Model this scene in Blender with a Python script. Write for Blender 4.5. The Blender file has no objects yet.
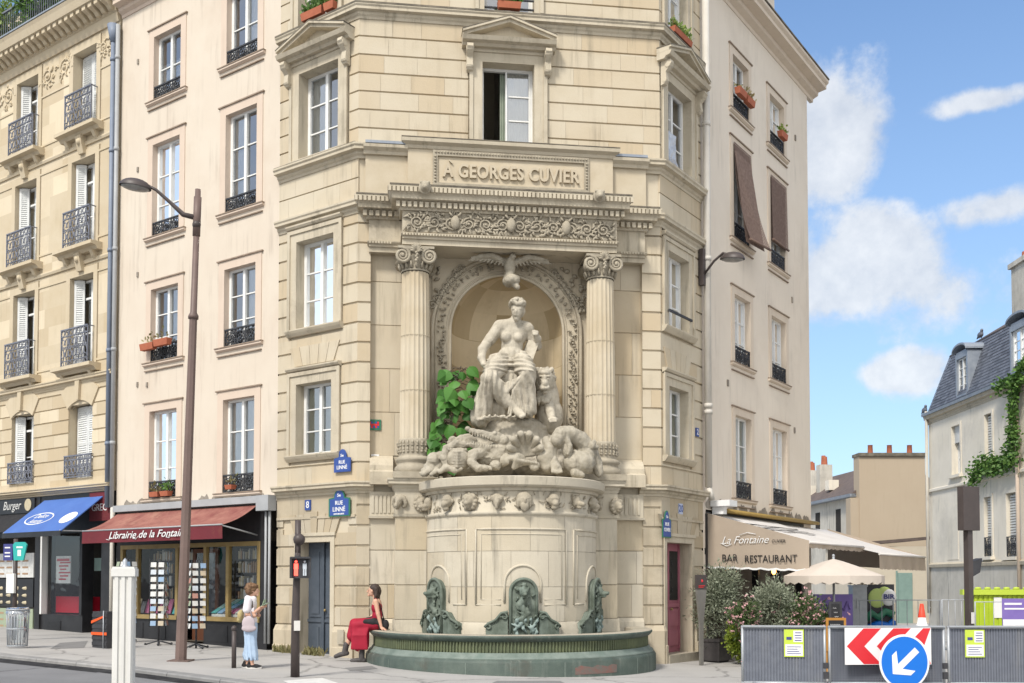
import bpy, bmesh, math, random
import numpy as np
from mathutils import Vector, Matrix, noise
rnd = random.Random(11)
SC = bpy.context.scene
COL = SC.collection
R = math.radians
PI = math.pi
# ------------------------------------------------------------------ survey: one camera, facade frames
EYE = 1.75
FPX = 1020.0
PITCH = R(2)
CPY = 580 - FPX * math.tan(PITCH)
class Frame:
 """A vertical facade plane: u runs along it, o out of it, z up."""
 def __init__(s, x, y, deg):
  s.O = Vector((x, y, 0)); s.deg = deg
  s.d = Vector((math.cos(R(deg)), math.sin(R(deg)), 0)); s.n = Vector((s.d.y, -s.d.x, 0))
 def p(s, u, o, z):
  v = s.O + s.d * u + s.n * o
  return Vector((v.x, v.y, z))
 def uv(s, px, py, off=0.0):
  a = (px - 512) / FPX; b = (CPY - py) / FPX
  r = Vector((a, math.cos(PITCH) - b * math.sin(PITCH), math.sin(PITCH) + b * math.cos(PITCH)))
  O2 = s.O + s.n * off
  t = O2.dot(s.n) / (r.x * s.n.x + r.y * s.n.y)
  P = r * t
  return (P - O2).dot(s.d), P.z + EYE
 def at(s, px, py, off=0.0):
  u, z = s.uv(px, py, off)
  return s.p(u, off, z)
 def shifted(s, u, o):
  q = s.p(u, o, 0)
  return Frame(q.x, q.y, s.deg)
FF = Frame(0, 21.5, 7.5)
FL = Frame(-3.2206, 21.076, -35.5)
FR = Frame(3.2205, 21.924, 55.0)
WD = Frame(0, 0, 0)
def cam_pt(px, py, depth):
 a = (px - 512) / FPX; b = (CPY - py) / FPX
 r = Vector((a, math.cos(PITCH) - b * math.sin(PITCH), math.sin(PITCH) + b * math.cos(PITCH)))
 P = r * (depth / r.y)
 return Vector((P.x, P.y, P.z + EYE))
def gz(x):
 return max(-0.36, min(0.42, 0.05 - 0.028 * x))
# ------------------------------------------------------------------ mesh builder
class MB:
 def __init__(s):
  s.v = []; s.f = []; s.m = []; s.t = []; s.sm = []
  s.cm = 0; s.ct = 0.0; s.cs = False
 def add(s, verts, faces, m=None, t=None, sm=None):
  b = len(s.v); s.v.extend([tuple(p) for p in verts])
  for f in faces:
   s.f.append([b + i for i in f]); s.m.append(s.cm if m is None else m)
   s.t.append(s.ct if t is None else t); s.sm.append(s.cs if sm is None else sm)
 def quad(s, a, b, c, d, **k): s.add([a, b, c, d], [(0, 1, 2, 3)], **k)
 def poly(s, pts, **k): s.add(pts, [tuple(range(len(pts)))], **k)
 def box(s, F, u0, u1, o0, o1, z0, z1, **k):
  P = [F.p(u, o, z) for z in (z0, z1) for o in (o0, o1) for u in (u0, u1)]
  s.add(P, [(0, 1, 5, 4)[::-1], (2, 3, 7, 6), (0, 2, 6, 4), (1, 3, 7, 5)[::-1], (4, 5, 7, 6)[::-1], (0, 1, 3, 2)], **k)
 def obox(s, c, ax, ay, az, **k):
  """box from a centre and three half-axis vectors"""
  c = Vector(c); P = [c + ax * i + ay * j + az * l for l in (-1, 1) for j in (-1, 1) for i in (-1, 1)]
  s.add(P, [(0, 1, 5, 4), (3, 2, 6, 7), (2, 0, 4, 6), (1, 3, 7, 5), (4, 5, 7, 6), (2, 3, 1, 0)], **k)
 def prism(s, pts, vec, **k):
  n = len(pts); vec = Vector(vec); A = [Vector(p) for p in pts]; B = [p + vec for p in A]
  s.add(A + B, [tuple(range(n))[::-1], tuple(range(n, 2 * n))] + [(i, (i + 1) % n, n + (i + 1) % n, n + i) for i in range(n)], **k)
 def tube(s, pts, r, n=8, caps=True, sm=True, **k):
  pts = [Vector(p) for p in pts]
  rs = r if isinstance(r, (list, tuple)) else [r] * len(pts)
  V = []; prev = None
  for i, p in enumerate(pts):
   if i == 0: t = pts[1] - p
   elif i == len(pts) - 1: t = p - pts[i - 1]
   else: t = pts[i + 1] - pts[i - 1]
   if t.length < 1e-9: t = Vector((0, 0, 1))
   t.normalize()
   if prev is None:
    a = Vector((0, 0, 1)) if abs(t.z) < .9 else Vector((1, 0, 0))
    x = t.cross(a).normalized()
   else:
    x = prev - t * prev.dot(t)
    x = x.normalized() if x.length > 1e-6 else t.orthogonal().normalized()
   y = t.cross(x); prev = x
   for j in range(n):
    an = 2 * PI * j / n
    V.append(p + (x * math.cos(an) + y * math.sin(an)) * rs[i])
  Fc = []
  for i in range(len(pts) - 1):
   for j in range(n):
    Fc.append((i * n + j, i * n + (j + 1) % n, (i + 1) * n + (j + 1) % n, (i + 1) * n + j))
  s.add(V, Fc, sm=sm, **k)
  if caps:
   b = len(s.v) - len(V)
   s.f.append([b + j for j in range(n)][::-1]); s.f.append([b + (len(pts) - 1) * n + j for j in range(n)])
   for _ in (0, 1):
    s.m.append(k.get('m', s.cm)); s.t.append(k.get('t', s.ct)); s.sm.append(False)
 def lathe(s, c, prof, n=24, a0=0.0, a1=2 * PI, ref=None, sm=True, flute=None, **k):
  """prof = [(r, z)...] about a vertical axis through c"""
  c = Vector(c); full = abs(a1 - a0 - 2 * PI) < 1e-6
  N = n if full else n + 1
  V = []
  for (r, z) in prof:
   for j in range(N):
    a = a0 + (a1 - a0) * j / n
    rr = r if flute is None else r * (1 - flute * (j % 2))
    V.append(c + Vector((math.cos(a) * rr, math.sin(a) * rr, z)))
  Fc = []
  for i in range(len(prof) - 1):
   for j in range(n):
    j2 = (j + 1) % N
    Fc.append((i * N + j, i * N + j2, (i + 1) * N + j2, (i + 1) * N + j))
  s.add(V, Fc, sm=sm, **k)
 def sweep(s, prof, path, close=False, **k):
  """prof [(o, z)] extruded along path = list of (Vector base point xy, Vector outward unit) stations"""
  n = len(prof); V = []
  for (q, w) in path:
   for (o, z) in prof: V.append((q.x + w.x * o, q.y + w.y * o, z))
  Fc = []
  for i in range(len(path) - 1):
   for j in range(n - 1):
    Fc.append((i * n + j, (i + 1) * n + j, (i + 1) * n + j + 1, i * n + j + 1))
  s.add(V, Fc, **k)
  b = len(s.v) - len(V)
  for e, rev in ((0, False), ((len(path) - 1) * n, True)):
   idx = [b + e + j for j in range(n)]
   s.f.append(idx[::-1] if rev else idx); s.m.append(k.get('m', s.cm)); s.t.append(k.get('t', s.ct)); s.sm.append(False)
 def ball(s, c, r, nu=10, nv=6, M=None, **k):
  c = Vector(c); rr = Vector(r) if not isinstance(r, (int, float)) else Vector((r, r, r))
  V = []; 
  for i in range(nv + 1):
   th = PI * i / nv
   for j in range(nu):
    ph = 2 * PI * j / nu
    q = Vector((rr.x * math.sin(th) * math.cos(ph), rr.y * math.sin(th) * math.sin(ph), rr.z * math.cos(th)))
    if M is not None: q = M @ q
    V.append(c + q)
  Fc = [(i * nu + j, (i + 1) * nu + j, (i + 1) * nu + (j + 1) % nu, i * nu + (j + 1) % nu) for i in range(nv) for j in range(nu)]
  s.add(V, Fc, sm=k.pop('sm', True), **k)
 def build(s, name, mat, parent=None, smooth=None, fix=True, hollow=False):
  me = bpy.data.meshes.new(name)
  inv = WM[parent.name].inverted() if parent is not None else None
  V = [inv @ Vector(p) for p in s.v] if inv is not None else s.v
  if not s.f: return None
  me.from_pydata([tuple(p) for p in V], [], s.f)
  mats = mat if isinstance(mat, (list, tuple)) else [mat]
  for m in mats: me.materials.append(m)
  me.polygons.foreach_set('material_index', s.m)
  me.polygons.foreach_set('use_smooth', [bool(x) if smooth is None else smooth for x in s.sm])
  if any(s.t):
   at = me.attributes.new('tint', 'FLOAT', 'FACE'); at.data.foreach_set('value', s.t)
  if fix:
   bm = bmesh.new(); bm.from_mesh(me)
   bmesh.ops.remove_doubles(bm, verts=bm.verts, dist=1e-5)
   bmesh.ops.recalc_face_normals(bm, faces=bm.faces); bm.to_mesh(me); bm.free()
  me.update()
  o = bpy.data.objects.new(name, me); COL.objects.link(o)
  if parent is not None:
   o.parent = parent; WM[o.name] = WM[parent.name]
  else: WM[o.name] = Matrix.Identity(4)
  return o
WM = {}
def tag(o, label=None, cat=None, group=None, kind=None):
 if label: o['label'] = label
 if cat: o['category'] = cat
 if group: o['group'] = group
 if kind: o['kind'] = kind
 return o
def thing(name, label, cat, loc=(0, 0, 0), rz=0.0, group=None):
 o = bpy.data.objects.new(name, None); COL.objects.link(o)
 o.location = loc; o.rotation_euler = (0, 0, rz); o.empty_display_size = .2
 WM[o.name] = Matrix.Translation(Vector(loc)) @ Matrix.Rotation(rz, 4, 'Z')
 return tag(o, label, cat, group)
def single(o, label, cat, group=None):
 """a one-mesh thing: move its origin to the base of its shape"""
 me = o.data; xs = [v.co.x for v in me.vertices]; ys = [v.co.y for v in me.vertices]; zs = [v.co.z for v in me.vertices]
 c = Vector(((min(xs) + max(xs)) / 2, (min(ys) + max(ys)) / 2, min(zs)))
 me.transform(Matrix.Translation(-c)); o.location = c; WM[o.name] = Matrix.Translation(c)
 return tag(o, label, cat, group)
def dup(root, loc=None, rz=None, label=None, group=None, scale=None):
 kids = {}
 for q in SC.objects:
  if q.parent is not None: kids.setdefault(q.parent.name, []).append(q)
 def rec(o, par):
  c = o.copy(); COL.objects.link(c)
  if par is not None: c.parent = par
  for ch in kids.get(o.name, []): rec(ch, c)
  return c
 r = rec(root, None)
 if loc is not None: r.location = loc
 if rz is not None: r.rotation_euler = (0, 0, rz)
 if scale is not None: r.scale = (scale,) * 3 if isinstance(scale, (int, float)) else scale
 if label: r['label'] = label
 if group: r['group'] = group
 return r
# ------------------------------------------------------------------ sculpting: distance-field clay, skinned with surface nets
class Blob:
 """capsules and ellipsoids melted into one continuous surface"""
 def __init__(s): s.q = []
 def cap(s, a, b, ra, rb=None, n=0): s.q.append(('c', np.array(a[:]), np.array(b[:]), ra, ra if rb is None else rb))
 def chain(s, pts, rs, n=0):
  for i in range(len(pts) - 1): s.cap(pts[i], pts[i + 1], rs[i], rs[i + 1])
 def ell(s, c, r, rot=None):
  Rm = np.eye(3) if rot is None else np.array([list(x) for x in (rot if isinstance(rot, Matrix) else Matrix.Rotation(rot[0], 3, rot[1]))])
  s.q.append(('e', np.array(c[:]), np.array(r[:]) if not isinstance(r, (int, float)) else np.full(3, r), Rm))
 def ball(s, c, r, *a): s.ell(c, r)
 def sculpt(s, name, mat, parent, voxel=.02, smooth=1, disp=0.0, dscale=4.0, k=None):
  k = voxel * 1.3 if k is None else k
  bb = []
  for q in s.q:
   if q[0] == 'c': m = max(q[3], q[4]); bb.append((np.minimum(q[1], q[2]) - m, np.maximum(q[1], q[2]) + m))
   else: m = q[2].max(); bb.append((q[1] - m, q[1] + m))
  pad = voxel * 4 + k; lo = np.min([b[0] for b in bb], 0) - pad; hi = np.max([b[1] for b in bb], 0) + pad
  n = np.ceil((hi - lo) / voxel).astype(int) + 1; Fd = np.full(n, 1.0)
  for q, (b0, b1) in zip(s.q, bb):
   i0 = np.maximum(0, ((b0 - lo - pad) / voxel).astype(int)); i1 = np.minimum(n, ((b1 - lo + pad) / voxel).astype(int) + 2)
   g = np.stack(np.meshgrid(*[lo[d] + voxel * np.arange(i0[d], i1[d]) for d in range(3)], indexing='ij'), -1)
   if q[0] == 'c':
    ba = q[2] - q[1]; L = max(1e-9, ba @ ba); t = np.clip(((g - q[1]) @ ba) / L, 0, 1)
    d_ = np.linalg.norm(g - q[1] - t[..., None] * ba, axis=-1) - (q[3] + (q[4] - q[3]) * t)
   else:
    p = (g - q[1]) @ q[3]; k0 = np.linalg.norm(p / q[2], axis=-1); k1 = np.linalg.norm(p / q[2] ** 2, axis=-1) + 1e-9; d_ = k0 * (k0 - 1) / k1
   w = Fd[i0[0]:i1[0], i0[1]:i1[1], i0[2]:i1[2]]
   h = np.maximum(k - np.abs(w - d_), 0) / k; w[...] = np.minimum(w, d_) - h * h * k * .25
  ins = Fd < 0; c = np.zeros(n - 1, int)
  for a in range(8): c += ins[a & 1:n[0] - 1 + (a & 1), (a >> 1) & 1:n[1] - 1 + ((a >> 1) & 1), (a >> 2) & 1:n[2] - 1 + ((a >> 2) & 1)]
  cells = np.argwhere((c > 0) & (c < 8)); idx = np.full(n - 1, -1); idx[tuple(cells.T)] = np.arange(len(cells))
  acc = np.zeros((len(cells), 3)); cnt = np.zeros(len(cells)); off = [np.array([a & 1, (a >> 1) & 1, (a >> 2) & 1]) for a in range(8)]
  for a in range(8):
   for d in range(3):
    if off[a][d]: continue
    b = off[a].copy(); b[d] = 1; f0 = Fd[tuple((cells + off[a]).T)]; f1 = Fd[tuple((cells + b).T)]; m = (f0 < 0) != (f1 < 0)
    t = np.where(m, f0 / np.where(m, f0 - f1, 1), 0); acc += (off[a] + t[:, None] * (b - off[a])) * m[:, None]; cnt += m
  V = lo + (cells + acc / np.maximum(cnt, 1)[:, None]) * voxel; quads = []
  for d in range(3):
   e, f = [x for x in range(3) if x != d]; sl = [slice(1, -1)] * 3; sl[d] = slice(0, -1); s2 = list(sl); s2[d] = slice(1, None)
   A = ins[tuple(sl)]; B = ins[tuple(s2)]; w = np.argwhere(A != B)
   if not len(w): continue
   fl = A[tuple(w.T)]; p = w.copy(); p[:, e] += 1; p[:, f] += 1; de = np.zeros(3, int); de[e] = 1; df = np.zeros(3, int); df[f] = 1
   v = [idx[tuple((p - x).T)] for x in (0 * de, de, de + df, df)]
   Q = np.stack(v, 1); Q = Q[(Q >= 0).all(1)]; quads.append(Q)
  Q = np.concatenate(quads)
  inv = np.array(WM[parent.name].inverted()) if parent is not None else np.eye(4)
  V = V @ inv[:3, :3].T + inv[:3, 3]
  me = bpy.data.meshes.new(name); me.from_pydata(V.tolist(), [], Q.tolist()); me.materials.append(mat)
  bm = bmesh.new(); bm.from_mesh(me)
  for _ in range(smooth): bmesh.ops.smooth_vert(bm, verts=bm.verts, factor=.5, use_axis_x=True, use_axis_y=True, use_axis_z=True)
  bmesh.ops.recalc_face_normals(bm, faces=bm.faces); bm.to_mesh(me); bm.free()
  if callable(disp):
   mw = Matrix(np.linalg.inv(inv).tolist()); N = [v.normal.copy() for v in me.vertices]; W_ = [v.co.copy() for v in me.vertices]
   for a, b in zip(W_, N): a += b * disp(mw @ a)
   me.vertices.foreach_set('co', [x for a in W_ for x in a])
  elif disp:
   N = [v.normal.copy() for v in me.vertices]; W_ = [v.co.copy() for v in me.vertices]
   for a, b in zip(W_, N): a += b * (noise.noise(a * dscale) * disp + noise.noise(a * dscale * 2.7) * disp * .5)
   me.vertices.foreach_set('co', [x for a in W_ for x in a])
  me.polygons.foreach_set('use_smooth', [True] * len(me.polygons)); me.update()
  o = bpy.data.objects.new(name, me); COL.objects.link(o)
  if parent is not None: o.parent = parent; WM[o.name] = WM[parent.name]
  else: WM[o.name] = Matrix.Identity(4)
  return o
# ------------------------------------------------------------------ lettering
def text_mesh(body, size, M, depth=.004, shear=0.0, align='CENTER', weight=0.0, fitw=None, spacing=1.0):
 """returns (verts, faces) of a line of lettering in the plane of matrix M (x right, y up, z out)"""
 cu = bpy.data.curves.new('lettering', 'FONT'); cu.body = body; cu.size = size; cu.extrude = depth
 cu.align_x = align; cu.align_y = 'CENTER'; cu.shear = shear; cu.offset = weight; cu.space_character = spacing; cu.resolution_u = 3
 ob = bpy.data.objects.new('lettering', cu); COL.objects.link(ob)
 dg = bpy.context.evaluated_depsgraph_get(); me = bpy.data.meshes.new_from_object(ob.evaluated_get(dg))
 V = [v.co.copy() for v in me.vertices]; Fc = [tuple(p.vertices) for p in me.polygons]
 if fitw and V:
  x0 = min(v.x for v in V); x1 = max(v.x for v in V); k = fitw / (x1 - x0); cx = (x0 + x1) / 2
  for v in V: v.x = (v.x - (cx if align == 'CENTER' else x0)) * k
 bpy.data.objects.remove(ob); bpy.data.curves.remove(cu); bpy.data.meshes.remove(me)
 return [M @ v for v in V], Fc
def plane_m(F, u, o, z):
 """matrix of a sign plane on facade frame F"""
 q = F.p(u, o, z); d = F.d; n = F.n
 return Matrix(((d.x, 0, n.x, q.x), (d.y, 0, n.y, q.y), (0, 1, 0, q.z), (0, 0, 0, 1)))
def letters(mb, body, size, M, **k):
 m = k.pop('m', None); V, Fc = text_mesh(body, size, M, **k); mb.add(V, Fc, m=m)
# ------------------------------------------------------------------ materials
def nodes(name):
 m = bpy.data.materials.new(name); m.use_nodes = True
 nt = m.node_tree; nt.nodes.clear()
 out = nt.nodes.new('ShaderNodeOutputMaterial'); b = nt.nodes.new('ShaderNodeBsdfPrincipled')
 nt.links.new(b.outputs[0], out.inputs[0]); return m, nt, b, out
def noise_node(nt, vec, scale, detail=4, rough=.6, stretch=None):
 n = nt.nodes.new('ShaderNodeTexNoise'); n.inputs['Scale'].default_value = scale; n.inputs['Detail'].default_value = detail; n.inputs['Roughness'].default_value = rough
 if stretch:
  mp = nt.nodes.new('ShaderNodeMapping'); mp.inputs['Scale'].default_value = stretch
  nt.links.new(vec, mp.inputs['Vector']); nt.links.new(mp.outputs[0], n.inputs['Vector'])
 else: nt.links.new(vec, n.inputs['Vector'])
 return n
def ramp(nt, sock, lo, hi, a=0.0, b=1.0):
 r = nt.nodes.new('ShaderNodeMapRange'); r.inputs['From Min'].default_value = lo; r.inputs['From Max'].default_value = hi
 r.inputs['To Min'].default_value = a; r.inputs['To Max'].default_value = b; nt.links.new(sock, r.inputs['Value']); return r.outputs[0]
def mix(nt, fac, A, B, mode='MIX'):
 x = nt.nodes.new('ShaderNodeMix'); x.data_type = 'RGBA'; x.blend_type = mode
 for s, v in ((x.inputs[0], fac), (x.inputs[6], A), (x.inputs[7], B)):
  if isinstance(v, (int, float)): s.default_value = v
  elif isinstance(v, (tuple, list)): s.default_value = (*v[:3], 1)
  else: nt.links.new(v, s)
 return x.outputs[2]
def surf(name, col, col2=None, rough=.8, scale=3.0, amt=1.0, stain=None, stain_amt=.5, streak=None, streak_amt=.4, bump=.0, bscale=40.0,
        metal=0.0, tint=None, tint_amt=1.0, fine=None, spec=.3, rim=None, crack=None):
 """weathered solid: two-tone noise, stains, vertical rain streaks, per-block tint, fine grain and bump"""
 m, nt, b, out = nodes(name)
 tc = nt.nodes.new('ShaderNodeTexCoord'); vec = tc.outputs['Object']
 c = tuple(col)
 if col2:
  n = noise_node(nt, vec, scale, 5, .62); c = mix(nt, ramp(nt, n.outputs[0], .36, .66, 0, amt), col, col2)
 if tint:
  at = nt.nodes.new('ShaderNodeAttribute'); at.attribute_name = 'tint'
  c = mix(nt, ramp(nt, at.outputs['Fac'], 0, 1, 0, tint_amt), c, tint)
  c = mix(nt, ramp(nt, at.outputs['Fac'], 0, -1, 0, tint_amt), c, rim or tuple(min(1, x * 1.35 + .03) for x in col))
 if stain:
  n = noise_node(nt, vec, scale * .45, 7, .7); c = mix(nt, ramp(nt, n.outputs[0], .54, .74, 0, stain_amt), c, stain)
 if streak:
  n = noise_node(nt, vec, 1.0, 5, .65, (7, 7, .5)); n2 = noise_node(nt, vec, .9, 2, .5)
  mt = nt.nodes.new('ShaderNodeMath'); mt.operation = 'MULTIPLY'
  nt.links.new(ramp(nt, n.outputs[0], .52, .72, 0, streak_amt), mt.inputs[0]); nt.links.new(ramp(nt, n2.outputs[0], .4, .6, 0, 1), mt.inputs[1])
  c = mix(nt, mt.outputs[0], c, streak)
 if fine:
  n = noise_node(nt, vec, 60, 3, .7); c = mix(nt, ramp(nt, n.outputs[0], .35, .65, 0, fine), c, tuple(x * .72 for x in col))
 if crack:
  n = noise_node(nt, vec, 1.3, 6, .7); ad = nt.nodes.new('ShaderNodeMix'); ad.data_type = 'VECTOR'; ad.inputs[0].default_value = .35; nt.links.new(vec, ad.inputs[4]); nt.links.new(n.outputs['Color'], ad.inputs[5])
  vo = nt.nodes.new('ShaderNodeTexVoronoi'); vo.feature = 'DISTANCE_TO_EDGE'; vo.inputs['Scale'].default_value = crack; nt.links.new(ad.outputs[1], vo.inputs['Vector'])
  c = mix(nt, ramp(nt, vo.outputs['Distance'], .0, .012, .75, 0), c, tuple(x * .35 for x in col))
  vo = nt.nodes.new('ShaderNodeTexVoronoi'); vo.inputs['Scale'].default_value = 2.2; nt.links.new(vec, vo.inputs['Vector']); c = mix(nt, ramp(nt, vo.outputs['Distance'], .035, .05, .5, 0), c, tuple(x * .45 for x in col))
 if isinstance(c, tuple): b.inputs['Base Color'].default_value = (*c, 1)
 else: nt.links.new(c, b.inputs['Base Color'])
 b.inputs['Roughness'].default_value = rough; b.inputs['Metallic'].default_value = metal; b.inputs['Specular IOR Level'].default_value = spec
 if bump:
  n = noise_node(nt, vec, bscale, 6, .7); bp = nt.nodes.new('ShaderNodeBump'); bp.inputs['Strength'].default_value = bump; bp.inputs['Distance'].default_value = .02
  nt.links.new(n.outputs[0], bp.inputs['Height']); nt.links.new(bp.outputs[0], b.inputs['Normal'])
 return m
def s2l(r, g, b):
 f = lambda x: (x / 255) / 12.92 if x <= 10 else ((x / 255 + .055) / 1.055) ** 2.4
 return (f(r), f(g), f(b))
M = {}
M['stone'] = surf('limestone', (.545, .48, .37), (.495, .42, .305), .85, .9, .8, stain=(.41, .33, .215), stain_amt=.4, streak=(.27, .23, .17), streak_amt=.65, bump=.18, bscale=30, tint=(.475, .37, .235), tint_amt=.75, fine=.12, rim=(.56, .50, .39))
M['stone_low'] = surf('limestone_weathered', (.47, .41, .31), (.41, .345, .25), .85, 1.3, .8, stain=(.27, .23, .17), stain_amt=.65, streak=(.20, .175, .13), streak_amt=.75, bump=.3, bscale=26, tint=(.39, .31, .20), tint_amt=.8, fine=.15, rim=(.53, .48, .39))
M['trim'] = surf('limestone_trim', (.53, .47, .365), (.46, .40, .30), .85, 2.2, .8, stain=(.25, .21, .155), stain_amt=.65, streak=(.20, .175, .13), streak_amt=.8, bump=.25, bscale=30, fine=.2)
M['soot'] = surf('sooty_ledge', (.10, .088, .07), (.22, .19, .145), .9, 3.0, 1, bump=.3)
M['beast'] = surf('grimy_carved_stone', (.42, .38, .305), (.32, .285, .22), .85, 8, 1, stain=(.13, .115, .09), stain_amt=.75, streak=(.13, .115, .09), streak_amt=.8, bump=.5, bscale=26, fine=.3)
M['carved'] = surf('carved_limestone', (.40, .355, .275), (.30, .262, .20), .85, 5.0, .9, stain=(.15, .13, .10), stain_amt=.6, bump=.5, bscale=22, fine=.2)
M['statue'] = surf('statue_stone', (.53, .48, .39), (.36, .32, .25), .85, 6, .9, stain=(.14, .122, .092), stain_amt=.95, streak=(.15, .13, .10), streak_amt=.75, bump=.5, bscale=26, fine=.3)
M['niche'] = surf('niche_stone', (.58, .48, .325), (.52, .42, .27), .9, 1.5, .8, stain=(.30, .225, .125), stain_amt=.4, streak=(.25, .2, .13), streak_amt=.3, bump=.1, tint=(.40, .30, .165), tint_amt=.8)
M['lstone'] = surf('honey_limestone', (.55, .47, .345), (.50, .415, .285), .85, 1.1, .8, stain=(.40, .31, .19), stain_amt=.35, streak=(.28, .23, .15), streak_amt=.3, bump=.15, tint=(.44, .34, .21), tint_amt=.7, fine=.1)
M['pink'] = surf('pale_pink_render', (.61, .54, .45), (.575, .495, .405), .9, .7, .8, stain=(.50, .40, .31), stain_amt=.5, streak=(.36, .30, .24), streak_amt=.6, bump=.06, bscale=60, fine=.05)
M['pink_trim'] = surf('rose_render', (.59, .485, .395), (.55, .445, .36), .9, 2, .6, streak=(.32, .25, .19), streak_amt=.25)
M['buff'] = surf('buff_render', (.70, .625, .53), (.655, .575, .48), .9, .7, .8, stain=(.42, .36, .29), stain_amt=.4, streak=(.33, .29, .24), streak_amt=.35, bump=.06, bscale=60, fine=.05)
M['buff_trim'] = surf('buff_trim', (.62, .53, .43), (.57, .48, .385), .9, 2, .6, streak=(.30, .25, .19), streak_amt=.3)
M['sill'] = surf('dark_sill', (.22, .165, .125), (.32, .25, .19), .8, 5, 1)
M['damp'] = surf('damp_render', (.20, .175, .15), (.33, .29, .24), .95, 3, 1, bump=.3)
M['white'] = surf('white_paint', (.74, .74, .72), (.66, .66, .64), .45, 3, .8)
M['shutter'] = surf('shutter_paint', (.68, .69, .68), (.58, .59, .58), .55, 3, .8)
M['iron'] = surf('black_iron', (.035, .036, .04), (.07, .072, .08), .5, 6, .8, metal=.2)
M['grey_iron'] = surf('grey_blue_iron', (.135, .145, .18), (.21, .22, .26), .5, 6, .8, metal=.1)
M['pole'] = surf('brown_painted_steel', (.165, .115, .10), (.135, .095, .083), .5, 3, .8, stain=(.08, .06, .055), stain_amt=.5)
M['dark_pole'] = surf('dark_brown_steel', (.075, .06, .057), (.055, .045, .043), .45, 3, .8)
M['zinc'] = surf('zinc', (.30, .33, .37), (.22, .25, .30), .5, 3, .8, streak=(.15, .16, .19), streak_amt=.5, metal=.15)
M['bluepipe'] = surf('blue_zinc_pipe', (.20, .235, .30), (.16, .19, .25), .5, 3, .8, streak=(.12, .13, .16))
M['greypipe'] = surf('pale_grey_pipe', (.36, .37, .38), (.30, .31, .32), .5, 3, .8)
M['pipe'] = surf('cream_pipe', (.56, .53, .48), (.48, .45, .40), .5, 2, .8, streak=(.3, .27, .22), streak_amt=.4)
M['bronze'] = surf('verdigris_bronze', (.085, .105, .082), (.17, .20, .165), .6, 4, 1, stain=(.045, .06, .04), stain_amt=.8, streak=(.24, .30, .27), streak_amt=.5, bump=.3)
M['bronze_rib'] = surf('green_gold_bronze', (.135, .155, .085), (.095, .115, .07), .6, 5, 1, stain=(.05, .06, .035), stain_amt=.7, bump=.2)
M['basin'] = surf('painted_basin', (.062, .085, .073), (.092, .118, .10), .55, 3.5, 1, stain=(.07, .055, .042), stain_amt=.8, streak=(.20, .22, .19), streak_amt=.75, bump=.3, fine=.3)
M['rimstone'] = surf('basin_rim_stone', (.42, .38, .30), (.33, .29, .23), .8, 4, 1, stain=(.14, .15, .12), stain_amt=.7, bump=.2)
M['door'] = surf('slate_blue_door', (.06, .075, .095), (.085, .10, .125), .5, 3, .8, streak=(.18, .20, .22), streak_amt=.4)
M['pinkdoor'] = surf('faded_raspberry_door', (.38, .14, .18), (.33, .12, .16), .5, 3, .8, streak=(.46, .24, .27), streak_amt=.4)
M['blackwood'] = surf('black_shopfront', (.018, .018, .02), (.03, .03, .033), .4, 3, .8)
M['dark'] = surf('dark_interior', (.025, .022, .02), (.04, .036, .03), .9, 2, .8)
M['gold'] = surf('ochre_shop_frame', (.30, .22, .09), (.24, .17, .07), .5, 4, .8)
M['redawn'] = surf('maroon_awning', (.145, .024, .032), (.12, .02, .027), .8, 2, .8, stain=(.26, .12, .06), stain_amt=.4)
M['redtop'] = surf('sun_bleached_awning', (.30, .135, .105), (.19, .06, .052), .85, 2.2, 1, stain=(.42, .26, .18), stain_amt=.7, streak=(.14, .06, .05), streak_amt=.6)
M['blueawn'] = surf('blue_awning', (.06, .125, .36), (.07, .15, .41), .8, 1.5, .8, stain=(.10, .18, .42), stain_amt=.5)
M['taupe'] = surf('taupe_awning', (.38, .315, .25), (.33, .27, .215), .85, 1.5, .8, stain=(.30, .24, .19), stain_amt=.3)
M['paleawn'] = surf('pale_awning', (.60, .57, .54), (.54, .51, .48), .85, 1.5, .8, stain=(.42, .38, .34), stain_amt=.4)
M['parasol'] = surf('parasol_cloth', (.55, .485, .42), (.49, .425, .365), .85, 2, .6)
M['terracotta'] = surf('terracotta', (.40, .13, .07), (.33, .10, .055), .8, 6, .8)
M['slate'] = surf('slate_tiles', (.11, .12, .145), (.16, .17, .20), .6, 5, 1, stain=(.07, .075, .085), stain_amt=.5, tint=(.06, .065, .08), tint_amt=.8)
M['roof_brown'] = surf('old_brown_tiles', (.15, .115, .10), (.11, .085, .075), .85, 3, 1, stain=(.07, .06, .05))
M['whitewall'] = surf('aged_white_render', (.75, .69, .585), (.66, .605, .50), .9, .6, .9, stain=(.36, .335, .295), stain_amt=.5, streak=(.28, .265, .24), streak_amt=.5, bump=.08, fine=.06)
M['dirtywall'] = surf('soot_streaked_wall', (.54, .51, .45), (.45, .42, .36), .9, .8, .9, stain=(.22, .21, .185), stain_amt=.6, streak=(.13, .125, .115), streak_amt=.85)
M['tanwall'] = surf('tan_render', (.45, .37, .275), (.41, .33, .24), .92, .25, .8, stain=(.36, .275, .19), stain_amt=.35, streak=(.27, .21, .15), streak_amt=.2)
M['pavement'] = surf('asphalt_pavement', (.40, .385, .365), (.345, .332, .315), .9, .8, .9, stain=(.22, .21, .20), stain_amt=.55, bump=.15, bscale=90, fine=.25, crack=.42)
M['road'] = surf('asphalt_road', (.20, .20, .205), (.165, .165, .17), .9, 1.2, .8, stain=(.11, .11, .115), stain_amt=.5, bump=.2, bscale=90, fine=.3, crack=.3)
M['kerb'] = surf('granite_kerb', (.30, .29, .28), (.20, .195, .19), .8, 5, .9, stain=(.17, .17, .17), tint=(.2, .2, .2))
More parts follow.
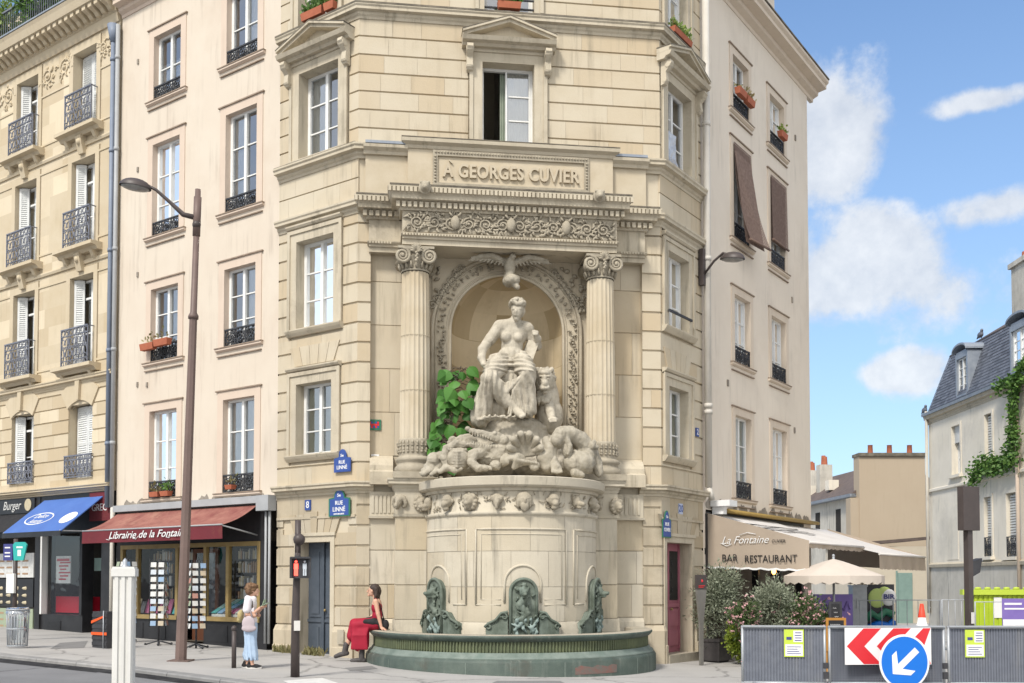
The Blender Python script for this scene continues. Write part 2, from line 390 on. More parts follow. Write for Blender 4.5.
M['gutter'] = surf('wet_gutter', (.022, .022, .024), (.05, .05, .052), .8, 4, 1, spec=.1)
M['patch'] = surf('dark_asphalt_patch', (.19, .185, .18), (.23, .225, .22), .9, 3, .8, fine=.2)
M['paint'] = surf('road_paint', (.62, .61, .58), (.50, .49, .47), .8, 6, .8, stain=(.3, .3, .29), stain_amt=.5)
M['skin'] = surf('skin', (.56, .33, .235), (.52, .30, .21), .55, 8, .6)
M['brownhair'] = surf('chestnut_hair', (.20, .115, .06), (.13, .07, .038), .6, 14, 1, bump=.4, bscale=60)
M['blackhair'] = surf('dark_hair', (.035, .024, .02), (.06, .04, .032), .55, 14, 1, bump=.4, bscale=60)
M['whitecloth'] = surf('white_cotton', (.70, .66, .68), (.62, .58, .60), .9, 5, .6)
M['lilac'] = surf('lilac_canvas', (.47, .40, .42), (.41, .35, .37), .9, 4, .7)
M['denim'] = surf('pale_denim', (.42, .53, .67), (.34, .45, .60), .9, 6, .9, streak=(.27, .37, .52), streak_amt=.5)
M['red'] = surf('crimson_cloth', (.34, .012, .035), (.26, .008, .026), .7, 5, .8)
M['black'] = surf('black_cloth', (.018, .017, .018), (.03, .029, .03), .8, 6, .8)
M['leather'] = surf('grey_black_leather', (.055, .05, .05), (.09, .082, .08), .6, 8, .8)
M['rubber'] = surf('white_rubber', (.6, .58, .55), None, .7)
M['galv'] = surf('galvanised_steel', (.40, .42, .445), (.33, .35, .375), .45, 8, .8, metal=.3)
M['panel'] = surf('grey_plastic_panel', (.145, .158, .19), (.115, .127, .157), .6, 6, .9, stain=(.22, .22, .22), stain_amt=.4, streak=(.25, .25, .25), streak_amt=.5)
M['postwhite'] = surf('scuffed_white_paint', (.70, .69, .66), (.62, .61, .575), .55, 3, .8, stain=(.40, .38, .34), stain_amt=.4, streak=(.34, .32, .29), streak_amt=.7)
M['signwhite'] = surf('sign_white', (.74, .74, .74), (.68, .68, .68), .45, 3, .6)
M['signred'] = surf('sign_red', (.60, .03, .04), (.54, .028, .036), .4, 4, .6)
M['signblue'] = surf('sign_blue', (.008, .14, .56), (.01, .155, .60), .35, 4, .6)
M['enamel'] = surf('blue_enamel', (.035, .075, .27), (.045, .09, .31), .35, 5, .7)
M['green_enamel'] = surf('green_enamel', (.03, .15, .085), (.035, .17, .10), .35, 5, .7)
M['lime'] = surf('lime_paint', (.40, .52, .035), (.35, .46, .03), .5, 3, .8, stain=(.26, .33, .05), stain_amt=.4)
M['purple'] = surf('purple_print', (.17, .12, .37), (.21, .15, .42), .5, 2, .8)
M['yellowgreen'] = surf('yellow_green_print', (.48, .60, .07), (.44, .56, .06), .5, 2, .6)
M['teal'] = surf('teal_sign', (.03, .36, .33), (.04, .40, .37), .4, 3, .6)
M['navy'] = surf('navy_sign', (.05, .055, .19), (.06, .07, .23), .4, 3, .6)
M['orange'] = surf('orange_strap', (.70, .10, .02), (.62, .085, .018), .6, 5, .6)
M['cone'] = surf('cone_red', (.62, .06, .03), (.56, .05, .025), .5, 5, .6)
M['yellowbar'] = surf('ochre_awning_case', (.33, .22, .06), (.24, .16, .05), .6, 4, .8)
M['wood'] = surf('orange_wood', (.42, .20, .04), (.36, .17, .035), .6, 5, .8)
M['blind'] = surf('brown_reed_blind', (.21, .145, .115), (.13, .085, .068), .85, 14, 1, stain=(.22, .16, .13), stain_amt=.4)
M['foil'] = surf('silver_foil', (.72, .70, .68), (.6, .58, .56), .25, 4, .6, metal=.6, bump=.8, bscale=8)
M['curtain'] = surf('net_curtain', (.62, .62, .60), (.52, .52, .50), .9, 2, 1, streak=(.40, .40, .39), streak_amt=.8)
M['curtain_green'] = surf('sage_curtain', (.32, .36, .29), (.25, .29, .23), .9, 4, 1)
M['teal_curtain'] = surf('aqua_curtain', (.33, .45, .42), (.28, .4, .37), .9, 2, 1)
M['redpaint'] = surf('red_counter', (.42, .012, .03), (.36, .01, .025), .4, 3, .6)
M['shoplamp'] = surf('black_lamp_shade', (.02, .02, .02), None, .5)
M['bark'] = surf('bark', (.12, .095, .07), (.08, .062, .045), .9, 12, 1, bump=.5)
M['crate'] = surf('black_plastic', (.035, .035, .04), (.055, .055, .06), .6, 4, .8)
M['tank'] = surf('grey_planter', (.042, .038, .038), (.06, .055, .055), .7, 4, .8)
def leafmat(name, a, b, trans=.25):
 m, nt, bs, out = nodes(name)
 at = nt.nodes.new('ShaderNodeAttribute'); at.attribute_name = 'tint'
 c = mix(nt, at.outputs['Fac'], a, b); nt.links.new(c, bs.inputs['Base Color']); bs.inputs['Roughness'].default_value = .55; bs.inputs['Specular IOR Level'].default_value = .35
 tr = nt.nodes.new('ShaderNodeBsdfTranslucent'); nt.links.new(c, tr.inputs['Color']); ms = nt.nodes.new('ShaderNodeMixShader'); ms.inputs[0].default_value = trans
 nt.links.new(bs.outputs[0], ms.inputs[1]); nt.links.new(tr.outputs[0], ms.inputs[2]); nt.links.new(ms.outputs[0], out.inputs[0]); return m
M['olive'] = leafmat('olive_leaf', (.13, .155, .10), (.36, .39, .29))
M['fig'] = leafmat('broad_green_leaf', (.03, .11, .016), (.095, .25, .045))
M['ivy'] = leafmat('ivy_leaf', (.045, .11, .025), (.15, .27, .06))
M['oleander'] = leafmat('oleander_leaf', (.05, .085, .03), (.13, .18, .07))
M['hedge'] = leafmat('yellow_green_leaf', (.12, .19, .02), (.32, .38, .06))
M['blossom'] = leafmat('pink_blossom', (.62, .30, .33), (.72, .50, .48))
M['weed'] = leafmat('dry_weed', (.13, .13, .05), (.33, .29, .15))
M['balcony_leaf'] = leafmat('balcony_leaf', (.09, .17, .035), (.30, .38, .10))
M['straw'] = leafmat('straw_leaf', (.30, .24, .11), (.46, .38, .20))
def glass(name, tint=(.86, .89, .9), refl=.30, rough=.015, top=1):
 m, nt, b, out = nodes(name); nt.nodes.remove(b)
 t = nt.nodes.new('ShaderNodeBsdfTransparent'); t.inputs[0].default_value = (*tint, 1)
 g = nt.nodes.new('ShaderNodeBsdfGlossy'); g.inputs['Roughness'].default_value = rough; g.inputs['Color'].default_value = (.95, .97, 1, 1)
 tc = nt.nodes.new('ShaderNodeTexCoord'); n = noise_node(nt, tc.outputs['Object'], 1.6, 2, .5); bp = nt.nodes.new('ShaderNodeBump'); bp.inputs['Strength'].default_value = .12; bp.inputs['Distance'].default_value = .05
 nt.links.new(n.outputs[0], bp.inputs['Height']); nt.links.new(bp.outputs[0], g.inputs['Normal'])
 fr = nt.nodes.new('ShaderNodeFresnel'); fr.inputs['IOR'].default_value = 1.5
 ms = nt.nodes.new('ShaderNodeMixShader'); nt.links.new(ramp(nt, fr.outputs[0], .04, 1, refl, top), ms.inputs[0])
 nt.links.new(t.outputs[0], ms.inputs[1]); nt.links.new(g.outputs[0], ms.inputs[2]); nt.links.new(ms.outputs[0], out.inputs[0]); return m
M['glass'] = glass('window_glass')
M['shopglass'] = glass('shop_glass', (.9, .92, .92), .05, top=.12)
def lamp(name, col, st):
 m, nt, b, out = nodes(name); b.inputs['Base Color'].default_value = (*col, 1); b.inputs['Emission Color'].default_value = (*col, 1); b.inputs['Emission Strength'].default_value = st; return m
M['redlight'] = lamp('red_signal_lamp', (1, .06, .04), 2.2)
M['lens'] = surf('dark_lens', (.05, .02, .02), None, .2)
M['lampglass'] = surf('lamp_glass', (.30, .29, .27), (.22, .21, .2), .2, 8, 1)
# ------------------------------------------------------------------ facade helpers
def wall_panel(mb, F, u0, u1, z0, z1, ops=(), off=0.0, depth=.3, **k):
 """front skin with openings and their reveals"""
 ops = [(o[0] - .012, o[1] + .012, o[2] - .012, o[3] + .012) for o in ops]
 us = sorted({u0, u1, *[max(u0, min(u1, x)) for o in ops for x in o[:2]]}); zs = sorted({z0, z1, *[max(z0, min(z1, x)) for o in ops for x in o[2:4]]})
 for i in range(len(us) - 1):
  for j in range(len(zs) - 1):
   cu = (us[i] + us[i + 1]) / 2; cz = (zs[j] + zs[j + 1]) / 2
   if any(o[0] < cu < o[1] and o[2] < cz < o[3] for o in ops): continue
   mb.quad(F.p(us[i], off, zs[j]), F.p(us[i + 1], off, zs[j]), F.p(us[i + 1], off, zs[j + 1]), F.p(us[i], off, zs[j + 1]), **k)
 for o in ops: reveal(mb, F, o, off, depth, **k)
def reveal(mb, F, o, off, depth, **k):
 a, b, c, d = o[:4]; e = off - depth
 mb.quad(F.p(a, off, c), F.p(a, e, c), F.p(a, e, d), F.p(a, off, d), **k); mb.quad(F.p(b, e, c), F.p(b, off, c), F.p(b, off, d), F.p(b, e, d), **k)
 mb.quad(F.p(a, e, d), F.p(b, e, d), F.p(b, off, d), F.p(a, off, d), **k); mb.quad(F.p(a, off, c), F.p(b, off, c), F.p(b, e, c), F.p(a, e, c), **k)
def blocks(mb, F, u0, u1, z0, z1, excl=(), ch=.41, bl=.75, gh=.022, gv=.004, off=0.0, dep=.035, zref=None, seed=0, tamp=.9):
 """ashlar courses: every stone a raised block with its own tint, joints left open over a backing skin"""
 r = random.Random(seed); zref = z0 if zref is None else zref
 cl = []; z = zref - math.ceil((zref - z0) / ch + 1) * ch
 while z < z1 + ch: cl.append(round(z, 4)); z += ch
 cuts = sorted({z0, z1, *[c for c in cl if z0 < c < z1], *[x for e in excl for x in e[2:4] if z0 < x < z1]})
 for i in range(len(cuts) - 1):
  za, zb = cuts[i], cuts[i + 1]; zm = (za + zb) / 2
  if zb - za < .012: continue
  row = math.floor((zm - zref) / ch)
  iv = [(u0, u1)]
  for e in excl:
   if e[2] < zm < e[3]:
    nv = []
    for a, b in iv:
     if e[1] <= a or e[0] >= b: nv.append((a, b)); continue
     if e[0] > a: nv.append((a, e[0]))
     if e[1] < b: nv.append((e[1], b))
    iv = nv
  rr = random.Random(seed * 1000 + row)
  st = u0 + (rr.random() - 1) * bl; vj = []
  x = st
  while x < u1: vj.append(x); x += bl * (.75 + .5 * rr.random())
  tr = {}
  ga = gh / 2 if any(abs(za - c) < 1e-3 for c in cl) else 0; gb = gh / 2 if any(abs(zb - c) < 1e-3 for c in cl) else 0
  for a, b in iv:
   xs = [a] + [v for v in vj if a + .14 < v < b - .14] + [b]
   for q in range(len(xs) - 1):
    xa = xs[q] + (gv / 2 if q else 0); xb = xs[q + 1] - (gv / 2 if q < len(xs) - 2 else 0)
    key = int((xa + xb) * 10)
    t = tr.setdefault((q, key), r.random() ** 2 * tamp if r.random() < .62 else -r.random() * .75)
    A = [F.p(xa, off - dep, za + ga), F.p(xb, off - dep, za + ga), F.p(xb, off - dep, zb - gb), F.p(xa, off - dep, zb - gb)]
    bv = min(.008, (zb - za) / 5)
    B = [F.p(xa, off, za + ga + (bv if ga else 0)), F.p(xb, off, za + ga + (bv if ga else 0)), F.p(xb, off, zb - gb - (bv if gb else 0)), F.p(xa, off, zb - gb - (bv if gb else 0))]
    mb.add(A + B, [(4, 5, 6, 7), (0, 1, 5, 4), (2, 3, 7, 6), (1, 2, 6, 5), (3, 0, 4, 7)], t=t)
def sub_excl(blks): return blks
def window(F, parent, u0, u1, z0, z1, off=-.28, leaf=2, rows=3, fw=.055, transom=None, curtain=None, mat='white', arched=False, open_leaf=False, back=True):
 """casement window part: frame mesh, panes and curtain as sub-parts"""
 m = MB(); W = u1 - u0; o0, o1 = off - .05, off + .02
 top = z1
 m.box(F, u0, u0 + fw, o0, o1, z0, z1); m.box(F, u1 - fw, u1, o0, o1, z0, z1)
 m.box(F, u0 + fw, u1 - fw, o0, o1, z1 - fw, z1); m.box(F, u0 + fw, u1 - fw, o0, o1, z0, z0 + fw * 1.3)
 zt = z1 - fw
 if transom: 
  zt = z0 + (z1 - z0) * transom; m.box(F, u0 + fw, u1 - fw, o0, o1 + .01, zt, zt + fw)
 xs = [u0 + fw + (W - 2 * fw) * i / leaf for i in range(leaf + 1)]
 if open_leaf:
  m.box(F, xs[1] - fw * .6, xs[1], o0, o1 + .015, z0 + fw, zt)
  li = [1]
 else:
  li = list(range(leaf))
  for i in range(1, leaf): m.box(F, xs[i] - fw * .75, xs[i] + fw * .75, o0, o1 + .015, z0 + fw * 1.3, z1 - fw)
 for i in li:
  a, b = xs[i] + fw * (.2 if i == 0 else .75), xs[i + 1] - fw * (.2 if i == leaf - 1 else .75)
  if i == 0: m.box(F, xs[0], xs[0] + fw * .55, o0 + .01, o1 + .006, z0 + fw * 1.3, zt)
  if i == leaf - 1: m.box(F, xs[-1] - fw * .55, xs[-1], o0 + .01, o1 + .006, z0 + fw * 1.3, zt)
  for r_ in range(1, rows):
   z = z0 + fw + (zt - z0 - fw) * r_ / rows; m.box(F, a, b, o0 + .012, o1 - .012, z - .014, z + .014)
 w = m.build('window', M[mat], parent)
 p = MB(); xa = xs[1] if open_leaf else u0 + fw * .5
 p.quad(F.p(xa, off - .02, z0 + fw * .5), F.p(u1 - fw * .5, off - .02, z0 + fw * .5), F.p(u1 - fw * .5, off - .02, z1 - fw * .5), F.p(xa, off - .02, z1 - fw * .5))
 p.build('pane', M['glass'], w)
 if curtain:
  kind, a, b, c, d = curtain
  q = MB(); n = 22; xa = u0 + W * a; xb = u0 + W * b; H = z1 - z0
  P = []
  for i in range(n + 1):
   u = xa + (xb - xa) * i / n; o = off - .085 + .018 * math.sin(i * 1.9 + u0) + .01 * math.sin(i * 4.1)
   P.append((u, o))
  for i in range(n):
   q.quad(F.p(P[i][0], P[i][1], z0 + H * c), F.p(P[i + 1][0], P[i + 1][1], z0 + H * c), F.p(P[i + 1][0], P[i + 1][1], z0 + H * d), F.p(P[i][0], P[i][1], z0 + H * d), sm=True)
  q.build('curtain', M[kind], w)
 return w
def scroll_rail(F, parent, u0, u1, z0, z1, off, mat='iron', style=0, ret=0.0):
 """wrought-iron window guard"""
 m = MB(); m.cs = True
 def bar(a, b, r=.011, n=5): m.tube([a, b], r, n=n)
 def plane(u, z): return F.p(u, off, z)
 W = u1 - u0; H = z1 - z0
 bx = lambda a, b, c, d, t=.016: m.box(F, a, b, off - t, off + t, c, d, sm=False)
 bx(u0, u1, z1 - .035, z1, .022); bx(u0, u1, z0, z0 + .025); 
 bx(u0, u0 + .025, z0, z1); bx(u1 - .025, u1, z0, z1)
 def ring(cu, cz, r, t=.011, a0=0, a1=2 * PI, n=10, k=1.0):
  m.tube([plane(cu + r * k * math.cos(a0 + (a1 - a0) * i / n), cz + r * math.sin(a0 + (a1 - a0) * i / n)) for i in range(n + 1)], t, n=4, caps=False)
 if style == 0:
  zb = z1 - H * .2; zc = z0 + H * .14
  bx(u0, u1, zb - .01, zb + .01); bx(u0, u1, zc - .01, zc + .01)
  n = max(4, int(W / .17)); s = W / n
  for i in range(0, n + 1, 2): bx(u0 + s * i - .006, u0 + s * i + .006, z0, z1, .007)
  for i in range(n):
   c = u0 + s * (i + .5)
   ring(c, (zb + z1 - .035) / 2, min(s * .42, H * .07), .012)
   ring(c, zc + (zb - zc) * .76, s * .46, .016, -.9, PI + .9); ring(c, zc + (zb - zc) * .28, s * .46, .016, PI - .9, 2 * PI + .9); m.tube([plane(c + .3 * s * math.sin(j * .9 + i * PI), zc + (zb - zc) * j / 7) for j in range(8)], .014, n=4)
   ring(c - s * .2, zc + (zb - zc) * .53, s * .2, .012); ring(c + s * .2, zc + (zb - zc) * .53, s * .2, .012)
   ring(c, (z0 + zc) / 2, min(s * .35, H * .05), .011)
 elif style == 1:
  n = max(2, round(W / .34)); s = W / n
  for i in range(n):
   c = u0 + s * (i + .5); zc = (z0 + z1) / 2; r = min(s, H) * .33
   if i: bx(c - s / 2 - .008, c - s / 2 + .008, z0, z1, .01)
   ring(c, zc, r, .014, k=1.15); ring(c, zc, r * .42, .022)
   for a in range(8):
    an = a * PI / 4 + .2
    m.tube([plane(c + math.cos(an) * r * .4, zc + math.sin(an) * r * .4), plane(c + math.cos(an + .35) * r * 1.3, zc + math.sin(an + .35) * r * 1.25), plane(c + math.cos(an) * s * .52, zc + math.sin(an) * H * .48)], .012, n=4)
   for sx in (-1, 1):
    for sz in (-1, 1): ring(c + sx * s * .36, zc + sz * H * .32, .045, .012, n=8)
 if ret:
  for u in (u0 + .012, u1 - .012):
   m.box(F, u - .012, u + .012, off - ret, off - .014, z1 - .03, z1 - .005, sm=False); m.box(F, u - .01, u + .01, off - ret, off - .014, z0, z0 + .02, sm=False)
 return m.build('window_guard', M[mat], parent, fix=False)
def mould(F, parent, name, u0, u1, prof, mat='trim', ends=True, mb=None):
 """straight moulding: closed profile [(off, z)] extruded along u"""
 m = mb or MB()
 A = [F.p(u0, o, z) for o, z in prof]; m.prism(A, F.d * (u1 - u0))
 return m if mb is not None else m.build(name, M[mat], parent)
def miter(Fa, Fb):
 n = Fa.n + Fb.n; return n / (1 + Fa.n.dot(Fb.n))
PATH_LFR = [(FL.p(-2.42, 0, 0), FL.n), (FL.p(0, 0, 0), miter(FL, FF)), (FR.p(0, 0, 0), miter(FF, FR)), (FR.p(2.12, 0, 0), FR.n)]
PATH_L = [(FL.p(-2.42, 0, 0), FL.n), (FL.p(0, 0, 0), miter(FL, FF)), (FF.p(-2.9, 0, 0), FF.n)]
PATH_R = [(FF.p(2.75, 0, 0), FF.n), (FR.p(0, 0, 0), miter(FF, FR)), (FR.p(2.12, 0, 0), FR.n)]
def cornice_prof(z0, z1, d, steps=4):
 """stepped cyma cornice, deepest at top"""
 h = z1 - z0; P = [(-.08, z0), (.02, z0), (.03, z0 + h * .18), (d * .35, z0 + h * .30), (d * .38, z0 + h * .48), (d * .86, z0 + h * .55), (d * .86, z0 + h * .74), (d, z0 + h * .86), (d, z1), (-.08, z1 + .015)]
 return P
# ------------------------------------------------------------------ corner building of the fountain
def stone_building():
 B = thing('corner_building', 'chamfered honey limestone corner building carrying the monumental fountain', 'building', (0, 23.5, 0))
 w = MB()
 jm = MB()
 LWIN = [(-1.82, -.68, 13.93, 15.6), (-1.78, -.57, 10.93, 12.87), (-1.82, -.68, 7.2, 9.14), (-1.80, -.72, 4.45, 6.0)]
 LD = (-1.72, -.74, .1, 2.56)
 RWIN = [(.35, 1.40, 13.93, 15.6), (.35, 1.55, 10.93, 12.8), (.33, 1.38, 7.3, 9.0), (.33, 1.30, 4.46, 6.0)]
 RD = (.22, 1.48, .1, 2.57)
 FWIN = [(-.64, .48, 11.1, 12.8), (-.6, .48, 13.93, 15.6)]
 dp = .035
 wall_panel(w, FL, -2.42, 0, -.5, 16.6, LWIN + [LD], off=-dp, depth=.34)
 wall_panel(w, FR, 0, 2.12, -.5, 16.6, RWIN + [RD], off=-dp, depth=.34)
 wall_panel(w, FF, -3.2484, 3.2484, 9.2, 16.6, FWIN, off=-dp, depth=.34)
 def q(a, b): w.quad(Vector((a.x, a.y, -.5)), Vector((b.x, b.y, -.5)), Vector((b.x, b.y, 16.6)), Vector((a.x, a.y, 16.6)))
 a, b = FL.p(-2.42, -dp, 0), FL.p(-2.42, -6, 0); c, d = FR.p(2.12, -dp, 0), FR.p(2.12, -6, 0)
 q(a, b); q(c, d); q(b, d)
 w.poly([Vector((p.x, p.y, 16.6)) for p in (FL.p(-2.42, 0, 0), FL.p(0, 0, 0), FR.p(0, 0, 0), FR.p(2.12, 0, 0), d, b)])
 e1 = lambda o, l=.26, t=.3, bt=.16: (o[0] - l, o[1] + l, o[2] - bt, o[3] + t)
 exL = [e1(LWIN[1], .3, .8, .3), e1(LWIN[2], .24, .42, .2), e1(LWIN[3], .24, .34, .2), e1(LWIN[0], .22, .3, .1), (LD[0] - .12, LD[1] + .12, -1, LD[3] + .18)]
 exR = [e1(RWIN[1], .3, .8, .3), e1(RWIN[2], .24, .42, .2), e1(RWIN[3], .24, .34, .2), e1(RWIN[0], .22, .3, .1), (RD[0] - .1, RD[1] + .1, -1, RD[3] + .18)]
 exF = [e1(FWIN[0], .30, .35, 0.3), e1(FWIN[1], .2, .3, .1)]
 s = MB()
 for F, u0, u1, ex, sd in ((FL, -2.42, 0, exL, 1), (FR, 0, 2.12, exR, 2)):
  blocks(s, F, u0, u1, 3.76, 9.6, ex, ch=.418, bl=.62, seed=sd, zref=4.2, gh=.03)
  blocks(s, F, u0, u1, 9.74, 10.62, ex, ch=.44, bl=.8, gh=.012, seed=sd + 4)
  blocks(s, F, u0, u1, 10.85, 13.56, ex, ch=.392, bl=.85, seed=sd + 8, gh=.022)
  blocks(s, F, u0, u1, 13.84, 16.6, ex, ch=.392, bl=.85, seed=sd + 12, gh=.02)
 blocks(s, FF, -3.2484, 3.2484, 10.85, 13.56, exF, ch=.392, bl=.82, seed=20, gh=.022)
 blocks(s, FF, -3.2484, 3.2484, 13.84, 16.6, exF, ch=.392, bl=.82, seed=21, gh=.02)
 blocks(s, FF, -3.2484, -2.98, 3.76, 9.6, ch=.418, bl=.62, seed=30, zref=4.2, gh=.03)
 blocks(s, FF, 2.84, 3.2484, 3.76, 9.6, ch=.418, bl=.62, seed=31, zref=4.2, gh=.03)
 wall_panel(w, FF, -3.2484, -2.98, -.5, 9.8, off=-dp); wall_panel(w, FF, 2.84, 3.2484, -.5, 9.8, off=-dp)
 w.build('wall', M['stone'], B); s.build('ashlar', M['stone'], B, fix=False)
 for F, u0, u1, D, sd in ((FL, -2.42, 0, LD, 40), (FR, 0, 2.12, RD, 41)):
  g = MB()
  ex = [(D[0] - .12, D[1] + .12, -1, D[3] + .18), (D[0] - .5, D[1] + .5, D[3] + .18, D[3] + .62)]
  blocks(g, F, u0, u1, .78, 3.08, ex, ch=.42, bl=.6, seed=sd, zref=.78, gh=.045, dep=.034)
  blocks(g, F, u0, u1, 3.1, 3.58, ch=.5, bl=.7, seed=sd + 5, gh=.0, off=.0)
  for a, b in ((u0, D[0] - .12), (D[1] + .12, u1)):
   A = [F.p(a, .05, -.5), F.p(b, .05, -.5), F.p(b, .05, .72), F.p(a, .05, .72)]
   mould(F, None, '', a, b, [(-.03, -.5), (.075, -.5), (.075, .66), (.01, .775), (-.03, .78)], mb=g)
   mould(F, None, '', a, b, [(.07, -.5), (.10, -.5), (.10, .34), (.07, .36)], mb=g)
  n = 7; cu = (D[0] + D[1]) / 2; hw = (D[1] - D[0]) / 2 + .14
  for i in range(n):
   x0 = -hw + 2 * hw * i / n; x1 = -hw + 2 * hw * (i + 1) / n; sp = 1.28 + .02 * (i == n // 2)
   zt = D[3] + .60 + (.05 if i == n // 2 else 0); zb = D[3] + .19; o = .03 if i == n // 2 else .012
   P = [F.p(cu + x0 + .006, -.03, zb), F.p(cu + x1 - .006, -.03, zb), F.p(cu + x1 * sp - .008, -.03, zt), F.p(cu + x0 * sp + .008, -.03, zt)]
   g.prism(P, F.n * (.03 + o), t=rnd.uniform(-.4, .7))
  mould(F, None, '', u0 + .02, u1 - .02, [(-.03, 3.06), (.03, 3.06), (.03, 3.11), (-.03, 3.12)], mb=g)
  g.build('rusticated_ground_floor', M['stone_low'], B, fix=False)
 for a, b, sd in ((-3.2484, -2.98, 51), (2.84, 3.2484, 52)):
  fl = MB(); blocks(fl, FF, a, b, .78, 3.58, ch=.42, bl=.6, seed=sd, zref=.78, gh=.045)
  mould(FF, None, '', a - .03, b + .03, [(-.03, -.5), (.09, -.5), (.09, .66), (.01, .775), (-.03, .78)], mb=fl); fl.build('corner_pier', M['stone_low'], B, fix=False)
 for pth in (PATH_L, PATH_R):
  for prof in (cornice_prof(3.55, 3.79, .20), cornice_prof(9.42, 9.68, .16), cornice_prof(10.58, 10.85, .20)):
   c = MB(); c.sweep(prof, pth); c.build('string_course', M['trim'], B)
 c = MB(); c.sweep(cornice_prof(13.56, 13.84, .17), PATH_LFR); c.build('string_course', M['trim'], B)
 c = MB()
 for pth, z in ((PATH_LFR, 13.84), (PATH_L[:2], 10.855), (PATH_R[1:], 10.855)): c.sweep([(-.02, z + .002), (.175, z - .018), (.175, z + .022), (-.02, z + .03)], pth)
 c.build('soot_line', M['soot'], B)
 def surround(F, o, w_=.24, proj=.04, sill=True, top=.0, lintel=True):
  a, b, z0, z1 = o; m = MB()
  m.box(F, a - w_, a, -.34, proj, z0 - .0, z1 + w_); m.box(F, b, b + w_, -.34, proj, z0, z1 + w_); m.box(F, a, b, -.34, proj, z1, z1 + w_)
  m.box(F, a - w_ - .02, a - w_ + .06, proj - .002, proj + .03, z0, z1 + w_ + .02); m.box(F, b + w_ - .06, b + w_ + .02, proj - .002, proj + .03, z0, z1 + w_ + .02); m.box(F, a - w_ + .06, b + w_ - .06, proj - .002, proj + .03, z1 + w_ - .06, z1 + w_ + .02)
  if sill:
   mould(F, None, '', a - w_ - .03, b + w_ + .03, [(-.34, z0 - .14), (proj + .01, z0 - .14), (proj + .06, z0 - .08), (proj + .09, z0 - .03), (proj + .09, z0 - .004), (-.34, z0)], mb=m)
  if lintel: mould(F, None, '', a - w_ - .03, b + w_ + .03, [(0, z1 + w_ + .02), (proj + .05, z1 + w_ + .05), (proj + .08, z1 + w_ + .09), (proj + .08, z1 + w_ + .12), (0, z1 + w_ + .13)], mb=m)
  m.build('window_surround', M['trim'], B)
 for F, W in ((FL, LWIN), (FR, RWIN)):
  surround(F, W[3]); surround(F, W[2]); surround(F, W[1], .26, lintel=False); surround(F, W[0], .2, sill=False, lintel=False)
  m = MB(); a, b = W[3][:2]; cu = (a + b) / 2; hw = (b - a) / 2 + .05
  for i in range(5):
   x0 = -hw + 2 * hw * i / 5; x1 = -hw + 2 * hw * (i + 1) / 5
   m.prism([F.p(cu + x0 + .006, -.03, W[3][3] + .40), F.p(cu + x1 - .006, -.03, W[3][3] + .40), F.p(cu + x1 * 1.3 - .006, -.03, W[3][3] + .82), F.p(cu + x0 * 1.3 + .006, -.03, W[3][3] + .82)], F.n * .055, t=rnd.uniform(-.5, .8))
  m.build('keystone_arch', M['stone'], B)
 surround(FF, FWIN[0], .26, sill=False, lintel=False); surround(FF, FWIN[1], .18, sill=False, lintel=False)
 def pediment(F, o, half=None):
  a, b, z0, z1 = o; cu = (a + b) / 2; hw = (b - a) / 2 + .44; zb = z1 + .27; m = MB(); pr = .34
  for sx in (-1, 1):
   u = cu + sx * (hw - .16); P = []
   pts = [(.03, zb), (.27, zb), (.29, zb - .07), (.22, zb - .17), (.15, zb - .24), (.16, zb - .34), (.17, zb - .42), (.12, zb - .50), (.03, zb - .53)]
   mould(F, None, '', u - .065, u + .065, [(q, z) for q, z in pts], mb=m)
   m.tube([F.p(u - .08, .2, zb - .1), F.p(u + .08, .2, zb - .1)], .065, n=10); m.tube([F.p(u - .075, .12, zb - .43), F.p(u + .075, .12, zb - .43)], .045, n=10)
  mould(F, None, '', cu - hw, cu + hw, [(-.02, zb), (.16, zb), (.2, zb + .05), (pr - .04, zb + .07), (pr - .02, zb + .11), (pr, zb + .15), (-.02, zb + .15)], mb=m)
  h = .46
  m.prism([F.p(cu - hw + .1, -.02, zb + .148), F.p(cu + hw - .1, -.02, zb + .148), F.p(cu, -.02, zb + .15 + h - .07)], F.n * .1)
  for sx in (-1, 1):
   A = Vector((cu + sx * hw, zb + .152)); T = Vector((cu, zb + .15 + h)); dz = .11
   for (o0, o1, k0, k1) in ((-.02, pr - .06, 0, .6), (-.02, pr - .01, .6, 1.0)):
    P = [(A.x, A.y + dz * k0), (T.x, T.y - dz + dz * k0), (T.x, T.y - dz + dz * k1), (A.x, A.y + dz * k1)]
    m.prism([F.p(x, o0, z) for x, z in P], F.n * (o1 - o0))
  m.build('pediment', M['trim'], B)
  t = MB()
  for sx in (-1, 1):
   P = [(cu + sx * (hw + .01), zb + .262), (cu, zb + .15 + h + .002), (cu, zb + .15 + h + .022), (cu + sx * (hw + .01), zb + .282)]
   t.prism([F.p(x, -.02, z) for x, z in P], F.n * (pr + .015))
  t.build('lead_flashing', M['soot'], B)
 pediment(FL, LWIN[1]); pediment(FR, RWIN[1]); pediment(FF, FWIN[0])
 ct = ('curtain', .02, .98, .02, .98)
 window(FL, B, *LWIN[1], off=-.26, rows=3, curtain=('curtain', 0, .5, 0, 1)); window(FL, B, *LWIN[2], off=-.22, rows=3, curtain=('curtain', 0, 1, 0, .45)); window(FL, B, *LWIN[3], off=-.22, rows=3, curtain=('curtain_green', 0, 1, 0, 1))
 window(FL, B, *LWIN[0], off=-.26, rows=3, curtain=('curtain', .5, 1, 0, 1))
 window(FR, B, *RWIN[1], off=-.2, rows=3); window(FR, B, *RWIN[2], off=-.2, rows=3, curtain=('curtain_green', .1, .9, 0, 1)); window(FR, B, *RWIN[3], off=-.2, rows=3, curtain=('curtain_green', 0, 1, 0, 1)); window(FR, B, *RWIN[0], off=-.2, rows=3)
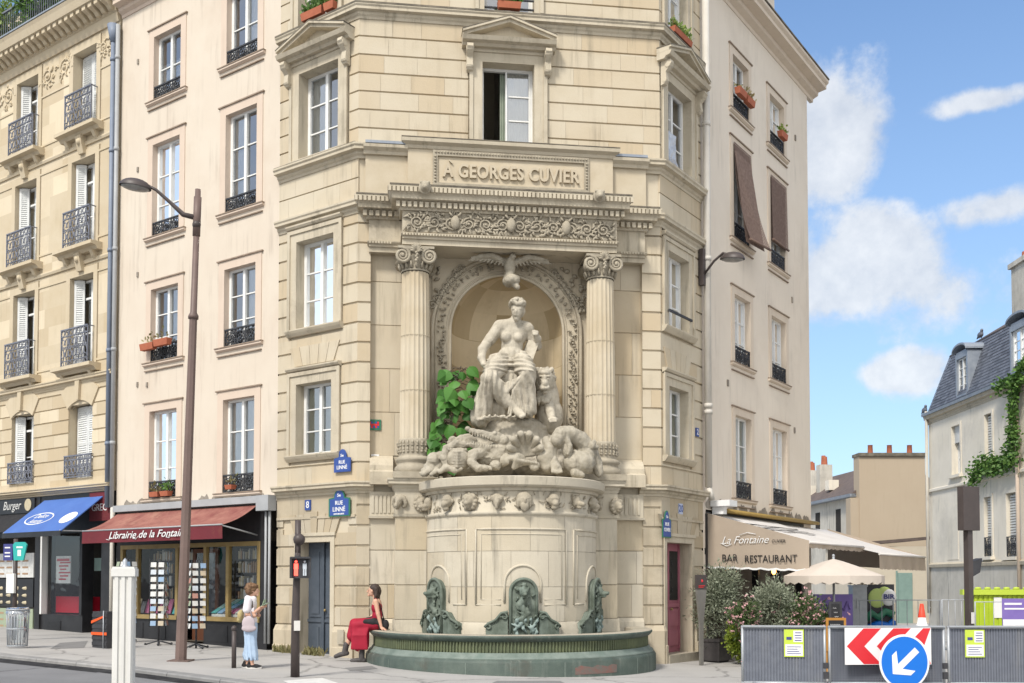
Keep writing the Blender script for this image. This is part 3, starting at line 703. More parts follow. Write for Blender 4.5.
 window(FF, B, *FWIN[0], off=-.26, rows=3, open_leaf=True, curtain=('curtain', .52, 1, 0, 1)); window(FF, B, *FWIN[1], off=-.26, rows=2)
 m = MB()
 a = FF.p(-.585, -.3, 11.2); b = FF.p(-.35, -.75, 11.2)
 q = MB(); n = 14
 for i in range(n):
  u0, u1 = -.22 + .2 * i / n, -.22 + .2 * (i + 1) / n
  q.quad(FF.p(u0, -.36 + .03 * math.sin(i * 2), 11.1), FF.p(u1, -.36 + .03 * math.sin(i * 2 + 2), 11.1), FF.p(u1, -.36 + .03 * math.sin(i * 2 + 2), 12.75), FF.p(u0, -.36 + .03 * math.sin(i * 2), 12.75), sm=True)
 q.build('curtain', M['curtain_green'], B)
 q = MB(); n = 8
 G = [[FR.p(.42 + .62 * i / n, -.12 + .02 * rnd.random() + (.14 * max(0, 1 - j / 4)), 10.86 + .95 * j / 10 + .1 * (i / n) * (j < 1)) for i in range(n + 1)] for j in range(11)]
 for j in range(10):
  for i in range(n): q.quad(G[j][i], G[j][i + 1], G[j + 1][i + 1], G[j + 1][i])
 q.build('foil_sheet', M['foil'], B)
 q = MB(); q.box(FR, .25, 1.42, .06, .10, 7.62, 7.67); q.build('window_bar', M['iron'], B)
 q = MB(); q.box(FF, -.62, .5, -.06, -.02, 14.02, 14.05); q.box(FF, -.62, .5, -.06, -.02, 14.22, 14.25); q.build('window_bar', M['iron'], B)
 def door(F, D, mat, glazed=False):
  a, b, z0, z1 = D; m = MB(); o = -.30; mid = (a + b) / 2
  gzd = .12; m.box(F, a, b, o - .05, o, gzd, z1)
  if not glazed:
   zt = z1; m.box(F, mid - .035, mid + .035, o, o + .05, gzd, zt)
   for x0, x1 in ((a + .06, mid - .06), (mid + .06, b - .06)):
    for z_0, z_1 in ((.22, .80), (.95, 2.42)):
     m.box(F, x0, x1, o, o + .02, z_0, z_1); m.box(F, x0 + .07, x1 - .07, o + .02, o + .035, z_0 + .07, z_1 - .07)
   m.box(F, a, b, o, o + .03, .84, .90)
  else:
   m.box(F, a + .03, a + .09, o, o + .03, .2, z1); m.box(F, b - .09, b - .03, o, o + .03, .2, z1)
   for z_0, z_1 in ((.28, .62), (.72, 1.1)): m.box(F, a + .12, mid - .02, o, o + .02, z_0, z_1); m.box(F, mid + .04, b - .12, o, o + .025, z_0, z_1)
   m.box(F, a + .1, b - .1, o, o + .035, 1.14, 1.22); m.box(F, mid - .02, mid + .03, o, o + .04, .2, z1)
  d = m.build('door', M[mat], B)
  if glazed:
   q = MB(); q.box(F, mid + .06, b - .12, o, o + .015, 1.3, 2.4); q.build('pane', M['dark'], d)
   q = MB()
   for k in range(7): q.tube([F.p(mid + .07 + .03 * (i % 2) + .1 * (k % 2), o + .03, 1.32 + .15 * k + .04 * i) for i in range(4)], .008, n=4)
   q.build('grille', M['iron'], d)
  q = MB(); q.ball(F.p(mid + .09, o + .07, 1.1), .03); q.build('handle', M['gold'], d)
  st = MB(); st.box(F, a - .1, b + .1, -.35, .12, -.4, .13); st.build('doorstep', M['rimstone'], B)
  fr = MB(); 
  for x0, x1 in ((a - .12, a), (b, b + .12)): fr.box(F, x0, x1, -.3, .02, .1, z1 + .0)
  fr.box(F, a - .12, b + .12, -.3, .02, z1, z1 + .18); fr.box(F, a - .16, b + .16, .018, .05, z1 + .13, z1 + .2)
  fr.build('door_frame', M['trim'], B)
 door(FL, LD, 'door'); door(FR, RD, 'pinkdoor', True)
 q = MB(); q.box(FL, -.42, -.24, .095, .112, .42, .72); q.build('utility_hatch', M['rimstone'], B)
 return B
# ------------------------------------------------------------------ the monumental wall fountain
M['drum'] = surf('pale_drum_stone', (.53, .48, .385), (.46, .41, .32), .85, 1.6, .8, stain=(.30, .265, .205), stain_amt=.65, streak=(.20, .18, .145), streak_amt=.85, bump=.3, tint=(.44, .355, .23), tint_amt=.7, fine=.12, rim=(.58, .53, .44))
M['column'] = surf('column_stone', (.54, .475, .365), (.46, .385, .27), .8, 1.2, .9, stain=(.42, .33, .21), stain_amt=.4, streak=(.27, .23, .17), streak_amt=.4, bump=.12)
M['plaque'] = surf('pale_inscription_stone', (.52, .45, .34), (.46, .39, .28), .85, 2.2, .8, stain=(.36, .29, .19), stain_amt=.4, bump=.12)
CU = -.085
def foliage_relief(mb, place, W, H, r, dens=1.0, leaf=.05, lift=.03):
 """carved scrolls and leaves; place(s, t, h) maps panel coordinates to space"""
 n = max(2, int(W / (H * .95))); 
 for i in range(n):
  c = (i + .5) * W / n; sgn = 1 if i % 2 else -1; R0 = min(H, W / n) * .42
  pts = []
  for k in range(15):
   a = k / 14 * 1.6 * 2 * PI; q = R0 * (1 - .75 * k / 14); pts.append(place(c + q * math.cos(a) * 1.05, H / 2 + sgn * q * math.sin(a), lift * .6))
  mb.tube(pts, [leaf * .30] * 15, n=5)
  for k in range(int(13 * dens)):
   a = r.random() * 2 * PI; q = R0 * (.45 + .8 * r.random()); s_, t_ = c + q * math.cos(a) * 1.2, H / 2 + q * math.sin(a)
   if not (.02 < t_ < H - .02 and .0 < s_ < W): continue
   p = place(s_, t_, lift * .35); a2 = a + r.uniform(-.8, .8); L = leaf * r.uniform(.7, 1.4)
   p2 = place(s_ + math.cos(a2) * L, t_ + math.sin(a2) * L, lift * r.uniform(.6, 1.2)); p3 = place(s_ + math.cos(a2 + .5) * L * 1.9, t_ + math.sin(a2 + .5) * L * 1.9, lift * .3)
   mb.tube([p, p2, p3], [leaf * .2, leaf * .42, leaf * .1], n=5)
  mb.ball(place(c, H / 2, lift * .6), R0 * .22, 8, 5)
def volute_pts(F, u, o, z, r, s=1, turns=2.0, n=26):
 P = []
 for k in range(n):
  a = PI / 2 - s * k / (n - 1) * turns * 2 * PI; q = r * (1 - .82 * k / (n - 1))
  P.append(F.p(u + q * math.cos(a), o, z + q * math.sin(a)))
 return P
def fountain():
 T = thing('wall_fountain', 'monumental stone wall fountain with fluted columns, arched niche, animal masks and a green half-round basin', 'fountain', (-.1, 20.5, 0))
 r = random.Random(5)
 w = MB(); ob = -.15; NR = 1.19; zs = 7.05; off = ob
 u0, u1 = -2.98, 2.84
 for a, b, sd in ((u0, -1.86, 61), (1.69, u1, 62)): blocks(w, FF, a, b, 4.35, 8.6, ch=.92, bl=.9, gh=.006, gv=.006, off=ob, dep=.02, seed=sd)
 wall_panel(w, FF, u0, u1, 3.5, 8.7, [(-1.3, 1.13, 3.6, 8.5)], off=ob - .02, depth=.02)
 w.quad(FF.p(u0, 0.0, 3.5), FF.p(u0, ob - .02, 3.5), FF.p(u0, ob - .02, 9.6), FF.p(u0, 0, 9.6)); w.quad(FF.p(u1, 0.0, 3.5), FF.p(u1, ob - .02, 3.5), FF.p(u1, ob - .02, 9.6), FF.p(u1, 0, 9.6))
 nA = 32
 for i in range(nA):
  a0, a1 = PI * i / nA, PI * (i + 1) / nA
  def edge(a):
   c, s_ = math.cos(a), math.sin(a); k = min(1.60 / max(abs(c), 1e-6), 1.56 / max(s_, 1e-6)); return CU + c * k, zs + s_ * k
  p0, p1 = (CU + NR * math.cos(a0), zs + NR * math.sin(a0)), (CU + NR * math.cos(a1), zs + NR * math.sin(a1)); e0, e1 = edge(a0), edge(a1)
  w.quad(FF.p(p0[0], ob + .015, p0[1]), FF.p(e0[0], ob + .015, e0[1]), FF.p(e1[0], ob + .015, e1[1]), FF.p(p1[0], ob + .015, p1[1]))
 for sx in (-1, 1): w.box(FF, *sorted((CU + sx * NR, CU + sx * 1.62)), ob - .1, ob + .015, 3.7, zs)
 w.box(FF, CU - 1.78, CU + 1.78, ob - .05, ob + .01, 8.45, 8.66)
 w.build('recess_wall', M['stone'], T)
 n = MB(); D = 1.05; na = 28; courses = [3.75, 4.4, 5.05, 5.72, 6.38, 7.05]; n.cs = False
 for j in range(len(courses) - 1):
  for i in range(na):
   a0, a1 = PI * i / na, PI * (i + 1) / na; tt = random.Random(j * 50 + (i + (j % 2) * 3) // 6).uniform(-.6, 1)
   n.quad(*[FF.p(CU - NR * math.cos(a), ob - D * math.sin(a), z) for a, z in ((a0, courses[j]), (a1, courses[j]), (a1, courses[j + 1] - .012), (a0, courses[j + 1] - .012))], sm=True, t=tt)
   n.quad(*[FF.p(CU - NR * math.cos(a), ob - D * math.sin(a), z) for a, z in ((a0, courses[j + 1] - .012), (a1, courses[j + 1] - .012), (a1, courses[j + 1]), (a0, courses[j + 1]))], t=1.6)
 nb = 12
 for j in range(nb):
  for i in range(na):
   a0, a1 = PI * i / na, PI * (i + 1) / na; b0, b1 = PI / 2 * j / nb, PI / 2 * (j + 1) / nb
   def P(a, b): return FF.p(CU - NR * math.cos(a) * math.cos(b) , ob - D * math.sin(a) * math.cos(b), zs + NR * math.sin(b))
   tt = random.Random(900 + (i + 2) // 5 * 7 + j // 4).uniform(-.6, 1)
   n.quad(P(a0, b0), P(a1, b0), P(a1, b1), P(a0, b1), sm=True, t=tt)
 n.build('niche', M['niche'], T, fix=True)
 m = MB()
 def arch_path(rad, o, z_low=4.2):
  P = [FF.p(CU - rad, o, z_low)] + [FF.p(CU - rad * math.cos(PI * i / 36), o, zs + rad * math.sin(PI * i / 36)) for i in range(37)] + [FF.p(CU + rad, o, z_low)]
  return P
 for rad, o, t in ((1.22, ob + .02, .035), (1.29, ob + .015, .018), (1.53, ob + .02, .022), (1.6, ob + .02, .04)): m.tube(arch_path(rad, o), t, n=6)
 m.build('archivolt', M['trim'], T)
 g = MB(); pts = arch_path(1.41, ob + .02, 4.5)
 for i in range(len(pts) - 1):
  L = (pts[i + 1] - pts[i]).length; k = max(1, int(L / .085)); d = (pts[i + 1] - pts[i]).normalized(); x = d.cross(FF.n)
  for q in range(k):
   p = pts[i] + (pts[i + 1] - pts[i]) * ((q + .5) / k)
   for _ in range(3):
    a = r.uniform(-1, 1); c = p + x * a * .075 + FF.n * r.uniform(0, .02); e = c + d * r.uniform(-.05, .07) + x * r.uniform(-.05, .05) + FF.n * .03
    g.tube([c, (c + e) / 2 + FF.n * .02, e], [.012, .03, .006], n=5)
 g.build('garland', M['carved'], T, fix=False)
 g = MB()
 for sx in (-1, 1):
  for k in range(150):
   u = r.uniform(.1, 1.68); z = r.uniform(6.3, 8.48); q = math.hypot(u, max(0, z - zs)) if z > zs else u
   if q < 1.67: continue
   c = FF.p(CU + sx * u, ob + .03, z); a = r.random() * 6.28; L = r.uniform(.06, .13); d = FF.d * math.cos(a) + Vector((0, 0, 1)) * math.sin(a); x = d.cross(FF.n)
   g.tube([c, c + d * L * .5 + x * .02 + FF.n * .05, c + d * L + x * .05 + FF.n * .015], [.014, .045, .008], n=5)
  for k in range(7):
   u = .75 + .14 * k; z = zs + 1.38 - .1 * k * (k > 3)
   c = (CU + sx * (1.0 + .1 * k), zs + 1.30 - .13 * k)
   q = [FF.p(c[0] + .11 * (1 - j / 16) * math.cos(j * .75), ob + .05, c[1] + .11 * (1 - j / 16) * math.sin(j * .75)) for j in range(15)]
   g.tube(q, .018, n=5)
 g.build('spandrel_foliage', M['carved'], T, fix=False)
 for a, b in ((u0, -2.5), (2.27, u1)):
  m = MB(); mould(FF, None, '', a, b, [(ob - .01, 3.72), (.22, 3.72), (.22, 3.98), (.14, 4.02), (.13, 4.12), (.07, 4.2), (.0, 4.28), (ob - .01, 4.36)], mb=m)
  m.build('base_moulding', M['trim'], T)
 for k, u in enumerate((-2.06, 1.835)):
  o = .36; c = FF.p(u, o, 0); cm = MB()
  zb, zc = 4.62, 8.06; nfl = 20; Nf = nfl * 4; prof = []
  rad = lambda z: .315 - .035 * ((z - zb) / (zc - zb)) ** 1.6
  V = []; zz = [zb + (zc - zb) * i / 8 for i in range(9)]
  for z in zz:
   for j in range(Nf):
    ph = j % 4; q = rad(z) * (1 - (0, .055, .075, .055)[ph]); a = 2 * PI * j / Nf
    V.append(c + Vector((math.cos(a) * q, math.sin(a) * q, z)))
  cm.add(V, [(i * Nf + j, i * Nf + (j + 1) % Nf, (i + 1) * Nf + (j + 1) % Nf, (i + 1) * Nf + j) for i in range(8) for j in range(Nf)], sm=False)
  for z in (5.62, 6.75): cm.lathe(c, [(rad(z) * .985, z - .006), (rad(z) * 1.004, z - .004), (rad(z) * 1.004, z + .004), (rad(z) * .985, z + .006)], 24)
  col = cm.build('column', M['column'], T)
  b = MB(); sq = .45
  b.box(FF, u - sq, u + sq, o - sq, o + sq, 3.80, 3.93)
  b.lathe(c, [(.40, 3.93), (.42, 3.97), (.42, 4.03), (.39, 4.07), (.36, 4.10), (.355, 4.14), (.39, 4.17), (.40, 4.21), (.36, 4.26), (.325, 4.27)], 28)
  b.lathe(c, [(.325, 4.27), (.335, 4.30), (.335, 4.56), (.345, 4.60), (.31, 4.63)], 28)
  for i in range(44):
   a = 2 * PI * i / 22 + .1; q = c + Vector((math.cos(a) * .338, math.sin(a) * .338, 4.36 + .13 * (i // 22))); d = Vector((math.cos(a), math.sin(a), 0))
   b.ball(q, .034, 6, 4); b.tube([q, q + Vector((0, 0, .05)) + d * .02, q + Vector((0, 0, .1)) + d * .0], [.02, .026, .006], n=5)
  b.build('column_base', M['carved'], col)
  cp = MB(); z0 = 8.07
  cp.lathe(c, [(.29, z0), (.305, z0 + .02), (.29, z0 + .04), (.285, z0 + .05), (.30, z0 + .16), (.36, z0 + .24), (.37, z0 + .28), (.3, z0 + .30)], 28)
  for i in range(18):
   a = 2 * PI * i / 18; d = Vector((math.cos(a), math.sin(a), 0)); q = c + d * .30 + Vector((0, 0, z0 + .05)); cp.tube([q, q + Vector((0, 0, .07)) + d * .02, q + Vector((0, 0, .12)) + d * .06], [.03, .036, .012], n=5)
  A = [(-.43, .43), (.43, .43), (.43, -.43), (-.43, -.43)]
  cp.box(FF, u - .37, u + .37, o - .37, o + .37, z0 + .42, z0 + .47); cp.box(FF, u - .32, u + .32, o - .32, o + .32, z0 + .28, z0 + .42)
  for s in (-1, 1):
   for of in (o + .34, o - .34):
    P = volute_pts(FF, u + s * .27, of, z0 + .275, .16, -s, 2.2); cp.tube(P, [.038 - .022 * i / 25 for i in range(26)], n=6)
    cp.ball(FF.p(u + s * .27, of, z0 + .275), .04, 8, 6)
   cp.tube([FF.p(u + s * .27, o + .33, z0 + .275), FF.p(u + s * .27, o, z0 + .275), FF.p(u + s * .27, o - .33, z0 + .275)], [.15, .10, .15], n=14)
  cp.tube([FF.p(u - .27, o + .345, z0 + .43), FF.p(u, o + .35, z0 + .39), FF.p(u + .27, o + .345, z0 + .43)], .03, n=6)
  for i in range(9):
   a = i / 8 * PI; cp.tube([FF.p(u, o + .38, z0 + .33), FF.p(u + .08 * math.cos(a), o + .43, z0 + .36 + .1 * math.sin(a)), FF.p(u + .13 * math.cos(a), o + .42, z0 + .36 + .15 * math.sin(a))], [.015, .03, .008], n=5)
  for i in range(5): cp.ball(FF.p(u + .02 * (i % 2), o + .41, z0 + .32 - .04 * i), .035, 6, 4)
  cp.build('capital', M['carved'], col, fix=False)
 e = MB()
 ca, cb, oc = -2.34, 2.12, .72; wa, wb, ow = -3.02, 2.88, .12
 zA, zF, zD, zC, zT = 8.58, 8.80, 9.26, 9.43, 9.68
 for a, b, o in ((ca, cb, oc), (wa, wb, ow)):
  dz = .006 if o == ow else 0; e.box(FF, a, b, ob - .02 - dz, o - .035, zA + dz, zA + .11); e.box(FF, a, b, ob - .02, o, zA + .11, zF - .06)
  mould(FF, None, '', a - .03, b + .03, [(ob, zF - .06), (o + .01, zF - .06), (o + .045, zF - .02), (o + .05, zF), (ob, zF)], mb=e)
  e.box(FF, a, b, ob - .02, o - .02, zF, zD)
 e.build('entablature', M['trim'], T, fix=False)
 d = MB()
 def corn(a, b, o):
  P = [(o - .02, zD), (o + .06, zD), (o + .08, zD + .05), (o + .08, zD + .06)]
  pth = [(FF.p(a, ob, 0), -FF.d), (FF.p(a, 0, 0), -FF.d + FF.n * 0), (FF.p(b, 0, 0), FF.d), (FF.p(b, ob, 0), FF.d)]
  prof = [(-.1, zD), (.05, zD), (.07, zD + .05), (.07, zC - .03), (.11, zC), (.22, zC + .01), (.22, zC + .09), (.25, zC + .12), (.28, zC + .2), (.30, zT - .03), (.30, zT), (-.1, zT + .04)]
  st = [(FF.p(a, ob, 0), -FF.d), (FF.p(a, o, 0), -FF.d + FF.n), (FF.p(b, o, 0), FF.d + FF.n), (FF.p(b, ob, 0), FF.d)]
  d.sweep(prof, st)
 corn(ca, cb, oc - .02); corn(wa, wb, ow - .02)
 d.build('cornice', M['trim'], T, fix=True)
 for a, b, o in ((ca, cb, oc), (wa, ca - .2, ow), (cb + .2, wb, ow)):
  q = MB()
  nn = max(2, int((b - a + .3) / .115)); x0 = a - .15; s = (b - a + .3) / nn
  for i in range(nn):
   q.box(FF, x0 + s * i + s * .2, x0 + s * i + s * .82, o, o + .13, zC - .13, zC - .02)
  nn = int((b - a + .6) / .085); x0 = a - .3; s = (b - a + .6) / nn
  for i in range(nn): q.box(FF, x0 + s * i + s * .12, x0 + s * i + s * .78, o + .22, o + .285, zC + .125, zC + .225)
  nn = int((b - a) / .06); s = (b - a) / nn
  for i in range(nn): q.box(FF, a + s * i + s * .15, a + s * i + s * .75, o + .02, o + .058, zF - .055, zF - .012)
  q.build('dentils', M['trim'], T, fix=False)
 q = MB()
 for a, b, o in ((ca, cb, oc), (wa, wb, ow)):
  q.box(FF, a - .26, b + .26, -.0, o + .292, zT + .002, zT + .03)
 q.build('soot_line', M['soot'], T, fix=False)
 g = MB(); fa, fb = ca + .12, cb - .12
 g.box(FF, fa - .04, fb + .04, oc - .03, oc - .005, zF + .03, zD - .03)
 foliage_relief(g, lambda s, t, h: FF.p(fa + s, oc - .01 + h, zF + .05 + t), fb - fa, zD - zF - .1, r, 1.7, .07, .045)
 for s in (.95, 2.1, 3.25):
  u = fa + s; 
  if fa + .1 < u < fb - .1: g.ball(FF.p(u, oc + .05, zF + .24), (.10, .06, .15), 8, 6); g.tube([FF.p(u - .05, oc + .06, zF + .36), FF.p(u - .12, oc + .06, zF + .44)], .025, n=5); g.tube([FF.p(u + .05, oc + .06, zF + .36), FF.p(u + .12, oc + .06, zF + .44)], .025, n=5)
 g.build('frieze_relief', M['carved'], T, fix=False)
 for u in (-1.9, 1.67):
  b = Blob(); b.ell(FF.p(u, oc + .36, zC + .2), (.09, .09, .11)); b.ell(FF.p(u, oc + .44, zC + .16), (.05, .06, .05)); b.ball(FF.p(u - .07, oc + .38, zC + .28), .035); b.ball(FF.p(u + .07, oc + .38, zC + .28), .035)
  b.ell(FF.p(u, oc + .32, zC + .2), (.13, .04, .14))
  b.sculpt('cornice_mask', M['carved'], T, .012, 1)
 a = MB()
 aa, ab, ao = -2.22, 2.16, .18
 a.box(FF, aa, ab, -.05, ao, 9.70, 10.80)
 a.box(FF, -3.10, aa, -.05, .06, 9.70, 10.64); a.box(FF, ab, 2.92, -.05, .06, 9.70, 10.64)
 a.build('attic', M['plaque'], T, fix=False)
 a = MB()
 a.sweep([(-.02, 10.76), (.03, 10.78), (.05, 10.84), (.13, 10.89), (.14, 10.96), (-.02, 10.97)], [(FF.p(aa, -.05, 0), -FF.d), (FF.p(aa, ao, 0), -FF.d + FF.n), (FF.p(ab, ao, 0), FF.d + FF.n), (FF.p(ab, -.05, 0), FF.d)])
 for x0, x1 in ((-3.14, aa), (ab, 2.96)): mould(FF, None, '', x0, x1, [(-.05, 10.64), (.12, 10.64), (.14, 10.7), (.22, 10.76), (.23, 10.82), (-.05, 10.83)], mb=a)
 a.build('attic_cornice', M['trim'], T)
 a = MB(); a.box(FF, aa - .135, ab + .135, -.03, ao + .135, 10.972, 10.99)
 a.build('soot_line', M['soot'], T, fix=False)
 a = MB()
 for x0, x1 in ((-3.10, aa - .05), (ab + .05, 2.92)): a.box(FF, x0, x1, -.03, .235, 10.835, 10.89)
 a.build('lead_flashing', M['zinc'], T, fix=False)
 p = MB(); pa, pb, z0, z1 = -1.70, 1.63, 10.02, 10.76
 for x0, x1, y0, y1 in ((pa, pb, z1 - .12, z1), (pa, pb, z0, z0 + .05), (pa, pa + .10, z0 + .05, z1 - .12), (pb - .10, pb, z0 + .05, z1 - .12)): p.box(FF, x0, x1, ao, ao + .045, y0, y1)
 for i in range(52):
  u = pa + .06 + i * (pb - pa - .12) / 51; p.ball(FF.p(u, ao + .05, z1 - .05), .024, 6, 4)
 for i in range(9):
  for u in (pa + .05, pb - .05): p.ball(FF.p(u, ao + .05, z0 + .08 + .065 * i), .028, 6, 4)
 p.build('panel_frame', M['carved'], T, fix=False)
 L = MB(); V, Fc = text_mesh('A GEORGES CUVIER', .40, plane_m(FF, (pa + pb) / 2, ao + .002, 10.33), depth=.05, fitw=2.92, weight=.011, spacing=1.08); L.add(V, Fc)
 acc = FF.p((pa + pb) / 2 - 1.29, ao + .02, 10.53); L.obox(acc, FF.d * .035 - Vector((0, 0, .03)), FF.n * .025, Vector((0, 0, .018)))
 inv = plane_m(FF, (pa + pb) / 2, ao + .002, 10.33).inverted()
 L.build('inscription', M['carved_letters'], T)
 lo = MB()
 wall_panel(lo, FF, u0, u1, -.5, 3.9, off=-.06)
 blocks(lo, FF, u0, -2.4, .95, 3.08, ch=.71, bl=1.2, gh=.008, gv=.006, off=-.03, dep=.03, seed=71); blocks(lo, FF, 2.2, u1, .95, 3.08, ch=.71, bl=1.2, gh=.008, gv=.006, off=-.03, dep=.03, seed=72)
 for x0, x1 in ((u0, -2.4), (2.2, u1)):
  mould(FF, None, '', x0, x1, [(-.05, -.5), (.16, -.5), (.16, .62), (.08, .72), (.06, .86), (-.02, .94), (-.05, .95)], mb=lo)
  lo.box(FF, x0, x1, -.05, .03, 3.08, 3.58)
  for i in range(6):
   u = x0 + .04 + (x1 - x0 - .08) * i / 6; lo.box(FF, u, u + .05, .028, .05, 3.14, 3.50)
  mould(FF, None, '', x0 - .02, x1 + .02, [(-.05, 3.02), (.06, 3.03), (.07, 3.08), (-.05, 3.09)], mb=lo)
 lo.build('lower_wall', M['drum'], T, fix=False)
 for x0, x1 in ((-2.46, -1.5), (1.25, 2.12)):
  pm = MB(); po = .62
  pm.box(FF, x0, x1, -.05, po - .03, -.5, 3.86)
  blocks(pm, FF, x0, x1, .95, 3.05, ch=.70, bl=1.4, gh=.008, gv=.0, off=po, dep=.03, seed=int(80 + x0 * 3))
  for (xa, s_) in ((x0, -1), (x1, 1)):
   pass
  pm.box(FF, x0 - .06, x1 + .06, -.05, po + .08, -.5, .70); mould(FF, None, '', x0 - .04, x1 + .04, [(-.05, .70), (po + .06, .70), (po + .02, .85), (po, .95), (-.05, .95)], mb=pm)
  pm.box(FF, x0 - .01, x1 + .01, -.05, po + .01, 3.09, 3.56); mould(FF, None, '', x0 - .04, x1 + .04, [(-.05, 3.02), (po + .03, 3.03), (po + .05, 3.09), (-.05, 3.09)], mb=pm)
  pm.sweep(cornice_prof(3.55, 3.80, .16), [(FF.p(x0, 0, 0), -FF.d), (FF.p(x0, po, 0), -FF.d + FF.n), (FF.p(x1, po, 0), FF.d + FF.n), (FF.p(x1, 0, 0), FF.d)])
  pm.box(FF, x0, x1, 0, po, 3.75, 3.805)
  pm.build('column_pier', M['drum'], T, fix=False)
 DC = FF.p(-.08, .45, 0); an = math.atan2(FF.n.y, FF.n.x); RB = 1.75
 def dp(a, rad, z): return DC + Vector((math.cos(an + a) * rad, math.sin(an + a) * rad, z))
 SP = 1.60
 dm = MB(); lo_, hi_ = an - SP, an + SP
 zc = [.95, 1.62, 2.30, 2.99]
 for j in range(3):
  edges = sorted([-SP, SP] + [(-SP + (k + (j % 2) * .5) * .42) for k in range(1, 6)])
  for i in range(len(edges) - 1):
   a0, a1 = edges[i] + .0015, edges[i + 1] - .0015; t = rnd.uniform(-.9, .55); kk = 6
   for k in range(kk):
    b0, b1 = a0 + (a1 - a0) * k / kk, a0 + (a1 - a0) * (k + 1) / kk
    dm.quad(dp(b0, RB, zc[j] + .004), dp(b1, RB, zc[j] + .004), dp(b1, RB, zc[j + 1] - .004), dp(b0, RB, zc[j + 1] - .004), t=t, sm=True)
 dm.lathe(DC, [(RB + .14, -.4), (RB + .14, .52), (RB + .10, .60), (RB + .05, .70), (RB + .06, .78), (RB + .0, .94), (RB - .02, .97), (RB - .015, 2.97), (RB + .03, 2.99), (RB + .05, 3.05), (RB - .01, 3.07), (RB - .01, 3.46)], 40, lo_, hi_)
 dm.build('drum', M['drum'], T, fix=False)
 pmld = MB()
 def strip(pts, t=.02, o=.0): pmld.tube([dp(a, RB + o, z) for a, z in pts], t, n=5)
 def rect(a0, a1, z0, z1, t):
  k = 10; top = [(a0 + (a1 - a0) * i / k, z1) for i in range(k + 1)]
  strip([(a0, z0)] + top + [(a1, z0)], t)
 rect(-.52, .52, 1.28, 2.72, .024); rect(-.46, .46, 1.38, 2.62, .012)
 for s in (-1, 1): 
  strip([(s * .52, 1.28), (s * .24, 1.28)], .02); strip([(s * .46, 1.38), (s * .24, 1.38)], .012)
 for s in (-1, 1):
  rect(s * .64, s * 1.5, 1.28, 2.72, .022); rect(s * .70, s * 1.46, 1.38, 2.62, .012); strip([(s * .64, 1.28), (s * .82, 1.28)], .02)
 for a in (0.0, -1.08, 1.08):
  ka = .20
  strip([(a - ka, 1.32)] + [(a - ka * math.cos(PI * i / 14), 1.68 + ka * RB * math.sin(PI * i / 14)) for i in range(15)] + [(a + ka, 1.32)], .028)
 pmld.build('drum_panelling', M['drum'], T, fix=False)
 tp = MB(); tp.lathe(DC, [(RB - .05, 3.44), (RB + .03, 3.45), (RB + .05, 3.50), (RB + .13, 3.52), (RB + .17, 3.55), (RB + .18, 3.62), (RB + .19, 3.70), (RB + .14, 3.72), (.3, 3.76)], 96, an - 1.75, an + 1.75, sm=False)
 tp.build('drum_cornice', M['drum'], T, fix=False)
 def head(kind, c, out, side, k):
  """c = point on the frieze, out = facing, side = its left-right axis"""
  b = Blob(); up = Vector((0, 0, 1))
  def P(x, y, z): return c + side * x + out * y + up * z
  Rm = Matrix((side, out, up)).transposed()
  def E(x, y, z, rx, ry, rz): b.ell(P(x * .8, y * .8, z * .8), (rx * .8, ry * .8, rz * .8), Rm)
  if kind == 'man':
   E(0, .08, .02, .15, .12, .20); E(0, .20, -.0, .03, .06, .07); E(0, .15, -.14, .10, .09, .12); E(0, .06, .1, .17, .11, .12); E(-.14, .06, -.02, .05, .08, .16); E(.14, .06, -.02, .05, .08, .16); E(-.05, .17, .055, .05, .03, .02); E(.05, .17, .055, .05, .03, .02); E(0, .19, -.085, .06, .035, .018); E(0, .17, -.22, .04, .04, .05)
  elif kind == 'lion':
   E(0, .05, .0, .18, .1, .19); E(0, .13, .0, .11, .1, .13); E(0, .22, -.05, .065, .08, .06); E(0, .21, .03, .03, .06, .06); E(-.13, .09, .12, .045, .04, .05); E(.13, .09, .12, .045, .04, .05); E(0, .18, -.13, .05, .06, .04)
   for i in range(12): a = i / 12 * 6.28; E(.17 * math.cos(a), .06, .18 * math.sin(a), .045, .07, .045)
  elif kind == 'ram':
   E(0, .08, .04, .1, .12, .14); E(0, .18, -.08, .06, .11, .11)
   for s in (-1, 1): b.chain([P(s * (.065 + .07 * math.sin(i * .55)), .06 - .01 * i, .10 * math.cos(i * .62) + .02) for i in range(9)], [.044 - .003 * i for i in range(9)])
  elif kind == 'skull':
   E(0, .06, .06, .13, .11, .12); E(0, .12, -.04, .07, .09, .12); E(0, .15, -.15, .035, .06, .07); E(-.1, .08, .06, .06, .07, .07); E(.1, .08, .06, .06, .07, .07)
  elif kind == 'ape':
   E(0, .08, .04, .15, .12, .16); E(0, .17, -.05, .09, .09, .09); E(0, .17, .07, .11, .04, .03); E(0, .13, -.15, .08, .08, .06); E(-.16, .05, .03, .035, .03, .05); E(.16, .05, .03, .035, .03, .05)
  else:
   E(0, .07, .04, .12, .12, .15); E(0, .20, -.04, .06, .14, .065); E(0, .29, -.06, .05, .04, .05); E(0, .17, -.12, .05, .09, .04)
   for s in (-1, 1): b.chain([P(s * .06, .04, .10), P(s * .10, .05, .17)], [.03, .012])
  o = b.sculpt('animal_mask', M['carved'], T, .014, 1, .008, 14)
  return o
 seq = ['boar', 'ape', 'ape', 'lion', 'skull', 'man', 'ape', 'boar', 'lion', 'ape', 'boar']
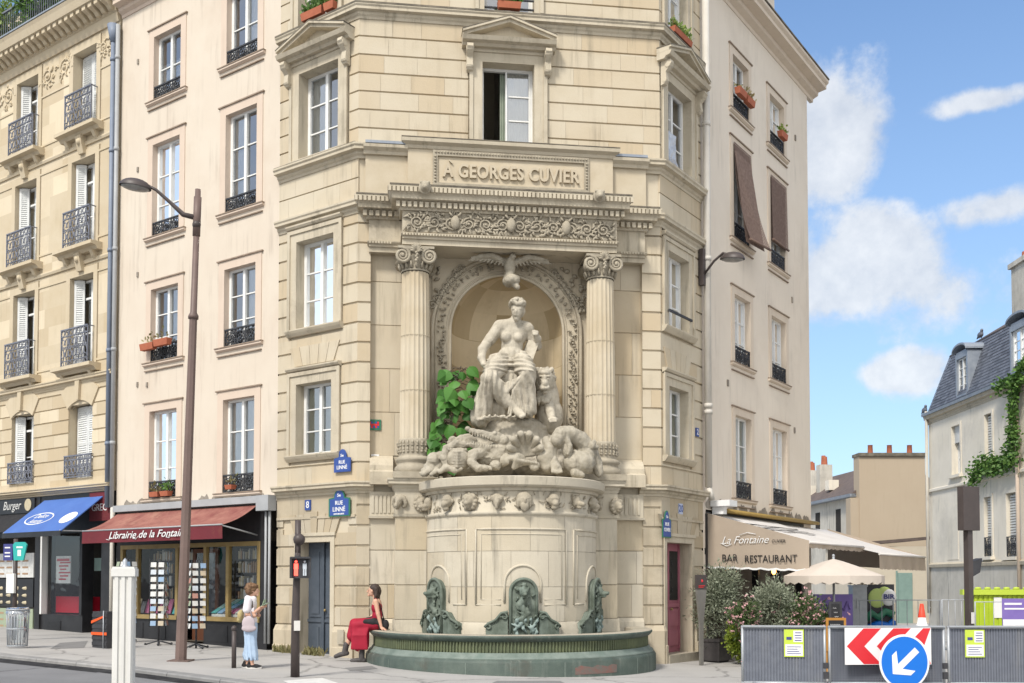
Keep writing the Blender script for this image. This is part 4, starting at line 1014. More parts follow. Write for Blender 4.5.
 for i, a in enumerate(range(8)):
  kind = ['boar', 'ape', 'lion', 'skull', 'man', 'ape', 'boar', 'ape'][i]
  a = [-1.31, -.89, -.59, -.28, .01, .34, .66, 1.02][i]
  d_ = Vector((math.cos(an + a), math.sin(an + a), 0)); s_ = Vector((-d_.y, d_.x, 0))
  head(kind, dp(a, RB - .02, 3.25), d_, s_, i)
 head('ram', FF.p(-2.36, .60, 3.31), (FF.n - FF.d * .5).normalized(), (FF.d + FF.n * .5).normalized(), 9); head('lion', FF.p(-1.93, .62, 3.30), FF.n, FF.d, 10)
 head('boar', FF.p(1.72, .62, 3.30), FF.n, FF.d, 11); head('lion', FF.p(2.08, .60, 3.28), (FF.n + FF.d * .5).normalized(), (FF.d - FF.n * .5).normalized(), 12)
 gr = MB()
 for k in range(110):
  a = r.uniform(-1.5, 1.5); z = r.uniform(3.10, 3.42); p = dp(a, RB, z); d_ = Vector((math.cos(an + a), math.sin(an + a), 0)); t_ = Vector((-d_.y, d_.x, 0)); q = r.random() * 6.28
  e_ = t_ * math.cos(q) + Vector((0, 0, math.sin(q))); gr.tube([p - e_ * .05, p + d_ * .02, p + e_ * .05], [.006, .014, .005], n=4)
 gr.build('frieze_relief', M['carved'], T, fix=False)
 for i, a in enumerate((0.0, -1.08, 1.08)):
  d_ = Vector((math.cos(an + a), math.sin(an + a), 0)); s_ = Vector((-d_.y, d_.x, 0)); c = dp(a, RB, 0); up = Vector((0, 0, 1))
  P = lambda x, y, z: c + s_ * x + d_ * (y - (RB - math.sqrt(max(.1, RB * RB - x * x)))) + up * z
  pl = MB(); hw = .25; zb, zt = .62, 1.52
  prof = [(-hw, zb), (hw, zb), (hw, zt)] + [(hw * math.cos(PI * k / 12), zt + hw * math.sin(PI * k / 12)) for k in range(1, 12)] + [(-hw, zt)]
  pl.prism([P(x, -.02, z) for x, z in prof], d_ * .12)
  pl.tube([P(x, .10, z) for x, z in prof[1:] ] + [P(-hw, .10, zb)], .035, n=6)
  sp = pl.build('spout_plaque', M['bronze'], T)
  b = Blob(); Rm = Matrix((s_, d_, up)).transposed()
  E = lambda x, y, z, rx, ry, rz: b.ell(P(x, y, z), (rx, ry, rz), Rm)
  E(0, .12, 1.52, .085, .09, .10); E(0, .22, 1.48, .05, .11, .05); E(0, .21, 1.42, .035, .08, .022); E(0, .30, 1.49, .035, .04, .035)
  for s in (-1, 1): b.chain([P(s * .06, .11, 1.58), P(s * .11, .10, 1.62)], [.03, .012]); E(s * .045, .18, 1.54, .016, .025, .016)
  b.chain([P(.02, .10, 1.42), P(-.09, .11, 1.28), P(.07, .11, 1.12), P(-.05, .11, 1.0), P(.05, .10, .9)], [.07, .06, .06, .05, .04])
  for k in range(26): x, z = r.uniform(-.18, .18), r.uniform(.9, 1.62); b.chain([P(x, .1, z), P(x + r.uniform(-.06, .06), .13, z + .05), P(x + r.uniform(-.08, .08), .11, z + .09)], [.016, .022, .008])
  b.sculpt('spout_head', M['bronze'], sp, .014, 1, .008, 18)
  wv = Blob()
  for k in range(16):
   x = r.uniform(-.19, .19); z = r.uniform(.66, .95); wv.chain([P(x, .11, z), P(x + r.uniform(-.08, .08), .14, z + .07), P(x + r.uniform(-.1, .1), .12, z + .14)], [.018, .03, .008])
  wv.sculpt('spout_waves', M['bronze_pale'], sp, .012, 1)
  for s in (-1, 1):
   v = MB(); q = [(s * .30, zb), (s * .70, zb), (s * .70, zb + .20), (s * .66, zb + .30), (s * .52, zb + .36), (s * .42, zb + .50), (s * .30, zb + .52)]
   v.prism([P(x, -.05, z) for x, z in q], d_ * .16)
   v.tube([P(s * .29, .12, zb + .44)] + [P(s * (.37 + .085 * math.cos(k * .6) * (1 - k / 14)), .12, zb + .44 + .085 * math.sin(k * .6) * (1 - k / 14)) for k in range(12)], .022, n=5)
   v.tube([P(s * x, .12, zb + z) for x, z in ((.30, .53), (.42, .51), (.52, .38), (.66, .31), (.72, .24))], .03, n=6)
   v.tube([P(s * (.66 + .065 * math.cos(k * .6) * (1 - k / 14)), .12, zb + .24 + .065 * math.sin(k * .6) * (1 - k / 14)) for k in range(12)], .02, n=5)
   v.build('spout_scroll', M['bronze'], sp)
 BC = FF.p(-.09, .5, 0); b0, b1 = an - PI / 2 - .12, an + PI / 2 + .12
 b = MB(); b.lathe(BC, [(2.95, -.6), (2.95, .27), (2.93, .31), (2.90, .335)], 96, b0, b1); b.build('basin_base', M['basin'], T)
 b = MB(); b.lathe(BC, [(2.90, .335), (2.905, .35), (2.89, .37), (2.84, .40), (2.82, .44), (2.80, .45)], 96, b0, b1); b.build('basin_step', M['basin_light'], T)
 b = MB(); b.lathe(BC, [(2.76, .44), (2.76, .66)], 96, b0, b1, sm=True)
 N = 150
 for i in range(N):
  a = b0 + (b1 - b0) * (i + .5) / N; d_ = Vector((math.cos(a), math.sin(a), 0)); t_ = Vector((-d_.y, d_.x, 0)); c = BC + d_ * 2.765
  V = [c + t_ * x + d_ * y + Vector((0, 0, z)) for z, hw in ((.45, .012), (.475, .019), (.60, .019), (.64, .026)) for x, y in ((-hw, 0), (-hw * .5, .03), (hw * .5, .03), (hw, 0))]
  b.add(V, [(4 * j + q, 4 * j + q + 1, 4 * j + q + 5, 4 * j + q + 4) for j in range(3) for q in range(3)])
 b.build('reeded_band', M['bronze_rib'], T, fix=False)
 b = MB(); b.lathe(BC, [(2.79, .64), (2.83, .66), (2.86, .69), (2.88, .72), (2.88, .745), (2.865, .757)], 96, b0, b1); b.build('basin_rim', M['basin'], T)
 b = MB(); b.lathe(BC, [(2.865, .757), (2.82, .765), (2.50, .762), (2.48, .74), (2.46, .30), (0.2, .30)], 96, b0, b1); b.build('basin_inside', M['rimstone'], T)
 b = MB(); b.lathe(BC, [(2.463, .60), (.1, .60)], 64, b0, b1); b.build('basin_water', M['water'], T)
 b = MB()
 for f in (.06, .2, .38, .56, .74, .92):
  a = b0 + (b1 - b0) * f; d_ = Vector((math.cos(a), math.sin(a), 0)); t_ = Vector((-d_.y, d_.x, 0)); b.obox(BC + d_ * 2.9515 + Vector((0, 0, .02)), t_ * .007, d_ * .003, Vector((0, 0, .26)))
 b.build('basin_seams', M['basin_light'], T)
 b = MB()
 a0 = an + .27
 for i in range(8):
  b.quad(*[BC + Vector((math.cos(a) * 2.954, math.sin(a) * 2.954, z)) for a, z in ((a0 + .04 * i, .06), (a0 + .04 * (i + 1), .06), (a0 + .04 * (i + 1), .22 - .02 * (i % 3)), (a0 + .04 * i, .22 - .02 * ((i + 2) % 3)))])
 b.build('basin_paint_patch', M['rust'], T)
 b = Blob(); X = lambda u, o, z: FF.p(CU + u, o, z)
 b.ell(X(0, .30, 8.33), (.12, .13, .20)); b.ell(X(.05, .42, 8.50), (.06, .08, .07)); b.chain([X(0, .34, 8.42), X(.04, .4, 8.5)], [.08, .06]); b.chain([X(.07, .46, 8.50), X(.10, .52, 8.46)], [.03, .012])
 for s in (-1, 1):
  top = [X(s * .08, .26, 8.42), X(s * .38, .36, 8.52), X(s * .62, .36, 8.50), X(s * .80, .33, 8.47)]
  b.chain(top, [.07, .06, .05, .03])
  for k in range(10):
   f = k / 9; q = X(s * (.1 + .62 * f), .30 + .04 * f, 8.47 + .03 * math.sin(f * 3)); b.chain([q, q + FF.d * s * (.06 + .10 * f) + Vector((0, 0, -.14 + .06 * f)) ], [.035, .015])
 b.chain([X(0, .3, 8.2), X(-.02, .28, 8.02)], [.1, .13]); b.ell(X(.04, .36, 8.02), (.17, .16, .12)); b.chain([X(.06, .36, 7.98), X(.14, .42, 7.86)], [.09, .06])
 b.sculpt('eagle', M['beast'], T, .013, 1, .01, 16, k=.008)
 return T
M['carved_letters'] = surf('raised_letters', (.50, .435, .33), (.44, .37, .27), .85, 4, .7)
M['bronze_pale'] = surf('limescaled_bronze', (.25, .31, .29), (.15, .20, .185), .6, 6, 1, bump=.3)
M['basin_light'] = surf('limescaled_basin', (.19, .225, .20), (.12, .155, .135), .6, 4, 1, stain=(.10, .15, .13), stain_amt=.6)
M['rust'] = surf('old_red_paint', (.20, .10, .085), (.13, .13, .115), .7, 9, 1)
M['water'] = surf('still_water', (.05, .07, .06), None, .08, spec=.6)
# ------------------------------------------------------------------ carved group in the niche
def sculpture():
 T = thing('sculpture_group', 'carved group of a seated half-draped woman with lion and crocodile in the niche', 'sculpture', FF.p(-.05, .5, 3.83))
 A = lambda px, py, o: FF.at(px, py, o)
 Rm = Matrix((FF.d, FF.n, Vector((0, 0, 1)))).transposed()
 r = random.Random(3); S = M['statue']
 b = Blob()
 for px, py, o, rx, ry, rz in ((512, 440, .2, .82, .6, .5), (490, 452, .3, .7, .4, .4), (540, 452, .3, .7, .4, .4), (512, 465, .45, 1.2, .45, .28), (470, 465, .3, .7, .35, .25), (560, 465, .3, .7, .35, .25), (512, 428, .25, .78, .55, .24)):
  b.ell(A(px, py, o), (rx, ry, rz), Rm)
 b.sculpt('rock', S, T, .025, 1, .05, 4)
 b = Blob(); E = lambda px, py, o, rx, ry, rz: b.ell(A(px, py, o), (rx, ry, rz), Rm)
 C_ = lambda pts, rs: b.chain([A(*p) for p in pts], rs)
 E(517.5, 308.5, .60, .135, .165, .195)
 E(516.5, 313, .69, .095, .10, .125); E(516, 311.2, .785, .024, .035, .055); E(516.3, 319, .70, .05, .06, .05)
 E(513, 308.8, .755, .035, .02, .015); E(519.5, 308.8, .755, .035, .02, .015); E(516.2, 315.3, .765, .04, .022, .016)
 C_([(517, 316, .56), (514, 324, .52)], [.10, .12])
 C_([(500.5, 327, .48), (513, 326, .48), (526.5, 329, .46)], [.15, .16, .15])
 E(513, 335, .48, .29, .19, .25); E(512, 346, .50, .225, .165, .24); E(511.5, 352, .64, .03, .03, .03); E(511, 357, .52, .29, .22, .22)
 E(506, 336.8, .64, .10, .085, .10); E(518, 337.6, .64, .10, .085, .10)
 C_([(499.5, 327, .48), (490.5, 339, .48), (482.5, 349, .56)], [.135, .115, .095]); C_([(482.5, 349, .56), (481.5, 358, .68), (484, 365, .78)], [.095, .08, .06])
 for k in range(4): C_([(484 + k * 1.3, 365, .80), (485.5 + k * 1.4, 369.5 - k * .5, .84), (487 + k * 1.5, 371.5 - k, .80)], [.028, .025, .02])
 C_([(482.5, 364, .82), (486, 364.5, .88)], [.028, .022])
 C_([(526.5, 329, .46), (534, 343, .42), (537, 346, .44)], [.13, .11, .10]); C_([(537, 346, .44), (537.5, 339, .56), (536, 335, .62)], [.09, .075, .06])
 for k in range(4): C_([(533.5 + k * 1.3, 333.5, .64), (533.3 + k * 1.3, 331.5 + .3 * k, .70), (533.5 + k * 1.2, 334.5, .73)], [.028, .026, .022])
 C_([(504, 363, .50), (496, 370, .80), (490, 379, 1.02)], [.17, .15, .12]); C_([(490, 379, 1.02), (503, 396, .93), (516, 410, .92)], [.12, .115, .09])
 C_([(518, 363, .50), (523, 367, .80), (527.5, 372, .98)], [.17, .15, .12]); C_([(527.5, 372, .98), (527, 392, .88), (527, 412, .80)], [.12, .10, .08])
 C_([(516, 410, .92), (519.5, 413.5, 1.05), (522, 416.5, 1.18)], [.09, .085, .05])
 for k in range(5): C_([(519.5 + k * .9, 415 - k * .35, 1.12), (520.6 + k * 1.0, 417 - k * .4, 1.21)], [.032, .026])
 woman = b.sculpt('seated_woman', S, T, .013, 1, .003, 8, k=.03)
 b = Blob()
 for i in range(46):
  a = r.random() * 6.28; q = r.random(); E(517.5 + 7.0 * math.cos(a) * (.5 + .5 * q), 302.8 + 3.6 * math.sin(a), .60 + .13 * math.sin(a * 1.7 + 1), .042, .042, .042)
 for i in range(30): a = i / 30 * 6.28; b.ell(A(517.5, 304.5, .60) + FF.d * .148 * math.cos(a) + FF.n * .175 * math.sin(a) + Vector((0, 0, .03 * math.sin(3 * a))), (.036, .036, .042), Rm)
 E(517.5, 304, .56, .14, .155, .14); E(519, 311, .50, .13, .10, .14)
 b.sculpt('wreath_hair', S, woman, .014, 0, .012, 20)
 b = Blob()
 C_([(504, 362, .50), (495, 370, .83), (490, 378, 1.06)], [.24, .225, .17]); C_([(519, 362, .5), (524, 367, .83), (528, 372, 1.02)], [.24, .22, .165])
 C_([(528, 372, 1.02), (528, 392, .90), (528, 410, .84)], [.17, .15, .17]); C_([(490, 379, 1.04), (485, 398, .82), (480, 417, .70)], [.17, .18, .22]); C_([(490, 378, 1.06), (500, 393, .92), (508, 403, .86)], [.175, .165, .14])
 E(509, 388, .66, .40, .22, .48); E(506, 406, .58, .5, .26, .34); E(485, 404, .5, .30, .26, .48); E(479, 413, .48, .22, .26, .3)
 C_([(497, 358, .62), (511, 361.5, .76), (527, 362, .64)], [.055, .065, .055]); C_([(497, 361.5, .72), (511, 365.5, .84), (529, 364, .72)], [.045, .05, .045]); C_([(496, 356, .5), (490, 362, .6), (488, 372, .7)], [.08, .09, .09])
 def fold(p, s=.045): C_(p, [s * (.55 + .45 * math.sin(PI * i / (len(p) - 1))) for i in range(len(p))])
 for k in range(6): f = k / 5; fold([(528 - 1 * f, 368 + 3 * f, 1.17 - .02 * f), (518 - 4 * f, 379 + 5 * f, 1.06), (507 - 4 * f, 384 + 12 * f, 1.0), (497 - f, 381 + 12 * f, 1.02)], .034)
 for k in range(9): f = k / 8; x = 508 + 20 * f; fold([(526 - 1.5 * f, 372 + 3 * f, 1.15), (x + 6 - 6 * f, 390, 1.03), (x + 3 - 3 * f, 402, .98), (x, 414 + 1.5 * math.sin(k * 2), .98)], .036)
 for k in range(7): f = k / 6; fold([(490 - 3 * f, 373 + 3 * f, 1.12 - .35 * f), (486 - 6 * f, 389, 1.0 - .3 * f), (483 - 9 * f, 404, .94 - .3 * f), (480 - 9 * f, 418 + 1.5 * math.sin(k * 2), .90 - .25 * f)], .040)
 for k in range(5): f = k / 4; fold([(529 + 3 * f, 372, 1.10 - .3 * f), (530 + 3 * f, 388, 1.02 - .35 * f), (530 + 3 * f, 404, .98 - .35 * f), (528 + 5 * f, 415, .97 - .3 * f)], .038)
 for k in range(7): fold([(472 + 5 * k, 417 + r.uniform(-1, 1), .75 + .05 * k), (480 + 5 * k, 419.5, .9), (490 + 5 * k, 416, 1.0)], .042)
 u0, _ = FF.uv(505, 380, .9)
 def cloth(p):
  q = p - FF.p(u0, .7, p.z); u, o = q.dot(FF.d), q.dot(FF.n); z = p.z
  if z > 5.95: return .018 * math.sin(z * 62 + 5 * u * u * 3 + 3 * noise.noise(p * 3))
  w = noise.noise(p * 2.2) * 1.6; return .026 * math.sin((u * 1.0 + o * .35 + .22 * (z - 5) * u) * 46 + w * 3) * (.5 + .5 * noise.noise(p * 4 + Vector((7, 1, 2)))) + .012 * noise.noise(Vector((u * 16, o * 16, z * 3)))
 b.sculpt('drapery', S, woman, .0105, 0, cloth, k=.008)
 t = MB(); q = [A(520, 358, .46), A(527.5, 340, .42), A(536.5, 335, .44), A(539.5, 337.5, .50), A(531.5, 360, .56)]
 t.prism(q, FF.n * .09 + FF.d * .02); t.build('tablet', S, woman)
 b = Blob()
 E(544.6, 379, .66, .17, .17, .24); E(544.4, 384, .84, .085, .15, .12); E(544.4, 379, .86, .05, .11, .09); E(544.4, 388.5, .92, .085, .07, .045); E(544.4, 392.5, .84, .06, .07, .035)
 for s_ in (-1, 1): E(544.4 + 3.0 * s_, 387.5, .90, .05, .055, .055); E(544.4 + 3.6 * s_, 376.5, .82, .05, .04, .022); E(544.4 + 3.6 * s_, 379.3, .82, .026, .03, .015); E(544.6 + 7 * s_, 370, .66, .055, .05, .065)
 E(544.4, 373, .76, .12, .1, .07)
 E(547.8, 402, .36, .24, .30, .52); E(548.8, 416, .30, .30, .36, .4)
 C_([(548.8, 398, .52), (549.8, 410, .66), (551.8, 418, .86)], [.13, .10, .085]); E(552.8, 420, .98, .11, .12, .065)
 for k in range(4): C_([(550.2 + 1.6 * k, 420, 1.03), (550.4 + 1.8 * k, 421.8, 1.10)], [.034, .028])
 lion = b.sculpt('lion', S, T, .013, 1, .005, 12, k=.012)
 b = Blob()
 for k in range(120):
  a = r.random() * 6.28; q = r.uniform(.85, 1.25)
  if abs(math.sin(a)) > .8 and math.sin(a) > 0: q *= 1.1
  x, y = 544.6 + 8.6 * q * math.cos(a), 380.5 + 11.5 * q * math.sin(a); C_([(544.6 + 6.6 * math.cos(a), 380 + 9 * math.sin(a), .68), (x, y + 1.5, .66 - .1 * q), (x + math.sin(k) * 1.4, y + 4.5, .56 - .1 * q)], [.042, .040, .012])
 for k in range(34): x = 537.8 + 12 * r.random(); y = 392 + 6 * r.random(); C_([(x, y, .66), (x + r.uniform(-1, 1), y + 4, .70), (x + r.uniform(-1.5, 1.5), y + 8, .62)], [.042, .036, .012])
 b.sculpt('mane', S, lion, .012, 0, .006, 18, k=.008)
 A0 = A; A = lambda px, py, o: A0(px, py, o + .42)
 E = lambda px, py, o, rx, ry, rz: b.ell(A(px, py, o), (rx, ry, rz), Rm)
 C_ = lambda pts, rs: b.chain([A(*p) for p in pts], rs)
 b = Blob()
 C_([(507, 443, .85), (497, 438.5, .95), (483, 433.5, 1.02), (468.5, 429.5, 1.08)], [.16, .105, .06, .04]); C_([(506, 449, .85), (494, 449, .95), (480, 447, 1.02), (468, 444.5, 1.06)], [.14, .085, .055, .04])
 E(494.5, 433.5, 1.02, .055, .06, .05); E(498, 435, .98, .07, .07, .06); E(467.5, 428.5, 1.08, .055, .055, .045); E(503.5, 441, .95, .13, .12, .12)
 for k in range(11):
  f = k / 10; x = 470 + 26 * f; C_([(x, 431 + 6.8 * f, 1.09 - .07 * f), (x, 434.6 + 6.8 * f, 1.11 - .07 * f)], [.026, .010]); C_([(x + 1, 444 + 3 * f, 1.09 - .07 * f), (x + 1, 441 + 3.4 * f, 1.10 - .07 * f)], [.024, .010])
 C_([(507, 446, .82), (498, 455, .80), (486, 457, .78)], [.22, .26, .22]); C_([(482, 452, .95), (473, 455, 1.05), (471, 462, 1.1), (478, 468, 1.14), (487, 468, 1.16)], [.12, .11, .085, .075, .06])
 for k in range(4): C_([(486, 467.5, 1.14), (490 + .5 * k, 466.5 + 1.1 * k, 1.20)], [.035, .02])
 E(495.5, 465.5, 1.05, .12, .12, .10)
 for k in range(18): E(484 + 20 * r.random(), 448 + 12 * r.random(), 1.0, .03, .03, .03)
 b.sculpt('crocodile', M['beast'], T, .013, 1, .012, 16, k=.010)
 b = Blob()
 for k in range(13):
  a = PI * (.04 + .92 * k / 12); L = 17.5 - 2 * abs(k - 6) / 6; x, y = 525 + math.cos(a) * L * 1.05, 455 - math.sin(a) * L * 1.25
  C_([(525, 456, .95), ((525 + x) / 2, (456 + y) / 2, 1.0), (x, y, 1.10 + .06 * (k % 2))], [.03, .045, .075 if k % 2 else .035])
 b.sculpt('scallop_shell', M['beast'], T, .012, 1, .004, 9, k=.008)
 b = Blob()
 for k in range(13):
  a = k / 12 * PI * 1.1 + .2; C_([(513 + 11 * math.cos(a), 461 - 7 * math.sin(a), 1.05), (511 + 4 * math.cos(a), 461 - 2.5 * math.sin(a), 1.16)], [.05, .045])
 for k in range(9): f = k / 8; C_([(514 + 22 * f, 467 - 2 * f - 3 * math.sin(f * 3), 1.1), (516 + 20 * f, 460 + 3 * f, 1.18)], [.055, .05 - .02 * f])
 C_([(534 + 3.2 * math.cos(k * .7) * (1 - k / 12), 465 + 3.4 * math.sin(k * .7) * (1 - k / 12), 1.12) for k in range(10)], [.06] * 10)
 b.sculpt('ammonite', M['beast'], T, .012, 1, .004, 9, k=.008)
 b = Blob(); C_([(541, 450, .95), (545, 457, 1.0), (547, 466, 1.02)], [.11, .17, .13]); C_([(546, 440, .95), (549, 448, 1.02), (550, 458, 1.06)], [.08, .11, .09]); E(549, 452, 1.12, .03, .03, .03); b.sculpt('dolphin', M['beast'], T, .017, 1, .008, 9)
 b = Blob()
 C_([(557, 441, .95), (562, 434.5, 1.0), (570, 434, .95), (580, 440, .85)], [.17, .17, .16, .17]); C_([(580, 440, .85), (588, 450, .78), (596, 463, .72), (599, 473, .75)], [.18, .18, .13, .09])
 E(579, 463, .92, .33, .26, .24); E(585, 455, .78, .24, .22, .26); C_([(575, 452, 1.0), (582, 456, 1.06), (590, 466, 1.0)], [.05, .05, .04]); E(557, 440, 1.08, .12, .12, .13); E(567, 449, 1.02, .11, .10, .17); E(555.5, 437, 1.14, .035, .03, .03); C_([(566, 437, 1.08), (570, 446, 1.12), (568, 454, 1.12)], [.07, .05, .03])
 C_([(551, 444, .95), (551, 458, 1.0), (556, 468, 1.12)], [.12, .11, .11])
 for k in range(5): C_([(553 + 1.6 * k, 468, 1.15), (552.5 + 2.2 * k, 472.5 - .3 * abs(k - 2), 1.22)], [.045, .032])
 C_([(588, 450, .85), (592, 446, .95), (594, 442, .95)], [.08, .07, .05]); C_([(592, 446, .95), (597, 447, .92)], [.06, .04]); C_([(575, 473, 1.05), (582, 475, 1.08)], [.1, .06])
 b.sculpt('walrus', M['beast'], T, .014, 1, .010, 11, k=.012)
 b = Blob(); E(457, 459, .85, .30, .28, .24)
 for k in range(6): 
  z = 451.5 + 2.9 * k; w_ = 11.5 * math.sqrt(max(.05, 1 - ((z - 459) / 13) ** 2)); C_([(457 - w_, z, .95), (457, z + .8, 1.16), (457 + w_, z, .98)], [.022, .026, .022])
 for k in range(7): E(448 + 3 * k, 449.5, 1.04, .03, .03, .03)
 b.sculpt('turtle_shell', M['beast'], T, .014, 1, .004, 9)
 b = Blob()
 C_([(466, 445, .9), (455, 444, .95), (446, 449, .98), (444, 458, 1.0), (446, 467, 1.02), (440, 471, 1.05)], [.07, .075, .08, .075, .07, .05])
 C_([(446, 467, 1.02), (454, 470, 1.1), (461, 469, 1.12)], [.06, .06, .04])
 for k in range(11): C_([(449 + 3.0 * k % 22, 443 - 1.5 * (k % 3), .8), (453 + 3 * k % 22, 439 + 2 * math.sin(k), .82), (458 + 2.5 * k % 20, 443, .84)], [.05, .06, .035])
 for px, py, s in ((434, 460, .15), (439, 467, .11), (430, 468, .13), (425, 472, .09), (435, 472, .10), (441, 456, .10)): E(px, py, .85, s, s, s)
 C_([(430, 470, .95), (424, 474, 1.0), (420, 473, .95)], [.06, .05, .03]); C_([(437, 470, .98), (431, 475, 1.05)], [.05, .03])
 b.sculpt('octopus', M['beast'], T, .016, 1, .02, 9)
 return T
def fig_plant():
 T = thing('fig_plant', 'broad-leaved green wild fig sprouting beside the seated statue in the niche', 'plant', FF.p(-1.35, .15, 3.85))
 r = random.Random(9); st = MB(); lf = MB()
 path = [FF.at(px, py, o) for px, py, o in ((452, 462, .3), (449, 440, .6), (453, 415, .68), (455, 390, .68), (461, 366, .62))]
 st.tube(path, [.03, .025, .02, .016, .01], n=6)
 spots = []
 for i in range(84):
  f = r.random(); k = min(3, int(f * 4)); t = f * 4 - k; p = path[k].lerp(path[k + 1], t)
  w = .27 if f > .5 else .36
  spots.append((p + FF.d * r.uniform(-w, w) + FF.n * r.uniform(-.1, .25) + Vector((0, 0, r.uniform(-.12, .14))), p))
 for px, py in ((431, 449), (434, 440), (442, 446), (437, 452), (446, 444), (472, 380), (474, 388), (470, 372)): spots.append((FF.at(px, py, .7), FF.at(452, py - 4, .6)))
 for c, p in spots:
  st.tube([p, (p + c) / 2 + Vector((0, 0, .05)), c], [.010, .008, .006], n=5)
  L = r.uniform(.13, .33); out = (FF.n * r.uniform(.5, 1.1) + FF.d * r.uniform(-.6, .6) + Vector((0, 0, r.uniform(.1, .7)))).normalized()
  dn = (Vector((0, 0, -1)) * .8 + (c - p).normalized() * .7 + FF.d * r.uniform(-.3, .3)); dn = (dn - out * dn.dot(out)).normalized(); sd = out.cross(dn)
  t = r.random() ** .8; n = 9; mid = []
  prof = [(0, .0), (.06, .34), (.2, .52), (.4, .50), (.6, .38), (.8, .2), (1.0, .0)]
  for i, (s, w) in enumerate(prof): mid.append((c + dn * (s - .15) * L - out * (s ** 2) * L * .25, w * L))
  for i in range(len(prof) - 1):
   (a, wa), (b, wb) = mid[i], mid[i + 1]
   for s in (-1, 1): lf.quad(a, b, b + sd * s * wb - out * wb * .25, a + sd * s * wa - out * wa * .25, t=t, sm=True)
 st.build('stem', M['bark'], T); lf.build('leaves', M['fig'], T, fix=False)
# ------------------------------------------------------------------ the two rendered street fronts and the stone house
def shell(mb, F, u0, u1, z0, z1, deep, roof=True):
 """sides, back and roof behind a street front"""
 a, b = (u0, -.02), (u1, -.02)
 for (p, q) in (((u0, -.02), (u0, -deep)), ((u0, -deep), (u1, -deep)), ((u1, -deep), (u1, -.02))):
  mb.quad(F.p(*p, z0), F.p(*q, z0), F.p(*q, z1), F.p(*p, z1))
 if roof: mb.quad(F.p(u0, 0, z1), F.p(u1, 0, z1), F.p(u1, -deep, z1), F.p(u0, -deep, z1))
def trim_window(F, B, o, trim, guard=None, rows=3, curtain=None, lw=.2, blind=False, transom=None, dep=.17):
 a, b, z0, z1 = o; m = MB()
 for x0, x1, y0, y1 in ((a - lw, a, z0, z1 + lw), (b, b + lw, z0, z1 + lw), (a, b, z1, z1 + lw)): m.box(F, x0, x1, -dep - .02, .02, y0, y1)
 mould(F, None, '', a - lw - .06, b + lw + .06, [(-dep, z0 - .10), (.02, z0 - .10), (.05, z0 - .08), (.07, z0 - .07), (.07, z0 - .03), (-dep, z0)], mb=m)
 m.build('window_surround', M[trim], B)
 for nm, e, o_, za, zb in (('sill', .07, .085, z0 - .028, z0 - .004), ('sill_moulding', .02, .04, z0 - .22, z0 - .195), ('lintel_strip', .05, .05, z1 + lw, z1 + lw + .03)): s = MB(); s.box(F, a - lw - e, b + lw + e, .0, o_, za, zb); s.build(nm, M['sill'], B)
 w = window(F, B, a, b, z0, z1, off=-dep + .02, rows=rows, curtain=curtain, transom=transom)
 if guard: scroll_rail(F, B, a - .01, b + .01, z0 + .01, z0 + guard, -.02, style=1)
 return w
ROWS = [(13.75, 15.38), (10.3, 12.63), (7.15, 8.97), (3.76, 5.92)]
